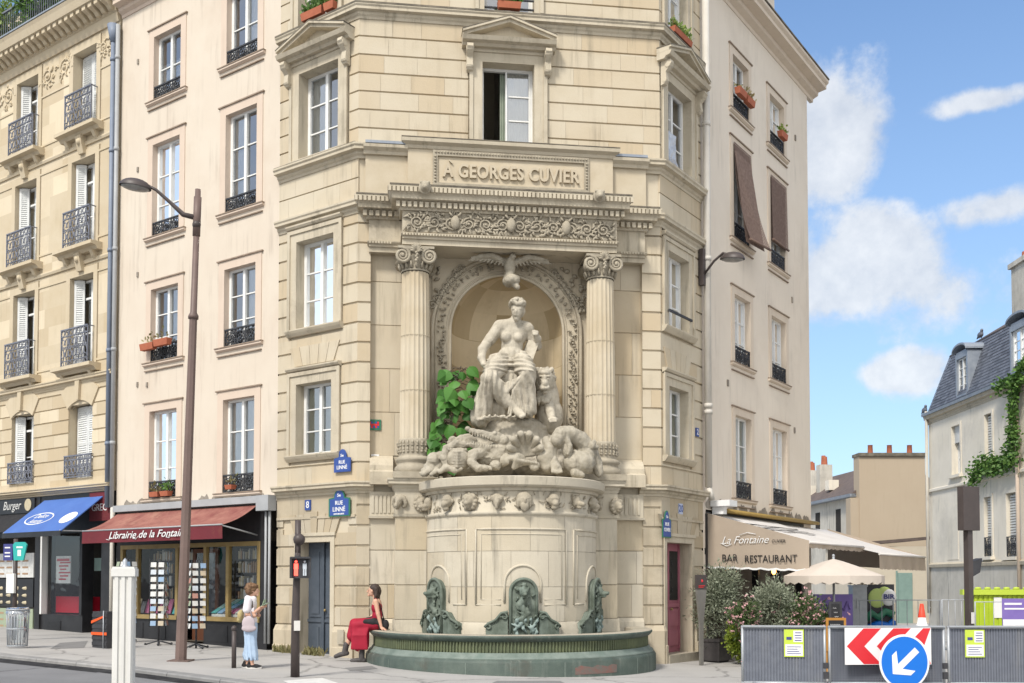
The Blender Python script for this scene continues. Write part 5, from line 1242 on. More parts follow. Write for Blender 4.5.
def pink_building():
 F = FL; B = thing('pink_building', 'tall plain pale pink rendered apartment building above the maroon bookshop awning', 'building', F.p(-5.4, -1, 0))
 A, Bc = (-7.08, -6.0), (-4.27, -3.18); u0, u1 = -8.46, -2.42
 W = [(c[0], c[1], z[0], z[1]) for z in ROWS for c in (A, Bc)]; W[1] = (Bc[0], Bc[1], 13.8, 15.55)
 m = MB(); wall_panel(m, F, u0, u1, 3.5, 17.2, W, depth=.3); shell(m, F, u0, u1, 3.45, 17.2, 7)
 m.quad(F.p(u0, 0, 3.45), F.p(u1, 0, 3.45), F.p(u1, -7, 3.45), F.p(u0, -7, 3.45))
 m.build('wall', M['pink'], B, fix=False)
 cur = [('curtain', 0, 1, 0, .6), ('curtain', .5, 1, 0, 1), ('curtain', .0, 1, 0, 1), ('curtain', 0, .5, 0, 1), ('curtain', .52, 1, 0, 1), ('curtain', .5, 1, 0, 1), ('curtain', 0, 1, 0, 1), ('curtain', 0, 1, 0, 1)]
 for i, o in enumerate(W): trim_window(F, B, o, 'pink_trim', guard=.36 if i < 4 else .42, rows=3 if i > 1 else 2, curtain=cur[i])
 m = MB(); mould(F, None, '', u0, u1, cornice_prof(16.3, 16.75, .34), mb=m); m.build('cornice', M['pink_trim'], B)
 r = random.Random(2)
 for k in range(9):
  u = u0 + .5 + .6 * k + r.uniform(-.1, .1); w = r.uniform(.22, .30)
  n = 18; m = MB(); m.poly([F.p(u + w * math.cos(2 * PI * i / n) * r.uniform(.8, 1), .004, max(3.56, 3.62 + .17 * math.sin(2 * PI * i / n) * r.uniform(.3, 1.1))) for i in range(n)]); m.build('damp_patch', M['damp'], B, fix=False)
 for u, z in ((-7.75, 14.9), (-7.6, 6.6), (-7.2, 6.55), (-7.7, 12.1), (-7.65, 9.4)): m = MB(); m.box(F, u - .03, u + .03, .0, .03, z, z + .12); m.build('wall_tie', M['damp'], B, fix=False)
 for u, mt, r_, nm in ((-8.67, 'bluepipe', .062, 1), (-8.47, 'greypipe', .055, 2)):
  m = MB(); m.tube([F.p(u, .12, 3.6), F.p(u, .12, 16.1)], r_, n=10)
  for z in (5.2, 7.6, 10.2, 12.8, 15.2): m.tube([F.p(u, .12, z), F.p(u, .12, z + .09)], r_ * 1.25, n=10)
  if nm == 1: m.tube([F.p(u, .12, 15.7), F.p(u, .12, 16.15)], [.08, .16], n=10)
  m.build('drainpipe', M[mt], B)
 m = MB(); m.tube([F.p(-8.45, .1, 3.6), F.p(-8.45, .1, .5)], .06, n=8); m.build('drainpipe', M['pipe'], B)
 for u in (-2.66, -2.54): m = MB(); m.tube([F.p(u, .1, 3.35), F.p(u, .1, .35)], .03, n=8); m.build('drainpipe', M['greypipe'], B)
 m = MB(); m.box(F, -2.84, -2.44, .0, .24, 3.28, 3.62); m.build('junction_box', M['greypipe'], B)
 m = MB(); m.box(F, -8.3, -2.86, .02, .20, 3.46, 3.62); m.build('awning_cassette', M['greypipe'], B)
 g = MB(); X = [-8.15, -5.92, -4.86, -2.98]
 g.box(F, -8.2, -2.93, -.06, .03, 2.52, 2.62)
 for x in (-8.15, -7.5, -5.92, -4.86, -4.05, -2.98): g.box(F, x - .05, x + .05, -.06, .03, .80, 2.52)
 g.box(F, -8.2, -5.87, -.06, .06, .80, .90); g.box(F, -4.91, -2.93, -.06, .06, .80, .90)
 g.build('shop_frame', M['gold'], B)
 k = MB(); k.box(F, -8.4, -2.7, -.5, .0, 2.62, 3.46); k.box(F, -8.2, -5.87, -.12, -.0, -.3, .80); k.box(F, -4.91, -2.93, -.12, -.0, -.3, .80); k.box(F, -2.93, -2.7, -.3, .02, -.3, 2.62); k.box(F, -8.4, -8.2, -.3, .02, -.3, 2.62)
 for x in (-7.6, -6.7, -4.4, -3.5): k.box(F, x - .35, x + .35, .0, .012, .32, .70)
 k.build('shop_base', M['blackwood'], B)
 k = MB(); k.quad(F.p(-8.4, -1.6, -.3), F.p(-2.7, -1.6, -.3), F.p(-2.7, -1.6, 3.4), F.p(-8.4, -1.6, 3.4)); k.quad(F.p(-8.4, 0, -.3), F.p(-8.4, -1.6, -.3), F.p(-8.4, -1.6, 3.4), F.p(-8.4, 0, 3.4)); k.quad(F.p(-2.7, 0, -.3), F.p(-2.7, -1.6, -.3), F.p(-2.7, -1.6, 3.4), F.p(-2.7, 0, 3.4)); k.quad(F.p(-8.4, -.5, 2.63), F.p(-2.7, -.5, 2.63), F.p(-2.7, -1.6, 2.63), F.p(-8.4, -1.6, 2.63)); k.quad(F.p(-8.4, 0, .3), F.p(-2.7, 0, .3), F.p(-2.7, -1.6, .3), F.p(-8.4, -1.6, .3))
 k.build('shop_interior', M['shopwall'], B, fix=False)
 for x0, x1 in ((-8.1, -5.95), (-4.8, -3.02)): p = MB(); p.quad(F.p(x0, -.02, .9), F.p(x1, -.02, .9), F.p(x1, -.02, 2.52), F.p(x0, -.02, 2.52)); p.build('shop_window', M['shopglass'], B, fix=False)
 d = MB(); d.box(F, -5.86, -4.92, -.45, -.40, .3, .9); 
 for x0, x1 in ((-5.86, -5.76), (-5.02, -4.92)): d.box(F, x0, x1, -.45, -.40, .9, 2.5)
 d.box(F, -5.76, -5.02, -.45, -.40, 2.4, 2.5); dd = d.build('shop_door', M['wooddoor'], B)
 p = MB(); p.quad(F.p(-5.76, -.42, .9), F.p(-5.02, -.42, .9), F.p(-5.02, -.42, 2.4), F.p(-5.76, -.42, 2.4)); p.build('pane', M['shopglass'], dd)
 bookshop_things()
def add_img(nm, cols):
 for i, c in enumerate(cols): M[nm + str(i)] = surf(nm + '_print', c, tuple(min(1, x * .6 + .1) for x in c), .6, 9 + i, 1)
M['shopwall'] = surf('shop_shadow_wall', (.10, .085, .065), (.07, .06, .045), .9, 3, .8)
M['wooddoor'] = surf('brown_shop_door', (.13, .055, .03), (.10, .04, .022), .5, 4, .8)
add_img('card', [(.62, .62, .60), (.25, .38, .55), (.50, .42, .30), (.55, .60, .66), (.45, .20, .15), (.30, .36, .24)])
add_img('book', [(.06, .36, .36), (.45, .10, .22), (.52, .45, .30), (.16, .32, .50), (.55, .55, .52), (.30, .50, .46), (.09, .09, .10), (.36, .22, .12)])
BW = lambda r: M['book%d' % r.randrange(8)]
def bookshop_things():
 F = FL; r = random.Random(4)
 for x0, x1, lab in ((-7.95, -6.05, 'dark bookcase full of books behind the wide left bookshop window'), (-4.6, -3.1, 'dark bookcase full of books behind the right bookshop window')):
  T = thing('bookcase', lab, 'bookcase', F.p((x0 + x1) / 2, -1.3, .3)); m = MB(); m.box(F, x0, x1, -.95, -.9, .3, 2.55); zz = [.95 + .32 * i for i in range(6)]
  for x in (x0, (x0 + x1) / 2, x1): m.box(F, x - .015, x + .015, -.9, -.68, .3, 2.55)
  for z in zz: m.box(F, x0 + .015, x1 - .015, -.9, -.68, z - .012, z + .012)
  m.build('shelf', M['blackwood'], T)
  b = [MB() for _ in range(4)]
  for z in zz[:-1]:
   x = x0 + .05
   while x < x1 - .08:
    w = r.uniform(.025, .06); h = r.uniform(.17, .27)
    if abs(x - (x0 + x1) / 2) > .06 and r.random() < .85: b[r.randrange(4)].box(F, x, x + w * .94, -.88, -.70, z + .013, z + .013 + h)
    x += w
  for q, mt in zip(b, ('card0', 'book2', 'book7', 'book6')): tag(q.build('books', M[mt], T, fix=False), kind='stuff')
 T = thing('display_table', 'sloping display shelf under the new books in the right shop window', 'display shelf', F.p(-4, -.5, .9))
 m = MB(); m.prism([F.p(-4.78, -.12, .88), F.p(-4.78, -.75, .88), F.p(-4.78, -.75, 1.30), F.p(-4.78, -.12, .95)], F.d * 1.72); m.build('board', M['card0'], T)
 for i in range(8):
  for j in range(3):
   u = -4.68 + .21 * i + r.uniform(-.01, .01); t = .14 + .29 * j; o = -.12 - .63 * t; z = .955 + .35 * t; mt = M['book%d' % ((i * 3 + j * 5) % 8)]
   q = MB(); q.obox(F.p(u, o, z + .03), F.d * .085, (F.n * -.63 + Vector((0, 0, .35))).normalized() * .115, (F.n * .35 + Vector((0, 0, .63))).normalized() * .012)
   single(q.build('book', mt), 'thin paperback lying on the sloping display in the right bookshop window', 'book', 'books on the sloping window display')
 m = MB(); m.box(F, -8.08, -6.0, -.55, -.08, .86, .92); single(m.build('window_ledge', M['blackwood']), 'dark ledge inside the left bookshop window below the upright books', 'ledge')
 for i in range(9):
  u = -7.9 + .22 * i; h = r.uniform(.22, .36); q = MB(); q.obox(F.p(u, -.3, .925 + h / 2), F.d * r.uniform(.07, .10), Vector((0, 0, h / 2)) - F.n * .05, F.n * .012)
  single(q.build('book', BW(r)), 'paperback propped upright on the ledge of the left bookshop window', 'book', 'books propped in the left window')
 T = thing('pendant_lamp', 'black pendant lamp hanging inside the right bookshop window', 'lamp', F.p(-3.4, -.6, 2.1)); m = MB(); c = F.p(-3.4, -.6, 0)
 m.lathe(c, [(.03, 2.3), (.05, 2.26), (.15, 2.16), (.17, 2.08)], 16); m.build('shade', M['shoplamp'], T); m = MB(); m.tube([F.p(-3.4, -.6, 2.62), F.p(-3.4, -.6, 2.28)], .008, n=5); m.build('cord', M['shoplamp'], T)
 T = thing('shop_awning', 'faded maroon bookshop awning with cursive white lettering on its valance', 'awning', F.p(-5.6, .1, 3.4)); a, b, o = -8.2, -2.92, 1.08
 m = MB(); n = 24
 for i in range(n):
  x0, x1 = a + (b - a) * i / n, a + (b - a) * (i + 1) / n
  for k in range(5):
   f0, f1 = k / 5, (k + 1) / 5; sag = lambda f: -.10 * math.sin(PI * f)
   m.quad(F.p(x0, .12 + (o - .12) * f0, 3.42 - .48 * f0 + sag(f0) * .6), F.p(x1, .12 + (o - .12) * f0, 3.42 - .48 * f0 + sag(f0) * .6), F.p(x1, .12 + (o - .12) * f1, 3.42 - .48 * f1 + sag(f1) * .6), F.p(x0, .12 + (o - .12) * f1, 3.42 - .48 * f1 + sag(f1) * .6), sm=True)
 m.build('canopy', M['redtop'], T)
 v = MB()
 for i in range(48):
  x0, x1 = a + (b - a) * i / 48, a + (b - a) * (i + 1) / 48; w = lambda x: .012 * math.sin(x * 9) + .006 * math.sin(x * 23)
  v.quad(F.p(x0, o + .004, 2.945), F.p(x1, o + .004, 2.945), F.p(x1, o + w(x1), 2.64), F.p(x0, o + w(x0), 2.64), sm=True)
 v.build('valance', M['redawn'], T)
 L = MB(); V, Fc = text_mesh('Librairie de la Fontaine', .24, plane_m(F, -5.55, o + .022, 2.80), depth=.003, shear=.38, weight=.001, fitw=3.0); L.add(V, Fc)
 for u in (-7.06, -6.0, -4.75): L.tube([F.p(u - .1, o + .024, 2.72), F.p(u + .02, o + .024, 2.70), F.p(u + .1, o + .024, 2.76)], .008, n=4)
 L.build('lettering', M['signwhite'], T)
 m = MB(); m.tube([F.p(a, o, 2.945), F.p(b, o, 2.945)], .02, n=6)
 for x in (a + .02, b - .02): m.tube([F.p(x, .1, 2.75), F.p(x, o, 2.93)], .018, n=6)
 m.build('arm', M['greypipe'], T)
 def stand(x, y, rz, lab, h=1.95):
  T = thing('postcard_stand', lab, 'postcard rack', (x, y, gz(x)), rz, 'postcard stands outside the bookshop'); z = gz(x); m = MB(); c = Vector((x, y, z))
  m.tube([c, c + Vector((0, 0, h))], .022, n=8)
  for k in range(4): a = k * PI / 2 + .6 + rz; m.tube([c + Vector((0, 0, .10)), c + Vector((math.cos(a) * .28, math.sin(a) * .28, .02))], .018, n=6); m.ball(c + Vector((math.cos(a) * .28, math.sin(a) * .28, .03)), .03, 6, 4)
  for s in range(4):
   a = s * PI / 2 + rz + .4; d = Vector((math.cos(a), math.sin(a), 0)); t = Vector((-d.y, d.x, 0))
   for q in (-.17, 0, .17): m.tube([c + d * .16 + t * q + Vector((0, 0, .42)), c + d * .16 + t * q + Vector((0, 0, h))], .004, n=4)
  m.build('frame', M['iron'], T); r = random.Random(int(x * 10))
  for s in range(4):
   a = s * PI / 2 + rz + .4; d = Vector((math.cos(a), math.sin(a), 0)); t = Vector((-d.y, d.x, 0))
   if d.dot(Vector((-x, -y, 0))) < 0: continue
   for j in range(9):
    for q in (-1, 1):
     w = MB(); p = c + d * .175 + t * q * .085 + Vector((0, 0, .50 + .165 * j)); w.obox(p, t * .060, Vector((0, 0, .054)) - d * .012, d * .003)
     w.build('postcard', M['card%d' % r.choice((0, 0, 1, 2, 3, 0, 4, 5))], T, fix=False)
 stand(-8.02, 23.2, -.3, 'revolving postcard stand in front of the wide left bookshop window'); stand(-6.95, 22.5, .2, 'revolving postcard stand beside the bookshop door, right of the lamp post'); stand(-9.0, 23.85, .5, 'revolving postcard stand at the shop corner, half behind the white post')
def stone_house():
 F = FL; B = thing('stone_house', 'ornate honey stone apartment house with iron balconettes and dentil cornice above the snack bar', 'building', F.p(-12, -1, 0))
 Cc, D, E = (-10.68, -9.58), (-13.56, -12.43), (-16.5, -15.4); u0, u1 = -19, -8.56
 Z = [(13.8, 16.02), (10.6, 13.04), (7.42, 9.87), (4.45, 6.42)]
 W = [(c[0], c[1], z[0], z[1]) for z in Z for c in (Cc, D, E)]
 m = MB(); wall_panel(m, F, u0, u1, 4.2, 17.0, W, off=-.03, depth=.38); shell(m, F, u0, u1, 4.15, 17.3, 7); m.quad(F.p(u0, 0, 4.15), F.p(u1, 0, 4.15), F.p(u1, -7, 4.15), F.p(u0, -7, 4.15)); m.build('wall', M['lstone'], B, fix=False)
 s = MB(); ex = [(a - .2, b + .2, z0 - .1, z1 + .22) for a, b, z0, z1 in W]
 blocks(s, F, u0, u1, 4.25, 6.95, [(a - .01, b + .01, z0, z1) for a, b, z0, z1 in W], ch=.36, bl=.9, gh=.03, seed=5)
 blocks(s, F, u0, u1, 7.15, 16.3, ex, ch=.52, bl=1.1, gh=0, gv=0, seed=6, tamp=.6); s.build('ashlar', M['lstone'], B, fix=False)
 m = MB()
 mould(F, None, '', u0, u1, cornice_prof(6.92, 7.15, .16), mb=m); mould(F, None, '', u0, u1, cornice_prof(4.05, 4.24, .22), mb=m)
 for z in (10.15, 13.35): mould(F, None, '', u0, u1, [(-.03, z), (.04, z), (.06, z + .06), (.05, z + .1), (-.03, z + .1)], mb=m)
 mould(F, None, '', u0, u1, [(-.03, 16.28), (.05, 16.28), (.08, 16.36), (.1, 16.5), (.14, 16.52), (.14, 16.74), (.5, 16.80), (.56, 16.98), (.6, 17.06), (-.03, 17.1)], mb=m)
 m.build('cornice', M['lstone'], B, fix=False)
 d = MB(); n = 38
 for i in range(n): u = u0 + (u1 - u0) * (i + .5) / n; mould(F, None, '', u - .075, u + .075, [(.12, 16.52), (.22, 16.54), (.30, 16.62), (.46, 16.68), (.46, 16.80), (.12, 16.80)], mb=d)
 d.build('dentils', M['lstone'], B, fix=False)
 r = random.Random(8)
 for (a, b, z0, z1) in W:
  top = z1 > 15; arch = z1 < 7; q = MB()
  if not arch:
   for x0, x1, y0, y1 in ((a - .18, a, z0, z1 + .2), (b, b + .18, z0, z1 + .2), (a, b, z1, z1 + .2)): q.box(F, x0, x1, -.38, .025, y0, y1)
   mould(F, None, '', a - .36, b + .36, [(-.03, z0 - .2), (.14, z0 - .2), (.2, z0 - .12), (.34, z0 - .1), (.34, z0 - .01), (-.03, z0)], mb=q)
   for sx in (a - .1, b + .1): mould(F, None, '', sx - .06, sx + .06, [(0, z0 - .2), (.2, z0 - .2), (.12, z0 - .34), (.04, z0 - .42), (0, z0 - .42)], mb=q)
   if not top:
    c = (a + b) / 2; mould(F, None, '', c - .12, c + .12, [(0, z1 + .1), (.10, z1 + .1), (.17, z1 + .36), (.2, z1 + .56), (0, z1 + .56)], mb=q); q.ball(F.p(c, .14, z1 + .4), (.1, .1, .1), 8, 6); q.tube([F.p(c - .14, .16, z1 + .53), F.p(c + .14, .16, z1 + .53)], .05, n=8)
  else:
   c = (a + b) / 2; n = 9
   for i in range(n):
    t0, t1 = -.62 + 1.24 * i / n, -.62 + 1.24 * (i + 1) / n; P = []
    for t, R_ in ((t0, 1.02), (t1, 1.02), (t1, 1.58 + .1 * (i == 4)), (t0, 1.58 + .1 * (i == 4))): P.append(F.p(c + math.sin(t) * R_ * .95, -.02, z1 - .92 + math.cos(t) * R_))
    q.prism(P, F.n * (.06 + .08 * (i == 4)))
   for k in range(8):
    t0, t1 = -.62 + 1.24 * k / 8, -.62 + 1.24 * (k + 1) / 8
    q.quad(F.p(c + math.sin(t0) * .96, -.10, z1 - .92 + math.cos(t0) * 1.0), F.p(c + math.sin(t1) * .96, -.10, z1 - .92 + math.cos(t1) * 1.0), F.p(c + math.sin(t1) * .96, -.1, z1 + .1), F.p(c + math.sin(t0) * .96, -.1, z1 + .1))
  q.build('window_surround', M['lstone'], B, fix=False)
  closed = (top and a > -11) or (arch and a > -11)
  window(F, B, a + .02, b - .02, z0 + .02, z1 - .02, off=-.33, rows=2, transom=.78, curtain=None if closed else ('curtain', .2, 1, 0, r.choice((.75, 1, 1))))
  def leaf(x0, o0, x1, o1):
   s = MB(); A_, B_ = F.p(x0, o0, 0), F.p(x1, o1, 0); d_ = (B_ - A_); L = d_.length; d_.normalize(); nn = Vector((d_.y, -d_.x, 0)); zc = (z0 + z1) / 2; h = (z1 - z0) / 2 - .03; up = Vector((0, 0, 1))
   mid = (A_ + B_) / 2
   for f in (.03, L - .03): s.obox(A_ + d_ * f + up * zc, d_ * .03, nn * .018, up * h)
   for z in (z0 + .07, zc, z1 - .07): s.obox(mid + up * z, d_ * (L / 2 - .06), nn * .018, up * .05)
   k = int(2 * h / .06)
   for i in range(k): s.obox(mid + up * (z0 + .05 + (2 * h - .06) * (i + .5) / k), d_ * (L / 2 - .055), nn * .012 + up * .012, up * .018 - nn * .014)
   s.build('shutter', M['shutter'], B, fix=False)
  if closed: leaf(a + .03, -.26, (a + b) / 2, -.24); leaf((a + b) / 2 + .01, -.24, b - .03, -.26)
  else: leaf(a + .03, -.10, a + .25, -.27)
  scroll_rail(F, B, a - .08, b + .08, z0 + .02, z0 + (1.02 if not arch else .62), .20 if not arch else .06, 'grey_iron', 0, ret=.2)
 p = MB()
 for c in (-9.07, -11.55, -14.45):
  w = .85 if c < -9.2 else .42
  p.box(F, c - w, c + w, -.01, .02, 15.42, 16.22) if False else None
  foliage_relief(p, lambda s_, t, h: F.p(c - w + s_, h * .6, 15.50 + t), 2 * w, .62, r, 1.2, .08, .03)
  for z0, z1 in ((13.85, 15.3), (10.75, 13.1), (7.5, 9.9)):
   for x0, x1, y0, y1 in ((c - w, c + w, z1 - .05, z1), (c - w, c + w, z0, z0 + .05), (c - w, c - w + .05, z0, z1), (c + w - .05, c + w, z0, z1)): p.box(F, x0, x1, -.01, .022, y0, y1)
 p.build('carved_panel', M['lstone'], B, fix=False)
 rl = MB(); o = .35
 rl.box(F, u0, u1, o - .03, o + .03, 18.0, 18.05); rl.box(F, u0, u1, o - .02, o + .02, 17.2, 17.23)
 for i in range(95): u = u0 + (u1 - u0) * i / 95; rl.box(F, u - .008, u + .008, o - .008, o + .008, 17.08, 18.0)
 rl.build('terrace_rail', M['grey_iron'], B, fix=False); m = MB(); m.box(F, u0, u1, -.05, .6, 17.1, 17.14); m.build('zinc_flashing', M['zinc'], B)
 m = MB(); m.box(F, u0, u1, -6, -2.2, 17.3, 20.5); m.build('attic_storey', M['lstone'], B)
 k = MB(); k.box(F, u0, -11.98, -.4, .02, 2.95, 4.04); k.box(F, -12.0, -8.6, -.4, .0, 3.0, 4.04); k.box(F, -9.0, -8.6, -.4, .05, -.2, 3.0); k.box(F, -12.15, -11.9, -.4, .05, -.2, 3.0); k.box(F, -11.9, -9.9, -.4, .0, -.2, .82); k.box(F, -10.02, -9.9, -.3, .03, .82, 3.0)
 k.box(F, -11.6, -10.9, -.0, .015, .36, .66)
 for i in range(7): k.box(F, -11.55, -10.95, .014, .025, .39 + .036 * i, .405 + .036 * i)
 k.build('shopfront', M['blackwood'], B, fix=False)
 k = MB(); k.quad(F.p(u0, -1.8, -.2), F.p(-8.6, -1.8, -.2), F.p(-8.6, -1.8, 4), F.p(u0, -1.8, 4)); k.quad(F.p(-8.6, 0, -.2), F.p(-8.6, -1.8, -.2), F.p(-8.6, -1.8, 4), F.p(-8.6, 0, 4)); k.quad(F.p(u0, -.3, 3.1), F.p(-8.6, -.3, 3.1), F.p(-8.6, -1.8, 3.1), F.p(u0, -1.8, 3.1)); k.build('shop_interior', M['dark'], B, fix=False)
 p = MB(); p.quad(F.p(-11.85, -.1, .82), F.p(-10.0, -.1, .82), F.p(-10.0, -.1, 2.95), F.p(-11.85, -.1, 2.95)); p.build('shop_window', M['shopglass'], B)
 p = MB(); p.box(F, -11.92, -11.82, -.14, .04, .82, 2.97); p.build('shop_frame', M['white'], B)
 q = MB(); q.box(F, -9.55, -8.62, .0, .06, 3.28, 4.02); f = q.build('shop_fascia', M['redawn'], B); L = MB(); V, Fc = text_mesh('GREC', .26, plane_m(F, -9.1, .063, 3.62), depth=.004, fitw=.66); L.add(V, Fc); L.build('lettering', M['signwhite'], f)
 q = MB(); q.box(F, -11.75, -10.05, -.6, -.35, .86, 1.30); q.build('red_counter', M['redpaint'], B); q = MB(); q.box(F, -11.45, -10.75, -.18, -.16, 1.66, 2.40); po = q.build('poster', M['card0'], B)
 L = MB()
 for k in range(6): L.box(F, -11.3 + .05 * (k % 2), -10.95 + .1 * (k % 3), -.158, -.154, 1.75 + .09 * k, 1.79 + .09 * k)
 L.box(F, -11.4, -10.8, -.158, -.154, 2.26, 2.33); L.build('poster_print', M['redpaint'], po)
 q = MB(); q.box(F, -10.75, -10.3, -.9, -.86, 2.0, 2.35); q.build('menu_screen', M['teal_curtain'], B)
 q = MB(); q.box(F, -14.2, -12.2, .02, .06, 3.62, 4.02); f = q.build('shop_fascia', M['blackwood'], B); L = MB(); V, Fc = text_mesh('Burger', .34, plane_m(F, -13.35, .064, 3.84), depth=.004, shear=.3, fitw=.95); L.add(V, Fc); L.build('lettering', M['card0'], f)
 L = MB(); L.tube([F.p(-12.52, .062, 3.84), F.p(-12.52, .075, 3.84)], .17, n=20); L.build('emblem', M['book2'], f)
 for i, (z0, z1, mt) in enumerate(((.35, .95, 'card5'), (1.0, 1.78, 'blackwood'), (1.82, 2.5, 'card0'))):
  q = MB(); q.box(F, -14.6, -12.25, -.02, .03, z0, z1); bd = q.build('menu_board', M[mt], B); L = MB()
  for a in range(3):
   for b_ in range(5): L.ball(F.p(-14.3 + .42 * b_, .03, z0 + .12 + a * .2), (.12, .02, .05), 8, 4) if i == 1 else L.box(F, -14.5 + .42 * b_, -14.2 + .42 * b_, .03, .034, z0 + .08 + .18 * a, z0 + .13 + .18 * a)
  L.build('print', M['book2' if i == 1 else 'book7'], bd, fix=False)
 q = MB(); q.prism([F.p(-14.5, .03, 3.6), F.p(-14.5, .03, 3.2), F.p(-14.5, .8, 3.05)], F.d * 2.3); single(q.build('folded_awning', M['black']), 'black folded shop awning at the far left under the burger sign', 'awning')
 T = thing('blue_awning', 'bright blue sloping snack bar awning with white oval emblems', 'awning', F.p(-10.3, .1, 3.8)); a, b, o = -11.72, -8.95, 1.2
 m = MB(); top, bot = 3.92, 2.98
 m.prism([F.p(a, .05, top), F.p(a, .05, top - .03), F.p(a, o, bot - .03), F.p(a, o, bot)], F.d * (b - a)); m.build('canopy', M['blueawn'], T)
 m = MB(); m.box(F, a, b, o - .004, o + .01, bot - .13, bot); m.build('valance', M['blackwood'], T)
 sl = Vector(F.n * (o - .05) + Vector((0, 0, bot - top))); sl.normalize(); nn = F.d.cross(sl); nn = -nn if nn.z < 0 else nn; pm = lambda u, t: F.p(u, .05 + (o - .05) * t, top + (bot - top) * t) + nn * .004
 def ell(mb, u, t, rx, ry, n=32): return [pm(u, t) + F.d * rx * math.cos(2 * PI * i / n) + sl * ry * math.sin(2 * PI * i / n) for i in range(n)]
 m = MB(); P = ell(m, -10.75, .60, .62, .27); Q = ell(m, -10.75, .60, .58, .235)
 for i in range(32): m.quad(P[i], P[(i + 1) % 32], Q[(i + 1) % 32], Q[i])
 M4 = Matrix(((F.d.x, -sl.x, nn.x, 0), (F.d.y, -sl.y, nn.y, 0), (0, -sl.z, nn.z, 0), (0, 0, 0, 1)))
 for s_, t, w in (('Delice', .53, .62), ('Antony', .68, .62)): M5 = M4.copy(); M5.translation = pm(-10.75, t); V, Fc = text_mesh(s_, .24, M5, depth=.003, shear=.35, fitw=w); m.add(V, Fc)
 m.poly(ell(m, -9.35, .62, .30, .24)); m.build('emblem', M['signwhite'], T, fix=False)
 m = MB()
 for x in (a + .05, b - .05): m.tube([F.p(x, .05, 3.0), F.p(x, o, bot)], .02, n=6)
 m.build('arm', M['greypipe'], T)
def buff_building():
 F = FR; B = thing('buff_building', 'tall plain buff rendered apartment building above the restaurant terrace', 'building', F.p(6, -1, 0))
 H, I = (4.05, 5.08), (6.58, 7.68); u0, u1 = 2.12, 9.66
 W = [(c[0], c[1], z[0], z[1]) for z in [(13.57, 15.0), (10.3, 12.68), (7.17, 8.9), (3.78, 5.86)] for c in (H, I)]
 m = MB(); wall_panel(m, F, u0, u1, 3.4, 16.4, W, depth=.3); shell(m, F, u0, u1, 3.3, 16.4, 8); m.quad(F.p(u0, 0, 3.3), F.p(u1, 0, 3.3), F.p(u1, -8, 3.3), F.p(u0, -8, 3.3))
 m.box(F, u1 - .6, u1, -8, -.01, -.5, 3.4); m.quad(F.p(u0, -.0, -.5), F.p(u0 + .15, 0, -.5), F.p(u0 + .15, 0, 3.4), F.p(u0, 0, 3.4))
 m.build('wall', M['buff'], B, fix=False)
 cur = [('teal_curtain', 0, .4, 0, 1), ('curtain', 0, .6, 0, 1), ('curtain', 0, 1, 0, 1), None, ('curtain_green', 0, 1, 0, 1), ('curtain', 0, 1, 0, 1), ('teal_curtain', .1, .9, 0, 1), ('curtain', 0, .6, 0, 1)]
 for i, o in enumerate(W): trim_window(F, B, o, 'buff_trim', guard=.44, rows=3, curtain=cur[i], lw=.19)
 m = MB(); mould(F, None, '', u0, u1 + .5, cornice_prof(16.12, 16.65, .5), mb=m); m.box(F, u1, u1 + .5, -8, 0, 16.4, 16.64); m.build('cornice', M['buff_trim'], B); m = MB(); m.box(F, u0, u1 + .52, -8, .52, 16.67, 16.71); m.build('soot_line', M['soot'], B)
 a = MB(); o = -1.0; wall_panel(a, F, u0, 11.65 - 1.9, 16.4, 20.0, [(5.6, 6.6, 17.3, 19.3)], off=o, depth=.2); shell(a, F.shifted(0, o), u0, 9.75, 16.4, 20, 6); a.build('attic_storey', M['buff'], B, fix=False)
 m = MB(); mould(F.shifted(0, o), None, '', u0, 9.75 + .35, cornice_prof(19.75, 20.2, .4), mb=m); m.build('cornice', M['buff_trim'], B)
 window(F.shifted(0, o), B, 5.6, 6.6, 17.3, 19.3, off=-.15)
 for x0 in (5.15, 6.62): m = MB(); [m.box(F, x0, x0 + .43, o + .01, o + .05, 17.3 + .08 * k, 17.35 + .08 * k) for k in range(25)]; m.build('shutter', M['shutter'], B, fix=False)
 r = random.Random(3)
 for k in range(11): u = u0 + .4 + .67 * k; w = r.uniform(.27, .34); n = 18; m = MB(); m.poly([F.p(u + w * math.cos(2 * PI * i / n) * r.uniform(.8, 1), .004, max(3.42, 3.50 + .20 * math.sin(2 * PI * i / n) * r.uniform(.3, 1.1))) for i in range(n)]); m.build('damp_patch', M['damp'], B, fix=False)
 for u, z in ((3.6, 6.5), (8.3, 5.9), (8.6, 14.4), (8.2, 9.6)): m = MB(); m.box(F, u - .04, u + .04, 0, .03, z, z + .16); m.build('wall_tie', M['damp'], B, fix=False)
 m = MB(); m.tube([F.p(2.14, .14, 3.9), F.p(2.14, .14, 17)], .085, n=12)
 for z in (5.6, 5.75, 9.2, 12.4): m.tube([F.p(2.14, .14, z), F.p(2.14, .14, z + .1)], .10, n=12)
 m.tube([F.p(2.14, .14, 3.9), F.p(2.2, .2, 3.6)], .07, n=10); m.build('drainpipe', M['pipe'], B)
 q = MB(); q.box(F, 2.5, 2.95, .02, .5, 3.48, 3.62); q.box(F, 2.6, 2.8, .02, .3, 3.3, 3.5); q.build('alarm_box', M['signwhite'], B)
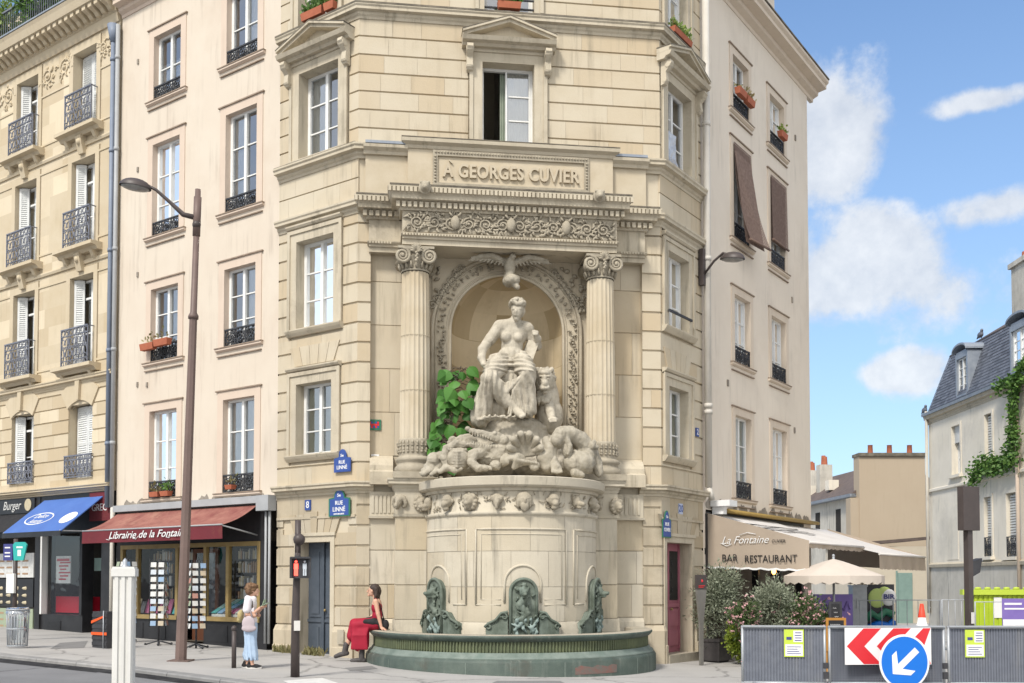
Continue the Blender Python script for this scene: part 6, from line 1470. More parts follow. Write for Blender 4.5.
 for (a_, b_, z0, z1), k, lab in ((W[2], 1, 'long brown reed blind bulging out over the window sill'), (W[3], 0, 'shorter brown reed blind hanging above an iron window guard')):
  m = MB(); n = 26; zb = z0 - .15 if k else z0 + .62
  for i in range(n * 2):
   f0, f1 = i / n / 2, (i + .82) / n / 2; off = lambda f: (.05 + (.40 * f ** 2.2 if k else .04 * f))
   m.quad(F.p(a_ - .03, off(f0), z1 + .05 - (z1 - zb) * f0), F.p(b_ + .05, off(f0) + .1 * f0 * k, z1 + .05 - (z1 - zb) * f0), F.p(b_ + .05, off(f1) + .1 * f1 * k, z1 + .05 - (z1 - zb) * f1), F.p(a_ - .03, off(f1), z1 + .05 - (z1 - zb) * f1))
  m.quad(F.p(a_, .03, z1), F.p(b_, .03, z1), F.p(b_, .03 + .38 * k, zb), F.p(a_, .03 + .30 * k, zb))
  m.tube([F.p(a_ - .05, off(1) + .01, zb + .03), F.p(b_ + .07, off(1) + .1 * k, zb + .03)], .03, n=6)
  single(m.build('reed_blind', M['blind'], fix=False), lab, 'blind')
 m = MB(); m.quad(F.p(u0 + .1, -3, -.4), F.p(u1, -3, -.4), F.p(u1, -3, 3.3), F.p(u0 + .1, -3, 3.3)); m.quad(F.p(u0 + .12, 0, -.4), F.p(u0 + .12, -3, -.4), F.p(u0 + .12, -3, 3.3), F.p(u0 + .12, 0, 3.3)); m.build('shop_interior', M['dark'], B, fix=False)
 m = MB()
 for x in (2.3, 3.9, 5.5, 7.1, 8.8): m.box(F, x - .06, x + .06, -.15, .02, -.3, 3.3)
 m.box(F, 2.2, 9.0, -.15, .01, 2.35, 2.5); m.box(F, 2.24, 9.0, -.15, .0, 2.9, 3.35); m.box(F, 2.2, 9.0, -.2, .01, -.3, .55); m.build('shopfront', M['blackwood'], B, fix=False)
 for u, z in ((3.2, 2.0), (6.3, 1.9)):
  T = thing('wall_lantern', 'small glowing amber lamp inside the dark restaurant front, %s' % ('left one above the first olive tree' if u < 4 else 'right one behind the second olive tree'), 'lamp', F.p(u, .1, z)); m = MB(); m.lathe(F.p(u, .12, 0), [(.03, z), (.06, z + .05), (.06, z + .2), (.02, z + .24)], 8); m.build('glow', M['amber'], T); m = MB(); m.box(F, u - .03, u + .03, .02, .1, z - .05, z); m.build('bracket', M['iron'], T)
M['amber'] = lamp('amber_lamp', (1, .45, .12), 3.0)
# ------------------------------------------------------------------ houses beyond the terrace
FM = Frame(18.46, 45, -91.07)
def leaf_cloud(mb, pts, n, L, W, r, up=.3, tlo=0, thi=1, droop=0):
 """scatter n small leaf faces; pts() gives a random point and its outward direction"""
 for _ in range(n):
  c, o = pts(); d = Vector((r.uniform(-1, 1), r.uniform(-1, 1), r.uniform(-1, 1) + up)) + o * 1.1; d.normalize(); x = d.cross(Vector((r.uniform(-1, 1), r.uniform(-1, 1), r.uniform(-1, 1)))).normalized()
  l = L * r.uniform(.6, 1.3); w = W * r.uniform(.7, 1.2); t = r.uniform(tlo, thi)
  mb.add([c, c + d * l * .5 + x * w, c + d * l - Vector((0, 0, droop * l)), c + d * l * .5 - x * w], [(0, 1, 2, 3)], t=t)
def clumps(r, c, rad, n, size):
 """random clump centres in an ellipsoid, then points in a random clump"""
 C_ = []
 for _ in range(n):
  v = Vector((r.gauss(0, 1), r.gauss(0, 1), r.gauss(0, 1))).normalized() * r.uniform(.35, 1) ; C_.append((Vector((v.x * rad[0], v.y * rad[1], v.z * rad[2])), size * r.uniform(.6, 1.3)))
 def f():
  k, s = r.choice(C_); v = Vector((r.gauss(0, 1), r.gauss(0, 1), r.gauss(0, 1))) * s * .55; p = k + v
  return Vector(c) + p, (v.normalized() + p.normalized()) * .5
 return f
def mansard_house():
 F = FM; B = thing('mansard_house', 'aged white corner house with slate mansard roof, dormers and trailing ivy', 'building', F.p(8, -2, 0))
 Wn = [(2.5, 3.3, 6.1, 8.15), (5.6, 6.2, 6.2, 8.15), (7.55, 8.22, 6.3, 8.15), (5.45, 6.05, 2.65, 4.95), (7.3, 8.05, 2.6, 4.95), (13.2, 14.1, 2.6, 5.0), (13.2, 14.1, 6.4, 8.5)]
 bs = [(3.6, 4.5, .2, .7), (6.2, 7.0, .2, .75), (9.3, 10.1, .2, .75)]
 m = MB(); wall_panel(m, F, 0, 24, 2.3, 9.2, Wn, depth=.3); shell(m, F, 0, 24, -1, 9.2, 9); m.build('wall', M['whitewall'], B, fix=False)
 m = MB(); wall_panel(m, F, 0, 24, -1, 2.3, bs, off=.06, depth=.3); m.build('base_wall', M['dirtywall'], B, fix=False)
 m = MB(); mould(F, None, '', 0, 24, [(0, 2.3), (.14, 2.3), (.16, 2.42), (0, 2.5)], mb=m); m.build('base_ledge', M['trim'], B)
 m = MB(); mould(F, None, '', 0, 24, [(0, 5.6), (.08, 5.62), (.08, 5.72), (0, 5.76)], mb=m); m.build('string_course', M['whitewall'], B); m = MB(); m.box(F, 1.9, 3.0, -.0, .02, 2.6, 4.9); m.build('blind_window', M['whitewall'], B)
 m = MB(); mould(F, None, '', -.1, 24, cornice_prof(8.62, 9.0, .2), mb=m); m.build('cornice', M['trim'], B); m = MB(); mould(F, None, '', -.12, 24, [(.0, 9.0), (.26, 8.98), (.28, 9.1), (.0, 9.09)], mb=m); m.build('gutter', M['zinc'], B)
 for a, b, z0, z1 in Wn:
  w = window(F, B, a, b, z0, z1, off=-.25, rows=3); m = MB()
  for x0, x1, y0, y1 in ((a - .12, a, z0, z1 + .12), (b, b + .12, z0, z1 + .12), (a, b, z1, z1 + .12)): m.box(F, x0, x1, -.28, .03, y0, y1)
  m.box(F, a - .2, b + .2, -.25, .16, z0 - .12, z0); m.build('window_surround', M['whitewall'], B, fix=False)
  if z0 < 5: scroll_rail(F, B, a, b, z0 + .02, z0 + .75, .02, style=1)
  if z0 > 6 and a < 3: m = MB(); m.box(F, a, b, -.2, -.1, z1 - .7, z1); m.build('roller_blind', M['curtain'], B)
  elif a < 7.5:
   m = MB(); [m.box(F, a + .03, b - .03, -.14, -.1, z0 + .1 * k, z0 + .1 * k + .07) for k in range(int((z1 - z0) * 10))]; m.build('shutter', M['curtain'], B, fix=False)
 s = MB(); z0, z1, k = 9.1, 11.55, .34
 n = 18
 for i in range(n):
  za, zb = z0 + (z1 - z0) * i / n, z0 + (z1 - z0) * (i + 1) / n; oa, ob = .05 - (za - z0) * k, .05 - (zb - z0) * k
  ue = .0 + (za - z0) * .2; x = ue
  while x < 24: s.quad(F.p(x, oa + .02, za), F.p(min(24, x + .28), oa + .02, za), F.p(min(24, x + .28), ob, zb), F.p(x, ob, zb), t=rnd.uniform(-.5, .8)); x += .285
 s.quad(F.p(0, .03, z0), F.p(.55, -.84, z1), F.p(.55, -8, z1), F.p(0, -8.8, z0)); s.build('mansard_roof', M['slate'], B, fix=False)
 m = MB(); m.poly([F.p(.5, -.8, z1), F.p(24, -.8, z1), F.p(24, -4.5, z1 + 2.3), F.p(4, -4.5, z1 + 2.3)]); m.poly([F.p(.5, -.8, z1), F.p(4, -4.5, z1 + 2.3), F.p(.5, -8, z1)]); m.tube([F.p(.5, -.82, z1), F.p(24, -.82, z1)], .07, n=6); m.build('upper_roof', M['roof_brown'], B, fix=False)
 for a, b in ((3.0, 3.95), (7.8, 9.0)):
  d = MB(); za, zb = 9.35, 11.05
  d.box(F, a - .1, a, -1.0, -.02, za, zb); d.box(F, b, b + .12, -1.0, -.02, za, zb); d.box(F, a, b, -1.0, -.02, zb - .2, zb + .08); d.box(F, a, b, -1, .0, za - .12, za)
  for i in range(10):
   t0, t1 = PI * i / 10, PI * (i + 1) / 10; c = (a + b) / 2; w = (b - a) / 2 + .2; d.prism([F.p(c - w * math.cos(t), -1.0, zb + .06 + .26 * math.sin(t) + e) for t, e in ((t0, 0), (t1, 0), (t1, .08), (t0, .08))], F.n * 1.1)
  d.build('dormer', M['zinc'], B, fix=False); window(F, B, a, b, za, zb - .2, off=-.12, rows=4)
 m = MB(); m.box(F, 3.5, 4.7, -3.0, -2.1, 11.6, 14.5); m.box(F, 3.4, 4.8, -3.1, -2.0, 14.5, 14.7)
 c = m.build('chimney', M['dirtywall'], B); m = MB(); m.lathe(F.p(3.9, -2.5, 0), [(.16, 14.7), (.13, 15.1)], 10); m.build('chimney_pot', M['terracotta'], c)
 for u in (.12, 8.45): m = MB(); m.tube([F.p(u, .14, 9.2), F.p(u, .14, .3)], .07, n=8); m.build('drainpipe', M['dirtywall' if u < 1 else 'pink_trim'], B)
 r = random.Random(6); T = thing('ivy', 'bright green ivy trailing across the white mansard house and up its drainpipe', 'ivy', F.p(9, .2, 6)); m = MB(); st = MB()
 path = [(9.9, 9.6), (8.9, 9.1), (8.5, 8.2), (8.45, 7), (8.3, 6.15), (7, 6.0), (5.9, 6.15), (4.8, 5.75)]
 for p, q in zip(path, path[1:]):
  st.tube([F.p(p[0], .1, p[1]), F.p(q[0], .1, q[1])], .03, n=5)
  def pt():
   f = r.random(); w = .13 + .12 * (q[1] < 6.9); return F.p(p[0] + (q[0] - p[0]) * f + r.gauss(0, w), .12 + abs(r.gauss(0, .12)), p[1] + (q[1] - p[1]) * f + r.gauss(0, w * .85)), F.n
  leaf_cloud(m, pt, 330, .15, .06, r, up=-.4)
 def pt2(): return F.p(r.uniform(7.2, 9.5), .2 + abs(r.gauss(0, .12)), 8.85 + r.gauss(0, .14)), F.n
 leaf_cloud(m, pt2, 260, .15, .06, r); st.build('stem', M['bark'], T); m.build('leaves', M['ivy'], T, fix=False)
 for k, (u, o, z, lab) in enumerate(((-.05, .15, 9.12, 'dark pigeon perched on the far gutter end of the mansard house'), (2.6, -1.2, 11.85, 'dark pigeon perched on the upper edge of the mansard roof'), (4.5, -2.3, 14.72, 'dark pigeon perched on the mansard house chimney'))):
  b = Blob(); b.ell(F.p(u, o, z + .16), (.10, .19, .12)); b.ell(F.p(u + .14, o, z + .32), (.06, .06, .07)); b.cap(F.p(u + .08, o, z + .2), F.p(u + .14, o, z + .3), .08, .05); b.cap(F.p(u - .1, o, z + .14), F.p(u - .34, o, z + .06), .07, .02); b.cap(F.p(u + .2, o, z + .32), F.p(u + .26, o, z + .3), .02, .008)
  for s in (-.04, .04): b.cap(F.p(u, o + s, z + .1), F.p(u + .02, o + s, z), .018, .014)
  single(b.sculpt('pigeon', M['slate'], None, .018), lab, 'pigeon', 'pigeons on the mansard house')
def far_houses():
 W = Frame(0, 55, 0); B = thing('tan_house', 'plain windowless tan gable wall with three terracotta chimney pots', 'building', W.p(21, -2, -.4))
 m = MB(); m.box(W, 18.78, 22.35, -.9, 0, -1, 8.45); m.box(W, 18.3, 18.78, -.8, -.05, -1, 6.2); m.build('wall', M['tanwall'], B)
 m = MB(); m.box(W, 18.73, 22.45, -1.0, .12, 8.45, 8.62); m.build('coping', M['soot'], B)
 for x in (19.6, 20.65, 21.75): m = MB(); m.lathe(W.p(x, -.6, 0), [(.15, 8.68), (.13, 9.1), (.15, 9.12)], 10); m.build('chimney_pot', M['terracotta'], B)
 A = Frame(0, 50, 0); B = thing('annex', 'low cream lean-to building with pale green door below the tan gable', 'building', A.p(19, -1, -.4))
 m = MB(); m.box(A, 16.6, 20.6, -4, 0, -1, 3.4); m.build('wall', M['cream'], B); m = MB(); m.prism([A.p(16.5, .15, 3.4), A.p(20.7, .15, 3.75), A.p(20.7, .15, 3.9), A.p(16.5, .15, 3.55)], A.n * -4.2); m.build('roof', M['roof_brown'], B)
 m = MB(); m.box(A, 18.9, 19.6, .0, .04, -.4, 2.1); m.box(A, 18.8, 18.88, 0, .06, -.4, 2.2); d = m.build('door', M['sagedoor'], B)
 G = Frame(18.35, 63, -86.1); B = thing('old_house', 'low grey rendered house with brown tiled roof and tall chimneys', 'building', G.p(0, -3, -.4))
 m = MB(); m.box(G, -14, 7.5, -5, 0, -1, 6.4); m.build('wall', M['dirtywall'], B)
 m = MB(); m.prism([G.p(-14, .35, 6.35), G.p(-14, .3, 6.5), G.p(-14, -2.6, 8.45), G.p(-14, -5.3, 6.4)], G.d * 21.5); rf = m.build('roof', M['roof_brown'], B); m = MB(); mould(G, None, '', -14, 7.5, [(.0, 6.3), (.42, 6.3), (.45, 6.46), (.0, 6.46)], mb=m); m.build('gutter', M['zinc'], B)
 for u, o, w, h in ((-.2, -1.1, .3, 8.9), (-2.6, -1.2, .34, 8.8)):
  m = MB(); m.box(G, u - w, u + w, o - .4, o + .4, 6.8, h); c = m.build('chimney', M['dirtywall'], rf); m = MB(); m.lathe(G.p(u - .12, o, 0), [(.16, h), (.13, h + .6)], 8); m.lathe(G.p(u + .14, o, 0), [(.16, h), (.13, h + .5)], 8); m.build('chimney_pot', M['terracotta'], c)
 for u in (-4.5, 1.2, 4.4): m = MB(); m.box(G, u, u + .7, -.1, .02, 4.2, 5.8); m.build('window', M['dark'], B)
 for u in (-1.7, 2.0): m = MB(); m.box(G, u, u + .6, -.9, -.3, 7.1, 7.7); m.build('skylight', M['whitewall'], B)
M['cream'] = surf('cream_render', (.60, .53, .42), (.52, .46, .36), .9, .8, .8, stain=(.36, .31, .25), stain_amt=.4); M['sagedoor'] = surf('sage_door', (.24, .34, .30), (.19, .28, .25), .6, 3, .8)
# ------------------------------------------------------------------ terrace of the restaurant
def awnings():
 F = FR; T = thing('terrace_awning', 'wide pale restaurant terrace awning with taupe side cloth lettered BAR RESTAURANT', 'awning', F.p(4.5, .1, 3.3))
 G = Frame(*F.p(2.34, 0, 0).xy, -35.0); zt, zf, o = 3.30, 2.60, 2.42
 m = MB(); n = 26
 for i in range(n):
  x0, x1 = o * i / n, o * (i + 1) / n; top = lambda x: zt + .02 + (zf - zt) * x / o; hem = lambda x: 2.06 - .035 * x - .035 * abs(math.sin(x * 9.5)); w = lambda x, f: .018 * math.sin(x * 6) * (1 - f)
  for k in range(6):
   f0, f1 = k / 6, (k + 1) / 6; P = lambda x, f: G.p(x, w(x, f), hem(x) + (top(x) - hem(x)) * f)
   m.quad(P(x0, f0), P(x1, f0), P(x1, f1), P(x0, f1), sm=True)
 m.build('side_cloth', M['taupe'], T, fix=False)
 m = MB(); n = 26
 for i in range(n): x0, x1 = o * i / n, o * (i + 1) / n; hem = lambda x: 2.06 - .035 * x - .035 * abs(math.sin(x * 9.5)); m.quad(G.p(x0, .02, hem(x0) - .012), G.p(x1, .02, hem(x1) - .012), G.p(x1, .02, hem(x1) + .03), G.p(x0, .02, hem(x0) + .03))
 m.build('hem_piping', M['signwhite'], T, fix=False)
 L = MB()
 V, Fc = text_mesh('La Fontaine', .25, plane_m(G, .95, .03, 2.66), depth=.003, shear=.4, fitw=1.12, weight=-.002); L.add(V, Fc); L.tube([G.p(.35, .03, 2.60), G.p(.5, .03, 2.53), G.p(.62, .03, 2.58)], .008, n=4); L.tube([G.p(.80, .03, 2.78), G.p(1.0, .03, 2.83), G.p(1.2, .03, 2.79)], .008, n=4)
 L.build('script_lettering', M['signwhite'], T)
 L = MB()
 for s, u, z, h, w in (('CUVIER', 1.74, 2.62, .10, .32), ('BAR', .58, 2.25, .24, .38), ('RESTAURANT', 1.55, 2.22, .24, 1.22)): V, Fc = text_mesh(s, h, plane_m(G, u, .03, z), depth=.003, fitw=w); L.add(V, Fc)
 L.build('lettering', M['black'], T)
 def cover(u0, u1, off, za, zb, mat, nm, val, k=14):
  m = MB()
  for i in range(k):
   x0, x1 = u0 + (u1 - u0) * i / k, u0 + (u1 - u0) * (i + 1) / k
   for j in range(8):
    f0, f1 = j / 8, (j + 1) / 8; P = lambda x, f: F.p(x, .05 + (off - .05) * f, za + (zb - za) * f - .05 * math.sin(PI * f) + .012 * math.sin(x * 4) * math.sin(PI * f))
    m.quad(P(x0, f0), P(x1, f0), P(x1, f1), P(x0, f1), sm=True)
  m.build(nm, M[mat], T, fix=False); v = MB()
  for i in range(60):
   x0, x1 = u0 + (u1 - u0) * i / 60, u0 + (u1 - u0) * (i + 1) / 60; h = lambda x: zb - val - .03 * abs(math.sin(x * 9)); w = lambda x: off + .02 * math.sin(x * 7)
   v.quad(F.p(x0, off, zb), F.p(x1, off, zb), F.p(x1, w(x1), h(x1)), F.p(x0, w(x0), h(x0)), sm=True)
  v.build('valance', M['taupe'], T, fix=False)
 cover(2.34, 6.5, o, zt, zf, 'paleawn', 'canopy', .12); cover(6.3, 11.0, 2.85, zt - .04, 2.42, 'paleawn', 'canopy', .38)
 m = MB()
 for f0, f1 in ((.28, .31), (.40, .43), (.47, .50)): m.quad(F.p(2.36, .05 + (o - .05) * f0, zt + (zf - zt) * f0 - .02), F.p(6.4, .05 + (o - .05) * f0, zt + (zf - zt) * f0 - .02), F.p(6.4, .05 + (o - .05) * f1, zt + (zf - zt) * f1 - .02), F.p(2.36, .05 + (o - .05) * f1, zt + (zf - zt) * f1 - .02))
 m.build('stripe', M['black'], T, fix=False)
 V = [F.p(11.0, .05, zt), F.p(11.0, 2.85, 2.42), F.p(11.0, 2.85, 2.02), F.p(11.0, .05, 2.2)]; m = MB(); m.poly(V); m.build('side_cloth', M['taupe'], T)
 m = MB(); m.box(F, 2.9, 9.7, .02, .16, 3.36, 3.46); m.tube([F.p(2.9, .2, 3.40), F.p(9.7, .2, 3.40)], .05, n=8); m.build('ochre_case', M['yellowbar'], T)
 m = MB(); m.tube([F.p(2.34, o, zf - .02), F.p(6.5, o, zf - .02)], .03, n=6); m.tube([F.p(6.3, 2.85, 2.40), F.p(11, 2.85, 2.40)], .03, n=6)
 for u in (4.2, 6.3, 8.6, 10.9): m.tube([F.p(u, .1, 2.8), F.p(u + .6, 1.4, 2.72), F.p(u, 2.4, 2.50)], .025, n=6)
 m.build('awning_arm', M['paleawn'], T)
 c = cam_pt(834, 610, 22.6); x, y, g = c.x, c.y, gz(c.x); T = thing('parasol', 'beige terrace parasol with scalloped edge beside the chalkboards', 'parasol', (x, y, g)); m = MB(); N = 8; zt_, zr, Rr = 2.22, 1.84, 1.10
 for i in range(N * 6):
  a0, a1 = 2 * PI * i / (N * 6), 2 * PI * (i + 1) / (N * 6); k = lambda a: Rr * (1 - .035 * abs(math.sin(a * N / 2)))
  for j in range(5):
   f0, f1 = j / 5, (j + 1) / 5; P = lambda a, f: Vector((x + math.cos(a) * k(a) * f, y + math.sin(a) * k(a) * f, zt_ - (zt_ - zr) * f ** 1.15 - .03 * abs(math.sin(a * N / 2)) * f * (1 - f)))
   m.quad(P(a0, f0), P(a1, f0), P(a1, f1), P(a0, f1), sm=True)
  h = lambda a: .14 + .05 * abs(math.sin(a * N * 1.5)); m.quad(P(a0, 1), P(a1, 1), P(a1, 1) - Vector((0, 0, h(a1))), P(a0, 1) - Vector((0, 0, h(a0))), sm=True)
 m.build('canopy', M['parasol'], T, fix=False); m = MB(); m.tube([(x, y, g), (x, y, zt_ + .06)], .028, n=8); m.ball((x, y, zt_ + .07), .035, 8, 6); m.build('pole', M['galv'], T); m = MB(); m.box(Frame(x, y, 0), -.3, .3, -.3, .3, g, g + .08); m.build('base', M['crate'], T)
 m = MB()
 for i in range(N): a = 2 * PI * i / N; m.tube([(x, y, zt_ - .12), (x + math.cos(a) * Rr * .95, y + math.sin(a) * Rr * .95, zr - .0)], .012, n=5)
 m.build('rib', M['galv'], T)
def plants():
 r = random.Random(12)
 def planter(px, D, w, h, lab):
  c = cam_pt(px, 640, D); g = gz(c.x); Fp = Frame(c.x, c.y, 50); m = MB(); m.box(Fp, -w, w, -w * .8, w * .8, g + .04, g + h); m.box(Fp, -w - .02, w + .02, -w * .8 - .02, w * .8 + .02, g + h - .06, g + h + .004); m.box(Fp, -w + .05, w - .05, -w * .6, w * .6, g, g + .04); single(m.build('planter', M['tank']), lab, 'planter'); return c, g + h
 def bush(nm, lab, cat, c, zb, rad, zc, mat, n, L, W, ncl, cs, trunk=True, blossom=0, up=.3, grp=None):
  T = thing(nm, lab, cat, (c.x, c.y, zb), 0, grp); f = clumps(r, (c.x, c.y, zc), rad, ncl, cs)
  if trunk:
   m = MB(); m.tube([(c.x, c.y, zb - .05), (c.x + .03, c.y, (zb + zc) / 2), (c.x, c.y, zc)], [.045, .035, .02], n=8)
   for k in range(9): p, o = f(); m.tube([(c.x, c.y, zb + .3 * (zc - zb) + .07 * k), ((c.x + p.x) / 2, (c.y + p.y) / 2, (zb + p.z) / 2 + .2), p], [.02, .014, .005], n=5)
   m.build('trunk', M['bark'], T)
  m = MB(); leaf_cloud(m, f, n, L, W, r, up); m.build('crown', M[mat], T, fix=False)
  if blossom:
   m = MB()
   for _ in range(blossom):
    p, o = f(); p += o * .12
    for k in range(5): d = Vector((r.uniform(-1, 1), r.uniform(-1, 1), r.uniform(-1, 1))).normalized(); x = d.orthogonal().normalized(); s = r.uniform(.02, .04); m.add([p, p + d * s + x * s * .6, p + d * s * 1.5, p + d * s - x * s * .6], [(0, 1, 2, 3)], t=r.random())
   m.build('blossom', M['blossom'], T, fix=False)
 c, z = planter(716, 22.9, .30, .52, 'low black planter holding the tall olive tree at the pink door'); bush('olive_tree', 'tall grey-green potted olive tree beside the raspberry door', 'tree', cam_pt(719, 600, 22.9), z, (.40, .38, .76), 1.28, 'olive', 6500, .085, .016, 60, .23)
 c, z = planter(771, 22.0, .28, .45, 'black planter of the rounded olive tree behind the barriers'); bush('olive_tree', 'rounded grey-green olive tree between the oleanders behind the grey barrier', 'tree', cam_pt(774, 600, 22.0), z, (.41, .38, .56), 1.18, 'olive', 5600, .085, .016, 52, .2)
 for px, D, w, zc, lab in ((744, 21.7, .22, .95, 'small pink oleander squeezed between the two olive trees'), (806, 21.6, .40, .90, 'wide oleander bush in pink bloom right of the rounded olive tree'), (828, 21.9, .26, .85, 'oleander sprig with sparse pink bloom under the parasol')):
  c = cam_pt(px, 615, D); bush('oleander', lab, 'shrub', c, gz(c.x), (w, .35, .42), zc, 'oleander', 1500, .11, .016, 20, .14, True, 130, grp='pink oleanders of the terrace')
 c = cam_pt(735, 640, 22.3); bush('leafy_bush', 'yellow-green leafy bush on the pavement next to the black planter', 'shrub', c, gz(c.x), (.16, .2, .42), .42, 'hedge', 2200, .07, .03, 24, .1, False)
 for u, w, lab in ((-2.0, .34, 'dry weeds growing at the pier foot left of the blue door'), (-1.1, .38, 'tangled weeds growing on the step of the blue door')):
  m = MB(); T = FL
  for _ in range(130): uu = u + r.gauss(0, w * .45); p = T.p(uu, .14 + abs(r.gauss(0, .07)), gz(-4.5) - .02); d = Vector((r.gauss(0, .35), r.gauss(0, .35), 1)).normalized(); h = r.uniform(.04, .3) ** 1.15; x = d.orthogonal().normalized() * .012; m.add([p - x, p + x, p + d * h * .6 + x * 1.6 + Vector((r.gauss(0, .03), 0, 0)), p + d * h], [(0, 1, 2, 3)], t=r.random())
  single(m.build('weeds', M['weed'], fix=False), lab, 'weeds')
 def pot(F, u0, u1, o, z, lab, mat='ivy', n=120, h=.16, flowers=None):
  T = thing('flower_box', lab, 'flower box', F.p((u0 + u1) / 2, o, z), 0, 'terracotta boxes at the windows'); m = MB(); A = [F.p(u0 + .02, o - .06, z), F.p(u1 - .02, o - .06, z), F.p(u1 - .02, o + .06, z), F.p(u0 + .02, o + .06, z)]; Bq = [F.p(u0, o - .08, z + h), F.p(u1, o - .08, z + h), F.p(u1, o + .08, z + h), F.p(u0, o + .08, z + h)]
  m.add(A + Bq, [(0, 1, 2, 3), (4, 5, 6, 7), (0, 1, 5, 4), (1, 2, 6, 5), (2, 3, 7, 6), (3, 0, 4, 7)]); m.build('box', M['terracotta'], T); m = MB()
  def f(): return F.p(r.uniform(u0, u1), o + r.uniform(-.07, .07), z + h + abs(r.gauss(0, .09))), Vector((0, 0, .5))
  leaf_cloud(m, f, n, .10, .03, r, .6); m.build('leaves', M[mat], T, fix=False)
  if flowers: m = MB(); leaf_cloud(m, f, 40, .05, .025, r, .6); m.build('blossom', M[flowers], T, fix=False)
 pot(FL, -7.22, -6.68, .16, 7.42, 'terracotta box hung on the pink building, left of a touching pair', 'weed', 14); pot(FL, -6.66, -6.1, .17, 7.45, 'terracotta box hung on the pink building, right of a touching pair', 'weed', 14)
 pot(FR, 4.02, 4.50, .14, 13.95, 'terracotta box on the top left window guard of the buff building', 'weed', 24); pot(FR, 4.55, 5.05, .14, 13.93, 'terracotta box with dry twigs on the top left guard of the buff building', 'straw', 60); pot(FR, 7.05, 7.5, .12, 13.95, 'terracotta box on the top right window guard of the buff building', 'hedge', 50)
 pot(FL, -1.6, -.95, .10, 13.94, 'terracotta box of green plants above the left pediment', 'ivy', 200); pot(FL, -.9, -.6, .10, 13.94, 'small leafy pot at the window corner above the left pediment', 'balcony_leaf', 120); pot(FF, -.33, .18, .12, 13.93, 'terracotta box with clipped green plants above the centre pediment', 'fig', 320, .14)
 pot(FR, .4, 1.3, .12, 13.9, 'flower box of yellow and green plants above the right pediment', 'balcony_leaf', 220, .12, 'straw'); pot(FL, -6.85, -6.5, .1, 3.78, 'small terracotta pot on the first floor guard over the bookshop', 'weed', 30, .12); pot(FL, -6.42, -6.1, .1, 3.78, 'second small terracotta pot on the guard over the bookshop, with more leaves', 'ivy', 60, .12); pot(FL, -4.0, -3.75, .1, 3.82, 'small terracotta pot under the right first floor window above the bookshop', 'weed', 20, .1)
 for u, mat, lab in ((-16.3, 'straw', 'straw-coloured grass clump behind the roof terrace rail'), (-14.2, 'balcony_leaf', 'leafy green shrub leaning over the roof terrace rail'), (-12.3, 'ivy', 'dark green shrub at the middle of the roof terrace'), (-9.8, 'straw', 'dry pale grass clump at the right end of the roof terrace')):
  c = FL.p(u, -.1, 0); bush('terrace_shrub', lab, 'shrub', c, 17.15, (.8, .5, .7), 18.1, mat, 1500, .2, .04, 24, .3, False)
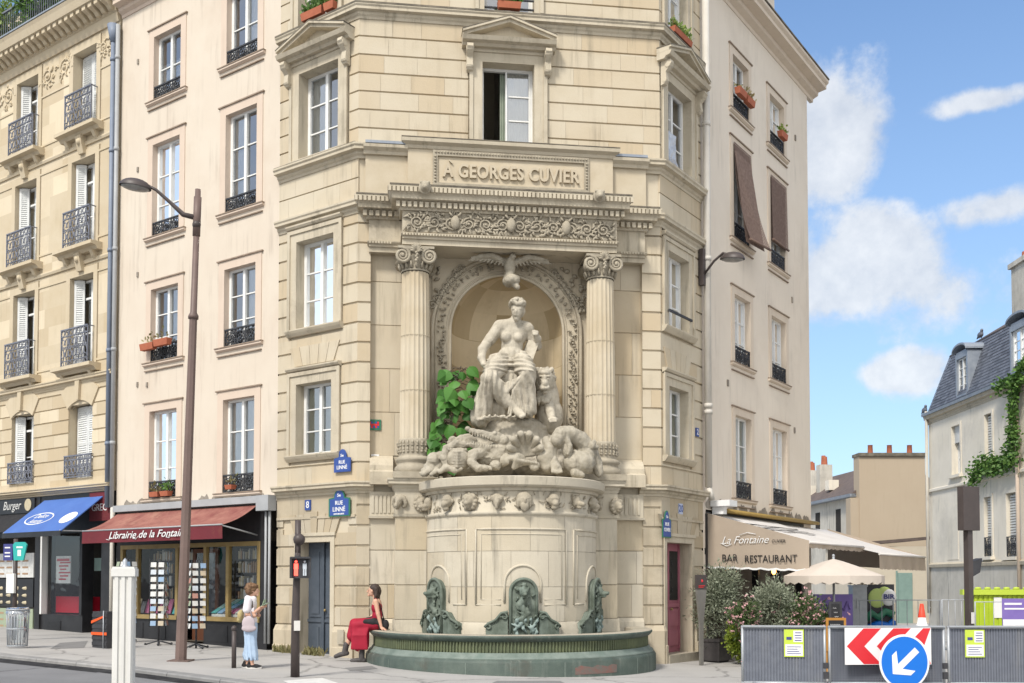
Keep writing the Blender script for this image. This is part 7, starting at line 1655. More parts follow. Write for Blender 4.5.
# ------------------------------------------------------------------ street furniture
def street_things():
 r = random.Random(21)
 x, y = -6.24, 19.28; g = gz(x); c = Vector((x, y, g)); top = Vector((x + .23, y, 9.27)); ax = (top - c); T = thing('street_lamp', 'tall brown street lamp with curved arm and oval head before the pink building', 'street lamp', c); L = ax.length; P = lambda h: c + ax * (h / L)
 m = MB(); m.tube([P(0), P(.05), P(.9), P(1.0), P(3.2), P(6.5)], [.115, .11, .105, .10, .09, .075], n=8, sm=False); m.tube([P(6.5), P(6.56), P(6.62), P(9.0)], [.10, .10, .065, .055], n=8); m.tube([P(8.1), P(8.85)], .075, n=8); m.obox(P(.01), Vector((.2, 0, 0)), Vector((0, .2, 0)), Vector((0, 0, .012))); m.build('pole', M['pole'], T)
 m = MB(); q = P(8.45); e = q + Vector((-1.0, -.15, .62)); m.tube([q, q + Vector((-.25, -.04, .05)), q + Vector((-.5, -.08, .28)), q + Vector((-.75, -.11, .50)), e], [.055, .05, .035, .03, .03], n=8); m.ball(q + Vector((.0, -.02, -.14)), .085, 8, 6); m.build('arm', M['dark_pole'], T)
 def lamp_head(T, e, d, mat):
  Mx = Matrix.Rotation(math.atan2(d.y, d.x), 3, 'Z') @ Matrix.Rotation(R(8), 3, 'Y'); m = MB(); n = 20
  for i in range(n):
   for j in range(6):
    a0, a1, b0, b1 = 2 * PI * i / n, 2 * PI * (i + 1) / n, PI / 2 * j / 6, PI / 2 * (j + 1) / 6; Q = lambda a, b: e + Mx @ Vector((.30 * math.cos(a) * math.cos(b), .19 * math.sin(a) * math.cos(b), .17 * math.sin(b)))
    m.quad(Q(a0, b0), Q(a1, b0), Q(a1, b1), Q(a0, b1), sm=True)
  h = m.build('lamp_head', M[mat], T); m = MB(); m.ball(e, (.27, .165, .06), 16, 8, M=Mx); m.build('lamp_glass', M['lampglass'], h)
 lamp_head(T, e + Vector((-.12, -.03, -.10)), Vector((1, .1, 0)), 'dark_pole')
 q = FR.p(2.0, .12, 9.0); T = thing('wall_lamp', 'dark wall-mounted street lamp between the stone and buff buildings', 'street lamp', q); m = MB(); m.box(FR, 1.93, 2.05, .02, .14, 8.6, 9.45); m.tube([q + Vector((0, 0, -.15)), q + FR.n * .25 + Vector((0, 0, .12)), q + FR.n * .48 + Vector((0, 0, .27)), q + FR.n * .62 + Vector((0, 0, .2))], .03, n=8); m.build('arm', M['dark_pole'], T); lamp_head(T, FR.p(2.0, .82, 9.08), FR.n, 'dark_pole')
 x, y = -3.58, 16.9; g = gz(x); Fs = Frame(x, y, 10); T = thing('pedestrian_signal', 'dark pedestrian traffic signal showing a red man on a tapered pole', 'traffic signal', (x, y, g)); m = MB(); m.tube([(x, y, g), (x, y, g + .9), (x + .02, y, 2.0), (x + .03, y, 2.2)], [.075, .068, .055, .05], n=10); m.tube([(x + .03, y, 2.2), (x + .03, y, 2.74)], .05, n=8); m.tube([(x + .03, y, 2.35), (x + .06, y - .02, 2.45)], .07, n=10); m.ball((x + .06, y - .04, 2.42), .10, 10, 8); m.build('pole', M['dark_pole'], T)
 m = MB(); m.box(Fs, -.06, .22, .05, .24, 1.78, 2.11); m.box(Fs, -.08, .24, .22, .32, 2.10, 2.13); m.box(Fs, -.09, -.055, .05, .30, 1.78, 2.12); m.box(Fs, .21, .245, .05, .28, 1.78, 2.12); m.tube([Fs.p(.03, .1, 2.15), Fs.p(.03, .1, 1.74)], .04, n=6); m.build('signal_head', M['crate'], T)
 for u, mt, nm in ((.01, 'redlight', 'red_figure'), (.15, 'card3', 'walk_figure')): m = MB(); m.ball(Fs.p(u, .245, 2.05), (.02, .01, .022), 8, 6); m.box(Fs, u - .032, u + .032, .241, .25, 1.93, 2.02); m.box(Fs, u - .028, u - .004, .241, .25, 1.82, 1.93); m.box(Fs, u + .004, u + .028, .241, .25, 1.82, 1.93); m.build(nm, M[mt], T)
 m = MB(); m.box(Fs, -.02, .08, .08, .16, .92, 1.08); m.build('push_button', M['rubber'], T)
 x, y = -4.94, 18.18; g = gz(x); m = MB(); m.tube([(x, y, g), (x, y, g + .66)], .042, n=12); m.ball((x, y, g + .70), (.055, .055, .055), 12, 8); single(m.build('bollard', M['dark_pole']), 'slim dark steel bollard beside the woman reading a leaflet', 'bollard')
 c = cam_pt(124, 640, 8.5); x, y, g = c.x, c.y, gz(c.x); Fp = Frame(x, y, 12); T = thing('white_post', 'white fluted square post with a flat cap in the left foreground', 'post', (x, y, g)); m = MB(); w = .076; m.box(Fp, -w, w, -w, w, g - .1, 1.80)
 for s in (-1, 0, 1): m.box(Fp, s * .052 - .014, s * .052 + .014, w - .001, w + .012, g, 1.78); [m.box(Fp, k * w - .006 * (k < 0) - .0, k * w + .006 * (k > 0) + .0, s * .052 - .014, s * .052 + .014, g, 1.78) for k in (-1, 1)]
 m.build('shaft', M['postwhite'], T); m = MB(); m.box(Fp, -.094, .094, -.094, .094, 1.78, 1.845); m.box(Fp, -.086, .086, -.086, .086, 1.845, 1.86); m.build('cap', M['postwhite'], T); m = MB(); m.lathe(Fp.p(0, 0, 0), [(.03, 1.86), (.016, 1.88), (.02, 1.91), (.0, 1.935)], 10); m.build('finial', M['galv'], T)
 x, y = -10.28, 21.26; g = gz(x); T = thing('litter_bin', 'round wire litter bin with a clear sack at the left kerb', 'bin', (x, y, g)); m = MB()
 for k in range(22): a = 2 * PI * k / 22; m.tube([(x + .19 * math.cos(a), y + .19 * math.sin(a), g + .05), (x + .22 * math.cos(a), y + .22 * math.sin(a), g + .80)], .008, n=4)
 for z, q in ((.05, .19), (.4, .205), (.8, .225)): m.tube([(x + q * math.cos(2 * PI * k / 20), y + q * math.sin(2 * PI * k / 20), g + z) for k in range(21)], .014, n=5)
 m.build('cage', M['galv'], T); m = MB(); m.lathe((x, y, g), [(.15, .1), (.19, .35), (.17, .6), (.215, .84), (.235, .72)], 18); m.build('sack', M['glass'], T)
 x, y = -8.78, 21.9; g = gz(x); Fp = Frame(x, y, -33); m = MB(); T = thing('folded_crates', 'flat black crates strapped with orange bands leaning by the bookshop', 'crates', (x, y, g)); m.box(Fp, -.25, .25, -.22, .06, g, g + .78)
 for k in range(6): m.box(Fp, -.25, .25, .06, .075, g + .06 + .12 * k, g + .13 + .12 * k)
 m.build('crate', M['crate'], T); m = MB(); m.prism([Fp.p(-.26, .08, g + .58), Fp.p(.18, .08, g + .70), Fp.p(.18, .08, g + .66), Fp.p(-.26, .08, g + .52)], Fp.n * .008); m.box(Fp, -.26, .27, .078, .088, g + .28, g + .34); m.build('strap', M['orange'], T); m = MB(); m.tube([Fp.p(.18, .1, g), Fp.p(.18, .1, g + .8)], .012, n=5); m.build('rod', M['galv'], T)
 x, y = -11.45, 23.52; g = gz(x); Fp = Frame(x, y, -12); T = thing('direction_sign', 'slim post with navy and teal signs by the burger counter', 'sign', (x, y, g)); m = MB(); m.tube([(x, y, g), (x, y, 2.7)], .05, n=8); m.build('pole', M['dark_pole'], T)
 m = MB(); m.box(Fp, -.26, -.02, .05, .08, 2.2, 2.58); a = m.build('navy_panel', M['navy'], T); m = MB(); [m.box(Fp, -.22, -.08, .08, .084, z, z + .03) for z in (2.28, 2.36, 2.48)]; m.build('print', M['signwhite'], a)
 m = MB(); m.prism([Fp.p(.03, .06, 2.2), Fp.p(.28, .06, 2.2), Fp.p(.36, .06, 2.56), Fp.p(.30, .06, 2.62), Fp.p(.06, .06, 2.62), Fp.p(0, .06, 2.56)], Fp.n * .04); a = m.build('teal_panel', M['teal'], T); m = MB(); m.box(Fp, .10, .26, .10, .104, 2.48, 2.52); m.box(Fp, .13, .22, .10, .104, 2.30, 2.44); m.build('print', M['signwhite'], a); m = MB(); m.box(Fp, -.14, .06, .05, .12, 1.45, 1.9); m.build('white_box', M['white'], T)
 x, y = FR.p(.30, .75, 0).xy; g = gz(x); Fp = Frame(x, y, 38); T = thing('history_panel', 'grey paddle-shaped history panel with a dark head near the raspberry door', 'sign', (x, y, g)); m = MB(); m.prism([Fp.p(a, 0, z) for a, z in ((-.05, g - .1), (.05, g - .1), (.06, g + .9), (.16, 1.55), (-.16, 1.55), (-.06, g + .9))], Fp.n * .04); m.build('shaft', M['greypaddle'], T); m = MB(); m.box(Fp, -.16, .16, -.005, .045, 1.55, 1.86); h = m.build('head', M['dark_pole'], T); m = MB(); m.ball(Fp.p(0, .048, 1.73), (.028, .006, .032), 10, 6); m.box(Fp, -.10, .10, .045, .05, 1.62, 1.635); m.box(Fp, -.10, .05, .045, .05, 1.59, 1.605); m.build('emblem', M['signred'], h)
 def plate(F, u, z, w, h, lines, lab, frame='green_enamel', arch=True, o=.03):
  T = thing('street_sign', lab, 'street sign', F.p(u, o, z - h / 2)); m = MB()
  P = [(-w, -h), (w, -h), (w, h)] + ([(w * .5 * math.cos(PI * k / 10), h + .02 + .17 * math.sin(PI * k / 10)) for k in range(11)] if arch else []) + [(-w, h)]
  m.prism([F.p(u + a, o, z + b) for a, b in P], F.n * .02); m.build('frame', M[frame], T); m = MB(); k = .88
  m.prism([F.p(u + a * k, o + .018, z + b * (k if abs(b) <= h else 1) - (0 if b <= h else .025)) for a, b in P], F.n * .006); m.build('plate', M['enamel'], T); L = MB()
  for s, dz, sz, fw in lines: V, Fc = text_mesh(s, sz, plane_m(F, u, o + .026, z + dz), depth=.002, fitw=fw, weight=.002); L.add(V, Fc)
  L.build('lettering', M['signwhite'], T)
 plate(FL, -.44, 3.27, .31, .19, (('RUE', .09, .12, .22), ('LINNÉ', -.045, .13, .36), ('NATURALISTE', -.14, .04, .30), ('5e', .25, .09, .1)), 'blue RUE LINNE street plate in a green frame above the door pier', o=.04)
 plate(FL, -.36, 4.15, .24, .145, (('RUE', .06, .10, .18), ('LINNÉ', -.05, .11, .30), ('5e', .2, .08, .09)), 'blue RUE LINNE street plate with blue rim on the upper stone wall', 'enamel', o=.04)
 plate(FR, .12, 2.86, .20, .20, (('RUE', .09, .1, .18), ('CUVIER', -.03, .11, .30), ('5e', .25, .08, .08)), 'blue RUE CUVIER street plate on the right quoin above the history panel', o=.05)
 def num(F, u, z, w, s, lab, mt='enamel', txt='signwhite'): T = thing('house_number', lab, 'house number', F.p(u, .02, z - w)); m = MB(); m.box(F, u - w, u + w, .0, .03, z - w * 1.3, z + w * 1.3); m.build('plate', M[mt], T); L = MB(); V, Fc = text_mesh(s, w * 2.4, plane_m(F, u, .031, z), depth=.002, weight=.003); L.add(V, Fc); L.build('lettering', M[txt], T)
 num(FL, -1.42, 3.36, .085, '8', 'blue house number plate above the blue door arch'); num(FR, .9, 3.33, .09, '20', 'pale blue house number 20 above the raspberry door', 'palesign', 'enamel'); num(FR, 1.8, 5.15, .075, '2', 'small blue plate on the right quoin of the stone building')
 T = thing('wall_mosaic', 'green mosaic panel with a red and blue tile pattern left of the column', 'mosaic', FF.at(373, 424, -.14)); u0, z0 = FF.uv(367, 430, -.14); m = [MB() for _ in range(3)]; pat = ['0000000', '0120210', '0111110', '0212120', '0000000']
 for j, row in enumerate(pat):
  for i, ch in enumerate(row): m[int(ch)].box(FF, u0 + .042 * i, u0 + .042 * i + .039, -.155, -.125, z0 + .045 * (4 - j), z0 + .045 * (4 - j) + .042)
 for q, mt, nm in zip(m, ('green_enamel', 'signred', 'enamel'), ('green_tiles', 'red_tiles', 'blue_tiles')): q.build(nm, M[mt], T, fix=False)
 u0, z0 = FF.uv(371, 462, -.14); T = thing('wall_tile', 'small white wall tile with a black arched mark at the wall foot', 'mosaic', FF.p(u0 + .1, -.14, z0)); m = MB(); m.box(FF, u0, u0 + .17, -.16, -.12, z0, z0 + .16); m.build('tile', M['signwhite'], T); m = MB(); m.box(FF, u0 + .03, u0 + .14, -.12, -.115, z0 + .05, z0 + .11); m.box(FF, u0 + .05, u0 + .12, -.12, -.115, z0 + .11, z0 + .13); m.box(FF, u0 + .02, u0 + .05, -.12, -.115, z0 + .03, z0 + .05); m.build('mark', M['black'], T)
 # ------------------------------------------------ roadworks
 def barrier(a, b, D, lab, ribs, perf):
  p, q = cam_pt(a, 640, D[0]), cam_pt(b, 640, D[1]); L = (Vector((q.x, q.y, 0)) - Vector((p.x, p.y, 0))).length; F = Frame(p.x, p.y, math.degrees(math.atan2(q.y - p.y, q.x - p.x))); zb, zt = -.06, .92
  T = thing('site_barrier', lab, 'barrier', F.p(L / 2, 0, gz(p.x + 1)), 0, 'grey panel barriers round the roadworks'); m = MB(); s = .025
  for u in (0.0, L): m.tube([F.p(u + (s if u == 0 else -s), 0, gz(p.x) + .03), F.p(u + (s if u == 0 else -s), 0, zt)], s, n=8)
  m.tube([F.p(0, 0, zt), F.p(L, 0, zt)], s, n=8); m.tube([F.p(0, 0, zb), F.p(L, 0, zb)], s, n=8)
  m.box(F, .02, L - .02, -.05, .06, zt + .005, zt + .03)
  for u in (.22, L - .22): m.box(F, u - .03, u + .03, -.28, .28, gz(p.x + 1) - .02, gz(p.x + 1) + .05)
  m.build('frame', M['galv'], T, fix=False); m = MB(); n = int(L / ribs)
  m.box(F, .05, L - .05, -.02, -.008, zb, zt)
  for i in range(n): u = .05 + (L - .1) * i / n; m.box(F, u, u + (L - .1) / n * .55, -.008, .006, zb + .02, zt - .02)
  pn = m.build('panel', M['panel'], T, fix=False)
  if perf:
   m = MB()
   for i in range(n):
    for j in range(22): u = .05 + (L - .1) * (i + .27) / n; m.box(F, u - .008, u + .008, .006, .009, zb + .04 + .043 * j, zb + .06 + .043 * j)
   m.build('perforation', M['galvdark'], pn, fix=False)
  m = MB(); m.box(F, L - .05, L + .03, -.04, .04, .20, .30); m.box(F, L - .05, L + .03, -.04, .04, .02, .14); m.build('clamp', M['crate'], T, fix=False)
  return F, L
 B1 = barrier(741, 826, (18.1, 17.95), 'leftmost grey ribbed site barrier nearest the olive trees', .055, False); B2 = barrier(828, 945, (17.95, 17.9), 'middle grey perforated site barrier behind the red chevron board', .05, True); B3 = barrier(947, 1062, (17.9, 17.9), 'right-hand grey ribbed site barrier running out of the picture', .05, False)
 def notice(BF, px, lab):
  F = BF[0]; u, _ = F.uv(px, 640, .03); T = thing('site_notice', lab, 'notice', F.p(u, .03, .38)); Fq = Frame(*F.p(u, .015, 0).xy, F.deg); m = MB(); m.box(Fq, -.17, .17, .0, .012, .40, .88); m.build('sheet', M['yellowgreen'], T); m = MB(); m.box(Fq, -.01, .15, .012, .015, .66, .86); m.box(Fq, -.15, .15, .012, .015, .42, .62); pr = m.build('white_field', M['signwhite'], T, fix=False); m = MB(); m.box(Fq, -.13, -.04, .012, .016, .70, .75)
  for k in range(4): m.box(Fq, .01 + .01 * (k % 2), .13, .015, .017, .68 + .045 * k, .695 + .045 * k); m.box(Fq, -.12, .12 - .03 * (k % 3), .015, .017, .45 + .04 * k, .462 + .04 * k)
  m.build('print', M['navy'], pr, fix=False)
 notice(B1, 794, 'yellow-green site notice on the leftmost grey barrier'); notice(B3, 975, 'yellow-green site notice on the barrier right of the blue arrow sign')
 F = Frame(*cam_pt(845, 640, 17.75).xy, 3); T = thing('chevron_board', 'white board with three red chevrons pointing left on the barrier', 'road sign', F.p(.76, 0, .3)); m = MB(); m.box(F, 0, 1.53, -.02, .0, .28, .92); m.build('board', M['signwhite'], T); m = MB(); zc = .60
 for k in range(3):
  x0 = .03 + .53 * k; w = .31; P = [(x0, zc), (x0 + .3, .91), (min(1.52, x0 + .3 + w), .91), (x0 + w, zc), (min(1.52, x0 + .3 + w), .29), (x0 + .3, .29)]
  m.prism([F.p(a, .0, z) for a, z in P[:4]], F.n * .003); m.prism([F.p(a, .0, z) for a, z in (P[0], P[3], P[4], P[5])], F.n * .003)
 m.build('chevron', M['signred'], T, fix=False)
 c = cam_pt(904, 662, 17.4); F = Frame(c.x, c.y, 3); zc = c.z; T = thing('arrow_sign', 'round blue road sign with a white arrow pointing down left', 'road sign', (c.x, c.y, gz(c.x))); D = lambda r_, o: [F.p(r_ * math.cos(2 * PI * k / 48), o, zc + r_ * 1.08 * math.sin(2 * PI * k / 48)) for k in range(48)]
 m = MB(); m.prism(D(.435, 0), F.n * .02); m.build('rim', M['signwhite'], T); m = MB(); m.prism(D(.40, .0205), F.n * .004); m.build('disc', M['signblue'], T); m = MB(); d = Vector((-.72, -.69)); n_ = Vector((.69, -.72)); Q = lambda a, b: F.p(d.x * a + n_.x * b, .025, zc + d.y * a + n_.y * b)
 m.prism([Q(-.30, -.055), Q(-.30, .055), Q(.16, .055), Q(.16, -.055)], F.n * .003)
 for s in (-1, 1): m.prism([Q(.29, 0), Q(.08, s * .235), Q(-.03, s * .235), Q(.15, 0)], F.n * .0035)
 m.build('arrow', M['signwhite'], T, fix=False); m = MB(); m.tube([F.p(0, -.04, gz(c.x)), F.p(0, -.04, zc + .2)], .03, n=8); m.build('post', M['galv'], T)
 c = cam_pt(922, 625, 18.0); T = thing('traffic_cone', 'small red and white cone stuck on top of the barrier', 'cone', (c.x, c.y, .95)); m = MB(); m.lathe((c.x, c.y, 0), [(.10, .95), (.10, .965), (.085, .968), (.066, 1.09)], 16); m.build('white_band', M['signwhite'], T); m = MB(); m.lathe((c.x, c.y, 0), [(.066, 1.09), (.03, 1.33), (.0, 1.335)], 16); m.build('cone_tip', M['cone'], T)
 c = cam_pt(969, 600, 20); x, y, g = c.x, c.y, gz(c.x); F = Frame(x, y, 22); T = thing('traffic_signal', 'dark traffic signal seen from behind on a square post above the barriers', 'traffic signal', (x, y, g)); m = MB(); m.box(F, -.06, .06, -.06, .06, g, 2.72); m.build('post', M['dark_pole'], T); m = MB(); m.box(F, -.21, .21, -.05, .10, 2.72, 3.58); h = m.build('signal_head', M['dark_pole'], T); m = MB()
 for k in range(3): m.tube([F.p(.0, -.04, 2.90 + .27 * k), F.p(.0, -.16, 2.89 + .27 * k)], .09, n=12); m.box(F, .205, .235, -.08, .02, 2.85 + .27 * k, 2.95 + .27 * k)
 m.build('visor', M['dark_pole'], h); m = MB(); m.prism([F.p(.06, -.1, 1.82), F.p(.06, -.1, 2.12), F.p(.30, -.1, 2.18), F.p(.24, -.1, 1.9)], F.n * .16); m.build('repeater_head', M['crate'], T); m = MB(); m.box(F, -.03, .05, .075, .082, .9, 1.12); m.build('sticker', M['rubber'], T)
 for k, (a, b, D, lab) in enumerate(((848, 893, 29, 'open steel crowd barrier in front of the graffiti panel'), (896, 940, 29.5, 'open steel crowd barrier below the green door'), (942, 968, 30, 'open steel crowd barrier left of the signal post'), (975, 1012, 27, 'open steel crowd barrier before the lime hoarding'))):
  p, q = cam_pt(a, 600, D), cam_pt(b, 600, D); F = Frame(p.x, p.y, 0); L = q.x - p.x; g = gz(p.x); zt = 1.17; T = thing('crowd_barrier', lab, 'barrier', F.p(L / 2, 0, g), 0, 'open steel crowd barriers'); m = MB(); m.tube([F.p(0, 0, g), F.p(0, 0, zt), F.p(L, 0, zt), F.p(L, 0, g)], .022, n=6); m.tube([F.p(0, 0, g + .25), F.p(L, 0, g + .25)], .016, n=6); n = max(4, int(L / .28))
  for i in range(1, n): m.tube([F.p(L * i / n, 0, g + .25), F.p(L * i / n, 0, zt)], .01, n=5)
  for u in (.15, L - .15): m.box(F, u - .03, u + .03, -.3, .3, g, g + .04)
  m.build('frame', M['galv'], T, fix=False)
 F = Frame(14.4, 32.5, -2); T = thing('lime_hoarding', 'ribbed lime green site hoarding with yellow-green top rail', 'hoarding', F.p(2, 0, -.36)); m = MB(); m.box(F, 0, 9, -.06, 0, -.4, 1.28)
 for k in range(60): m.box(F, .15 * k, .15 * k + .08, 0, .03, -.38, 1.26)
 m.build('panel', M['lime'], T, fix=False); m = MB(); m.box(F, -.1, 9, -.12, .12, 1.28, 1.45)
 for k in range(20): m.ball(F.p(.1 + .3 * k, .06, 1.48), (.12, .08, .05), 8, 4)
 m.build('top_rail', M['yellowgreen'], T, fix=False); m = MB(); m.box(F, .9, 1.15, .03, .05, .55, 1.2); m.build('paper', M['signwhite'], T)
 c = cam_pt(1001, 600, 26); F = Frame(c.x, c.y, 0); T = thing('purple_banner', 'purple and white printed banner hung on the crowd barrier at right', 'banner', F.p(.5, 0, .3)); m = MB(); m.box(F, 0, 1.6, .04, .05, .45, 1.28); m.build('sheet', M['purple'], T); m = MB(); m.box(F, .02, 1.58, .05, .053, .47, .75); m.prism([F.p(.55, .05, 1.0), F.p(1.5, .05, 1.12), F.p(1.5, .05, .84)], F.n * .003); m.box(F, .06, .5, .05, .054, 1.12, 1.17); m.box(F, .06, .6, .05, .054, 1.0, 1.04); m.build('print', M['signwhite'], T, fix=False); m = MB(); m.box(F, .06, .4, .053, .056, .52, .58); m.build('green_logo', M['lime'], T)
 c = cam_pt(868, 600, 31); F = Frame(c.x, c.y, 0); T = thing('graffiti_panel', 'site panel painted with pale balloon shapes, green waves and letters BIR', 'panel', F.p(.4, 0, -.3)); m = MB(); m.box(F, -.4, .8, -.1, 0, -.36, 1.62); m.build('board', M['crate'], T); m = MB()
 for u, z, rx, rz in ((.28, 1.2, .28, .3), (.5, 1.35, .22, .2)): m.ball(F.p(u, .0, z), (rx, .05, rz), 14, 8)
 m.build('balloon', M['palegreen'], T); m = MB(); m.ball(F.p(.62, .02, 1.22), (.24, .06, .26), 14, 8); m.build('balloon', M['signwhite'], T); L = MB(); V, Fc = text_mesh('BIR', .2, plane_m(F, .62, .085, 1.24), fitw=.34, weight=.006); L.add(V, Fc); L.build('lettering', M['navy'], T); m = MB(); m.tube([F.p(-.1, .03, .55), F.p(.1, .03, .75), F.p(.3, .03, .6), F.p(.5, .03, .8), F.p(.75, .03, .7)], .12, n=8); m.build('green_wave', M['green_enamel'], T); m = MB(); m.tube([F.p(.0, .03, .3), F.p(.3, .03, .42), F.p(.6, .03, .35), F.p(.78, .03, .5)], .12, n=8); m.build('blue_wave', M['signblue'], T)
 c = cam_pt(853, 600, 30.5); F = Frame(c.x, c.y, 0); m = MB(); m.box(F, 0, .42, -.4, 0, -.36, 1.55); m.box(F, -.02, .44, -.42, .02, 1.55, 1.6); m.box(F, .1, .26, 0, .02, .9, 1.2); single(m.build('street_cabinet', M['galv'], fix=False), 'grey street cabinet left of the graffiti panel', 'cabinet')
 c = cam_pt(818, 600, 28); F = Frame(c.x, c.y, 0); m = MB(); m.box(F, -.1, .95, -.1, 0, -.3, 1.36)
 for k in range(4): m.tube([F.p(.1 + .2 * k, .01, .9), F.p(.2 + .2 * k, .01, 1.15), F.p(.28 + .2 * k, .01, .95)], .03, n=5)
 single(m.build('site_board', M['purple'], fix=False), 'purple painted site panel behind the oleander and parasol pole', 'panel')
 for (a, b, z0, z1, D, mt, lab) in ((829, 842, .86, 1.3, 21.4, 'crate', 'black chalkboard menu under the parasol'), (826, 846, .3, .98, 20.8, 'wood', 'orange-framed chalkboard standing under the black menu board')):
  p, q = cam_pt(a, 610, D), cam_pt(b, 610, D); F = Frame(p.x, p.y, 0); L = q.x - p.x; T = thing('chalkboard', lab, 'chalkboard', F.p(L / 2, 0, gz(p.x))); m = MB(); m.box(F, 0, L, -.03, 0, z0, z1); m.box(F, 0, .03, -.05, -.02, gz(p.x), z0); m.box(F, L - .03, L, -.05, -.02, gz(p.x), z0); m.build('frame', M[mt], T, fix=False); m = MB(); m.box(F, .05, L - .05, .0, .006, z0 + .05, z1 - .05); f = m.build('slate', M['blackwood'], T); m = MB(); [m.tube([F.p(.08 + .02 * (i % 3) + .012 * j, .008, z1 - .14 - .09 * i + .012 * math.sin(j * 2.1 + i)) for j in range(int((L - .18) / .012))], .005, n=3) for i in range(3)]; m.build('chalk_writing', M['signwhite'], f, fix=False)
M['greypaddle'] = surf('grey_paddle', (.21, .20, .18), (.16, .15, .14), .5, 4, .8, metal=.2); M['palesign'] = surf('pale_enamel', (.45, .50, .66), (.40, .45, .60), .4, 4, .6); M['galvdark'] = surf('dark_hole', (.04, .045, .055), None, .8); M['palegreen'] = surf('pale_green_paint', (.50, .60, .20), (.42, .55, .18), .6, 3, .8)
# ------------------------------------------------------------------ people
def limb(b, P, pts, rs): b.chain([P(*p) for p in pts], rs)
def hand(b, P, w, f, s, side):
 """palm at w pointing along f (local vectors), five bent fingers"""
 f = Vector(f).normalized(); s = Vector(s).normalized(); w = Vector(w); n = f.cross(s)
 b.cap(P(*w), P(*(w + f * .05)), .024, .026); b.cap(P(*(w + s * .012)), P(*(w + f * .06 + s * .022)), .018, .016); b.cap(P(*(w - s * .012)), P(*(w + f * .06 - s * .022)), .018, .016)
 for k, L in enumerate((.062, .072, .068, .052)):
  o = s * (.028 - .019 * k); q = w + f * .068 + o; b.chain([P(*q), P(*(q + f * L * .55 + n * .008)), P(*(q + f * L * .9 + n * .026))], [.0095, .0088, .0075])
 b.chain([P(*(w + f * .015 + s * .03)), P(*(w + f * .045 + s * .055 + n * .01)), P(*(w + f * .075 + s * .055 + n * .022))], [.012, .0105, .009])
def face(b, E):
 """face features in head space: x forward"""
 E(.085, 0, -.012, .022, .016, .024); E(.098, 0, -.02, .012, .013, .012); E(.082, 0, -.058, .014, .026, .008); E(.07, 0, -.09, .024, .028, .022)
 for s in (-1, 1): E(.078, s * .032, .012, .012, .016, .009); E(.083, s * .032, .03, .01, .022, .006); E(-.005, s * .078, -.005, .02, .010, .03)
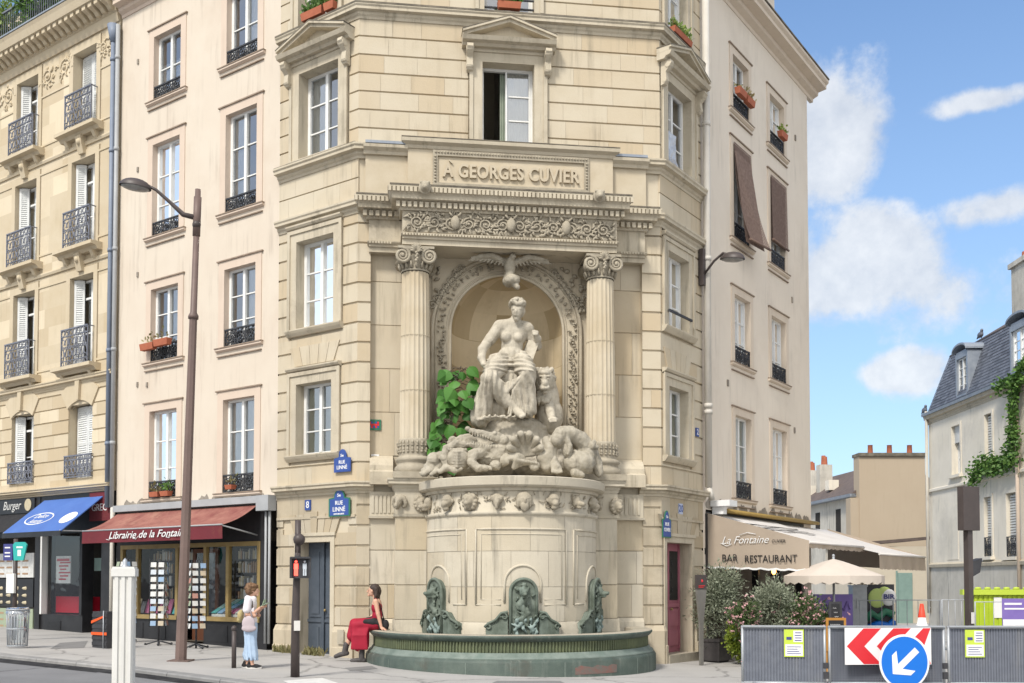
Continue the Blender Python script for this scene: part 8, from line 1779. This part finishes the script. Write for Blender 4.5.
def people():
 x, y = -4.67, 18.26; g = gz(x); S = .915; T = thing('person', 'woman in white tee and pale blue trousers reading a leaflet with lilac tote bag', 'person', (x, y, g)); P = lambda a, b_, z: Vector((x + a * S, y + b_ * S, g + z * S))
 b = Blob(); E = lambda a, c, z, rx, ry, rz: b.ell(P(a, c, z), (rx * S, ry * S, rz * S)); H = lambda a, c, z, rx, ry, rz: E(.06 + a, c, 1.51 + z, rx, ry, rz)
 E(.05, 0, 1.53, .092, .075, .105); E(.075, 0, 1.48, .07, .06, .075); face(b, H); limb(b, P, [(.02, 0, 1.42), (.0, 0, 1.34)], [.05 * S, .056 * S])
 E(0, 0, 1.22, .10, .16, .17); E(0, 0, 1.02, .095, .14, .16); E(-.01, 0, .88, .11, .16, .12)
 for s in (-1, 1):
  limb(b, P, [(-.01, s * .17, 1.30), (-.03, s * .20, 1.05), (.12, s * .17, 1.02 + .0 * s)], [.055 * S, .042 * S, .036 * S]); limb(b, P, [(-.03, s * .20, 1.05), (.10, s * .15, 1.08), (.20, s * .08, 1.17)], [.042 * S, .036 * S, .027 * S]); hand(b, P, (.20, s * .08, 1.17), (.9, -s * .25, .4), (0, s, .2) if s > 0 else (0, -1, .3), s)
  limb(b, P, [(-.0, s * .08, .88), (.02 - .03 * s, s * .09, .48), (-.02 - .07 * s, s * .09, .08)], [.09 * S, .062 * S, .04 * S]); limb(b, P, [(-.02 - .07 * s, s * .09, .07), (.08 - .07 * s, s * .09, .03)], [.04 * S, .035 * S])
 body = b.sculpt('body', M['skin'], T, .0085, 1, k=.012)
 b = Blob(); r = random.Random(2)
 E(.015, 0, 1.55, .125, .105, .115); E(-.02, 0, 1.51, .09, .09, .10); E(.09, 0, 1.59, .055, .075, .045)
 for k in range(40): a = r.random() * 6.28; c = r.uniform(-1, 1); E(.015 + .11 * math.cos(a) * math.sqrt(1 - c * c * .7), .095 * math.sin(a), 1.545 + .09 * c if math.cos(a) < .4 else 1.60, .03, .03, .03)
 b.sculpt('hair', M['brownhair'], body, .011, 0, .006, 40)
 b = Blob(); E(0, 0, 1.24, .118, .165, .165); E(0, 0, 1.08, .112, .155, .17); E(-.0, 0, .93, .125, .17, .12); limb(b, P, [(-.05, 0, 1.35), (.04, 0, 1.34)], [.075 * S, .075 * S])
 for s in (-1, 1): limb(b, P, [(-.01, s * .165, 1.31), (-.025, s * .20, 1.14)], [.075 * S, .078 * S])
 for k in range(9): limb(b, P, [(.1 - .02 * k, -.165, 1.18 - .02 * k), (.09 - .022 * k, -.175, .95)], [.012, .016])
 b.sculpt('tee_shirt', M['whitecloth'], body, .012, 1, k=.014)
 b = Blob(); E(-.01, 0, .86, .13, .18, .12)
 for s in (-1, 1):
  limb(b, P, [(-.0, s * .085, .84), (.02 - .03 * s, s * .10, .50), (0 - .08 * s, s * .10, .25)], [.112 * S, .095 * S, .098 * S])
  for k in range(8): a = k * .8; limb(b, P, [(.1 * math.cos(a), s * .09 + .1 * math.sin(a), .8), (.01 - .05 * s + .105 * math.cos(a), s * .10 + .10 * math.sin(a), .17)], [.014, .020])
 b.sculpt('trousers', M['denim'], body, .012, 1, k=.014)
 for s in (-1, 1):
  xo = -.02 - .07 * s; b = Blob(); limb(b, P, [(xo - .05, s * .09, .045), (xo + .10, s * .09, .035), (xo + .17, s * .09, .028)], [.046, .042, .034]); limb(b, P, [(xo - .04, s * .09, .05), (xo - .03, s * .09, .10)], [.046, .042]); b.sculpt('shoe', M['black'], T, .010); q = MB(); q.tube([P(xo - .10, s * .09, .008), P(xo, s * .09, .008), P(xo + .20, s * .09, .008)], [.035, .045, .035], n=10); q.build('sole', M['rubber'], T)
 b = Blob(); E(.02, -.225, .88, .13, .04, .15); E(.03, -.225, .78, .15, .045, .07); b.sculpt('tote_bag', M['lilac'], T, .013, 2, .004, 8); m = MB(); m.tube([P(-.06, -.24, 1.0), P(-.03, -.21, 1.2), P(-.01, -.165, 1.37), P(.02, -.21, 1.2), P(.09, -.24, 1.0)], .014, n=5); m.build('strap', M['lilac'], T)
 b = Blob(); E(-.17, -.06, 1.02, .07, .12, .12); E(-.19, -.06, .94, .06, .1, .06); b.sculpt('backpack', M['yellowbag'], T, .013, 1, .006, 9); m = MB(); m.tube([P(-.12, -.12, 1.1), P(-.05, -.15, 1.34), P(.06, -.14, 1.3), P(.08, -.15, 1.05)], .012, n=5); m.build('strap', M['bark'], T)
 m = MB(); m.obox(P(.285, -.02, 1.235), Vector((.07, 0, .035)), Vector((0, .10, 0)), Vector((-.03, 0, .07)) * .05); m.obox(P(.27, -.04, 1.27), Vector((.02, 0, .06)), Vector((0, .09, 0)), Vector((.003, 0, 0))); single(m.build('leaflet', M['leaflet'], fix=False), 'pale green folded leaflet in the hands of the standing woman', 'leaflet')
 sx, sy = -2.66, 20.25; z0 = .765; T = thing('person', 'dark-haired woman in crimson dress and black boots sitting on the basin rim', 'person', (sx, sy, gz(sx))); Q = lambda a, b_, z: Vector((sx - a, sy + .0 * a - b_, z0 + z)); g = gz(sx) - z0
 P = lambda a, b_, z: Vector((sx - a, sy - b_, z0 + z)); b = Blob(); E = lambda a, c, z, rx, ry, rz: b.ell(P(a, c, z), (rx, ry, rz)); H = lambda a, c, z, rx, ry, rz: E(.115 + a, c, .77 + z, rx, ry, rz)
 E(.09, 0, .79, .09, .074, .105); E(.115, 0, .735, .07, .06, .075); face(b, H); limb(b, P, [(.06, 0, .68), (.03, 0, .60)], [.048, .055]); E(.02, 0, .49, .095, .155, .15); E(.01, 0, .30, .09, .13, .15); E(-.0, 0, .12, .13, .165, .13)
 limb(b, P, [(.02, .165, .565), (-.03, .19, .32), (-.10, .20, .05)], [.05, .04, .03]); hand(b, P, (-.10, .20, .045), (-.75, .3, -.25), (.4, .9, 0), 1)
 limb(b, P, [(.03, -.165, .565), (.06, -.20, .33), (.22, -.12, .18)], [.05, .04, .03]); hand(b, P, (.22, -.12, .18), (.9, .2, -.2), (.2, -.9, 0), -1)
 limb(b, P, [(.03, .09, .10), (.42, .10, .10), (.34, .09, -.33), (.30, .09, g + .09)], [.09, .068, .05, .04]); limb(b, P, [(.03, -.09, .10), (.46, -.08, .13), (.58, -.07, -.22), (.66, -.06, g + .22)], [.09, .068, .05, .04])
 body = b.sculpt('body', M['skin'], T, .0085, 1, k=.012)
 b = Blob(); E(.06, 0, .815, .108, .09, .10); E(.02, 0, .76, .09, .09, .12)
 for k in range(26): c = (k - 13) / 13; limb(b, P, [(.05 - .05 * abs(c) + .03 * (k % 2), .085 * c, .82), (.03 - .04 * (1 - abs(c)), .10 * c, .68), (.06 - .09 * (1 - abs(c)), .11 * c, .55 + .04 * (k % 3))], [.035, .03, .014])
 b.sculpt('hair', M['blackhair'], body, .011, 0, .004, 40)
 b = Blob(); E(.02, 0, .44, .108, .165, .14); E(.01, 0, .28, .10, .145, .16)
 for s in (-1, 1): limb(b, P, [(.07, s * .09, .52), (.03, s * .11, .61), (-.05, s * .09, .50)], [.02, .018, .02])
 b.sculpt('dress_top', M['red'], body, .012, 1, k=.014)
 b = Blob(); E(.02, 0, .12, .16, .20, .14); r = random.Random(5)
 limb(b, P, [(.05, .08, .12), (.43, .10, .10), (.38, .10, -.28)], [.13, .10, .12]); limb(b, P, [(.05, -.08, .12), (.47, -.08, .12), (.50, -.05, -.12)], [.13, .10, .12]); limb(b, P, [(.40, 0, .05), (.36, .05, -.30)], [.14, .13]); limb(b, P, [(.25, .08, .02), (.22, .12, -.30)], [.10, .07])
 for k in range(12): f = k / 11; limb(b, P, [(.15 + .3 * f, .17 - .03 * f, .12), (.20 + .26 * f, .205, -.1), (.18 + .30 * f, .20, -.36)], [.02, .022, .024])
 b.sculpt('skirt', M['red'], body, .013, 1, k=.014)
 b = Blob(); E(.0, 0, .15, .175, .215, .10); limb(b, P, [(.06, .15, .16), (.22, .17, .165)], [.08, .05]); limb(b, P, [(.05, .0, .2), (.2, .0, .2)], [.09, .05]); limb(b, P, [(-.08, .17, .14), (-.10, .16, .06)], [.05, .06]); b.sculpt('jacket', M['black'], T, .013, 1, .006, 9)
 b = Blob(); E(-.17, .12, .10, .07, .07, .11); b.sculpt('shoulder_bag', M['black'], T, .013); m = MB(); m.tube([P(-.14, .13, .18), P(-.09, .12, .42), P(.0, .10, .61), P(.08, .02, .45), P(.05, -.12, .2)], .011, n=5); m.build('strap', M['black'], T)
 for (a, c, zt, zb, tilt) in ((.30, .09, g + .26, g, 0), (.66, -.06, g + .34, g + .13, .35)):
  b = Blob(); limb(b, P, [(a - .03 * (tilt > 0), c, zt), (a, c, zb + .07)], [.06, .056]); d = Vector((1, 0, -.1 - tilt * .6)).normalized() if tilt else Vector((1, 0, 0)); limb(b, P, [(a - .04, c, zb + .045), (a + .10 * d.x, c, zb + .042 + .1 * d.z), (a + .19 * d.x, c, zb + .036 + .19 * d.z)], [.05, .048, .04]); b.sculpt('boot', M['leather'], T, .010)
M['yellowbag'] = surf('patterned_bag', (.46, .36, .15), (.30, .26, .16), .9, 22, 1); M['leaflet'] = surf('leaflet_print', (.42, .50, .36), (.30, .38, .30), .7, 14, 1)
def ground():
 xs = [-400, -60, -30, -20, -14, -10, -6, -3, 0, 3, 6, 10, 14, 20, 30, 60, 400]
 ys = [-60, 0, 8, 12, 16, 20, 24, 30, 40, 60, 100, 700]
 m = MB()
 for i in range(len(xs) - 1):
  for j in range(len(ys) - 1):
   m.quad(*[Vector((x, y, gz(x) - .065)) for x, y in ((xs[i], ys[j]), (xs[i + 1], ys[j]), (xs[i + 1], ys[j + 1]), (xs[i], ys[j + 1]))])
 tag(m.build('road', M['road']), kind='structure')
 K = [cam_pt_ground(px, py) for px, py in KERB]
 def sheet(name, pts, dz, mat, sub=1.0):
  q = MB(); bm = bmesh.new(); vs = [bm.verts.new((p[0], p[1], 0)) for p in pts]; bm.faces.new(vs)
  for k in range(-40, 41, 2):
   geo = bm.verts[:] + bm.edges[:] + bm.faces[:]; bmesh.ops.bisect_plane(bm, geom=geo, plane_co=(k, 0, 0), plane_no=(1, 0, 0))
  for v in bm.verts: v.co.z = gz(v.co.x) + dz
  me = bpy.data.meshes.new(name); bm.normal_update()
  for f in bm.faces:
   if f.normal.z < 0: f.normal_flip()
  bm.to_mesh(me); bm.free(); me.materials.append(M[mat]); o = bpy.data.objects.new(name, me); COL.objects.link(o); WM[o.name] = Matrix.Identity(4)
  return tag(o, kind='structure')
 far = [Vector((26, 70, 0)), Vector((-60, 60, 0))]
 sheet('pavement', [(p.x, p.y) for p in K] + [(60, 14), (60, 120), (-60, 120)], 0, 'pavement')
 m = MB(); g = MB()
 for i in range(len(K) - 1):
  a, b = K[i], K[i + 1]; L = (b - a).length; n = max(1, int(L / 1.1)); d = (b - a).normalized(); nn = Vector((d.y, -d.x, 0))
  for k in range(n):
   p = a + (b - a) * (k / n) + d * .006; q = a + (b - a) * ((k + 1) / n) - d * .006; t = rnd.uniform(-.5, .6)
   P = []
   for (o, z) in ((-.22, -.3), (.03, -.3), (.03, -.015), (.012, .006), (-.22, .006)): P.append((o, z))
   V = [Vector((c.x + nn.x * o, c.y + nn.y * o, gz(c.x) + z)) for c in (p, q) for o, z in P]
   m.add(V, [(0, 1, 6, 5), (1, 2, 7, 6), (2, 3, 8, 7), (3, 4, 9, 8), (0, 4, 3, 2, 1), (5, 6, 7, 8, 9)], t=t)
  g.quad(*[Vector((c.x + nn.x * o, c.y + nn.y * o, gz(c.x) - .058)) for c, o in ((a, .03), (b, .03), (b, .62), (a, .62))])
 tag(m.build('kerb', M['kerb']), kind='structure'); tag(g.build('gutter', M['gutter']), kind='structure')
 for poly in PATCHES: sheet('pavement_patch', [tuple(cam_pt_ground(*p).xy) for p in poly], .004, 'patch')
 sheet('tactile_paving', [tuple(cam_pt_ground(*p).xy) for p in ((283, 681), (322, 678), (340, 684), (300, 690))], .005, 'paint')
def cam_pt_ground(px, py):
 a = (px - 512) / FPX; b = (CPY - py) / FPX
 r = Vector((a, math.cos(PITCH) - b * math.sin(PITCH), math.sin(PITCH) + b * math.cos(PITCH)))
 t = 10.0
 for _ in range(30):
  z = gz(r.x * t); t = (z - EYE) / r.z
 return Vector((r.x * t, r.y * t, 0))
KERB = [(-420, 612), (0, 655), (120, 667), (280, 687), (420, 712), (700, 735), (1100, 740)]
PATCHES = [[(60, 643), (88, 641), (84, 648), (50, 649)], [(497, 681), (560, 681), (566, 684), (490, 684)], [(345, 668), (372, 666), (378, 669), (350, 671)]]
ground()
stone_building(); fountain(); sculpture(); fig_plant()
pink_building(); stone_house(); buff_building()
mansard_house(); far_houses(); awnings(); plants(); street_things(); people()
# ------------------------------------------------------------------ sky, sun, camera
SUN_DIR = Vector((-.42, -.72, .95)).normalized()
def world():
 w = bpy.data.worlds.new('World'); SC.world = w; w.use_nodes = True
 nt = w.node_tree; nt.nodes.clear()
 out = nt.nodes.new('ShaderNodeOutputWorld'); bg = nt.nodes.new('ShaderNodeBackground'); bg.inputs['Strength'].default_value = SKY_STRENGTH
 sk = nt.nodes.new('ShaderNodeTexSky'); sk.sky_type = 'NISHITA'; sk.sun_disc = False
 sk.sun_elevation = math.asin(SUN_DIR.z); sk.sun_rotation = math.atan2(SUN_DIR.x, SUN_DIR.y); sk.air_density = 1.0; sk.dust_density = .6; sk.ozone_density = 1.5
 tc = nt.nodes.new('ShaderNodeTexCoord'); g = tc.outputs['Generated']
 n = noise_node(nt, g, 5.5, 9, .58); n3 = noise_node(nt, g, 16, 6, .6)
 def mth(op, a, b=None):
  q = nt.nodes.new('ShaderNodeMath'); q.operation = op
  for k, v in enumerate((a, b)):
   if v is None: continue
   if isinstance(v, (int, float)): q.inputs[k].default_value = v
   else: nt.links.new(v, q.inputs[k])
  return q.outputs[0]
 best = None
 for c_, sz in CLOUDS:
  mp = nt.nodes.new('ShaderNodeMapping'); mp.vector_type = 'POINT'; sc_ = [1 / z for z in sz]; mp.inputs['Scale'].default_value = sc_; mp.inputs['Location'].default_value = [-a * b for a, b in zip(c_, sc_)]
  nt.links.new(g, mp.inputs['Vector']); ln = nt.nodes.new('ShaderNodeVectorMath'); ln.operation = 'LENGTH'; nt.links.new(mp.outputs[0], ln.inputs[0])
  v = mth('SUBTRACT', 1.0, ln.outputs['Value']); best = v if best is None else mth('MAXIMUM', best, v)
 best = mth('MAXIMUM', best, -.75)
 dens = mth('ADD', best, mth('ADD', ramp(nt, n.outputs[0], .25, .75, -.75, .75), ramp(nt, n3.outputs[0], .25, .75, -.38, .38)))
 cov = nt.nodes.new('ShaderNodeMapRange'); cov.interpolation_type = 'SMOOTHSTEP'; cov.inputs['From Min'].default_value = -.05; cov.inputs['From Max'].default_value = .50; cov.inputs['To Max'].default_value = .86
 nt.links.new(dens, cov.inputs['Value'])
 sep = nt.nodes.new('ShaderNodeSeparateXYZ'); nt.links.new(g, sep.inputs[0])
 blue = mix(nt, 1.0, sk.outputs[0], SKY_TINT, 'MULTIPLY')
 blue = mix(nt, ramp(nt, sep.outputs[2], .0, .5, .6, .08), blue, HAZE)
 back = ramp(nt, sep.outputs[1], .25, -.35, 0, 1)  # unseen bright cloud bank behind the camera, added as fill light
 shade = mix(nt, ramp(nt, n3.outputs[0], .35, .7), CLOUD_LO, CLOUD_HI); shade = mix(nt, back, shade, FILL_CLOUD)
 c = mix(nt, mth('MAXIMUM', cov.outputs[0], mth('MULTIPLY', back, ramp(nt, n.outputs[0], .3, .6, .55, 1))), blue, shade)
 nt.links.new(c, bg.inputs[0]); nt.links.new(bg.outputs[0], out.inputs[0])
 L = bpy.data.lights.new('sun', 'SUN'); L.energy = SUN_E; L.angle = R(SUN_ANGLE); L.color = (1, .95, .87)
 o = bpy.data.objects.new('sun', L); COL.objects.link(o); o.rotation_euler = SUN_DIR.to_track_quat('Z', 'Y').to_euler(); o.location = (-10, -10, 30)
 cam = bpy.data.cameras.new('camera'); co = bpy.data.objects.new('camera', cam); COL.objects.link(co)
 co.location = (0, 0, EYE); co.rotation_euler = (R(90) + PITCH, 0, 0)
 cam.sensor_width = 36; cam.sensor_fit = 'HORIZONTAL'; cam.lens = 36 * FPX / 1024; cam.shift_y = (CPY - 341.5) / 1024; cam.clip_start = .1; cam.clip_end = 3000
 SC.camera = co
 vs = SC.view_settings; vs.view_transform = 'Standard'; vs.look = 'None'; vs.gamma = 1; vs.use_curve_mapping = False; vs.exposure = EXPOSURE
 SC.cycles.max_bounces = 8; SC.cycles.transparent_max_bounces = 12; SC.cycles.diffuse_bounces = 4
SKY_STRENGTH = .15; SUN_E = 1.6; SUN_ANGLE = 10; EXPOSURE = 1.22
SKY_TINT = (.47, .56, .63); HAZE = (1.45, 1.85, 2.3); CLOUD_LO = (1.75, 1.9, 2.15); CLOUD_HI = (2.75, 2.8, 2.85); FILL_CLOUD = (4.6, 4.5, 4.3)
def sky_dir(px, py): return tuple(Vector((cam_pt(px, py, 10) - Vector((0, 0, EYE))).normalized()))
CLOUDS = [(sky_dir(835, 285), (.12, .3, .06)), (sky_dir(880, 245), (.06, .3, .035)), (sky_dir(905, 372), (.05, .3, .024)), (sky_dir(828, 140), (.05, .3, .05)), (sky_dir(1000, 207), (.05, .3, .022)), (sky_dir(985, 100), (.05, .3, .012)), ((-.75, .5, .35), (.35, .4, .16)), ((.7, .35, .3), (.3, .4, .14))]
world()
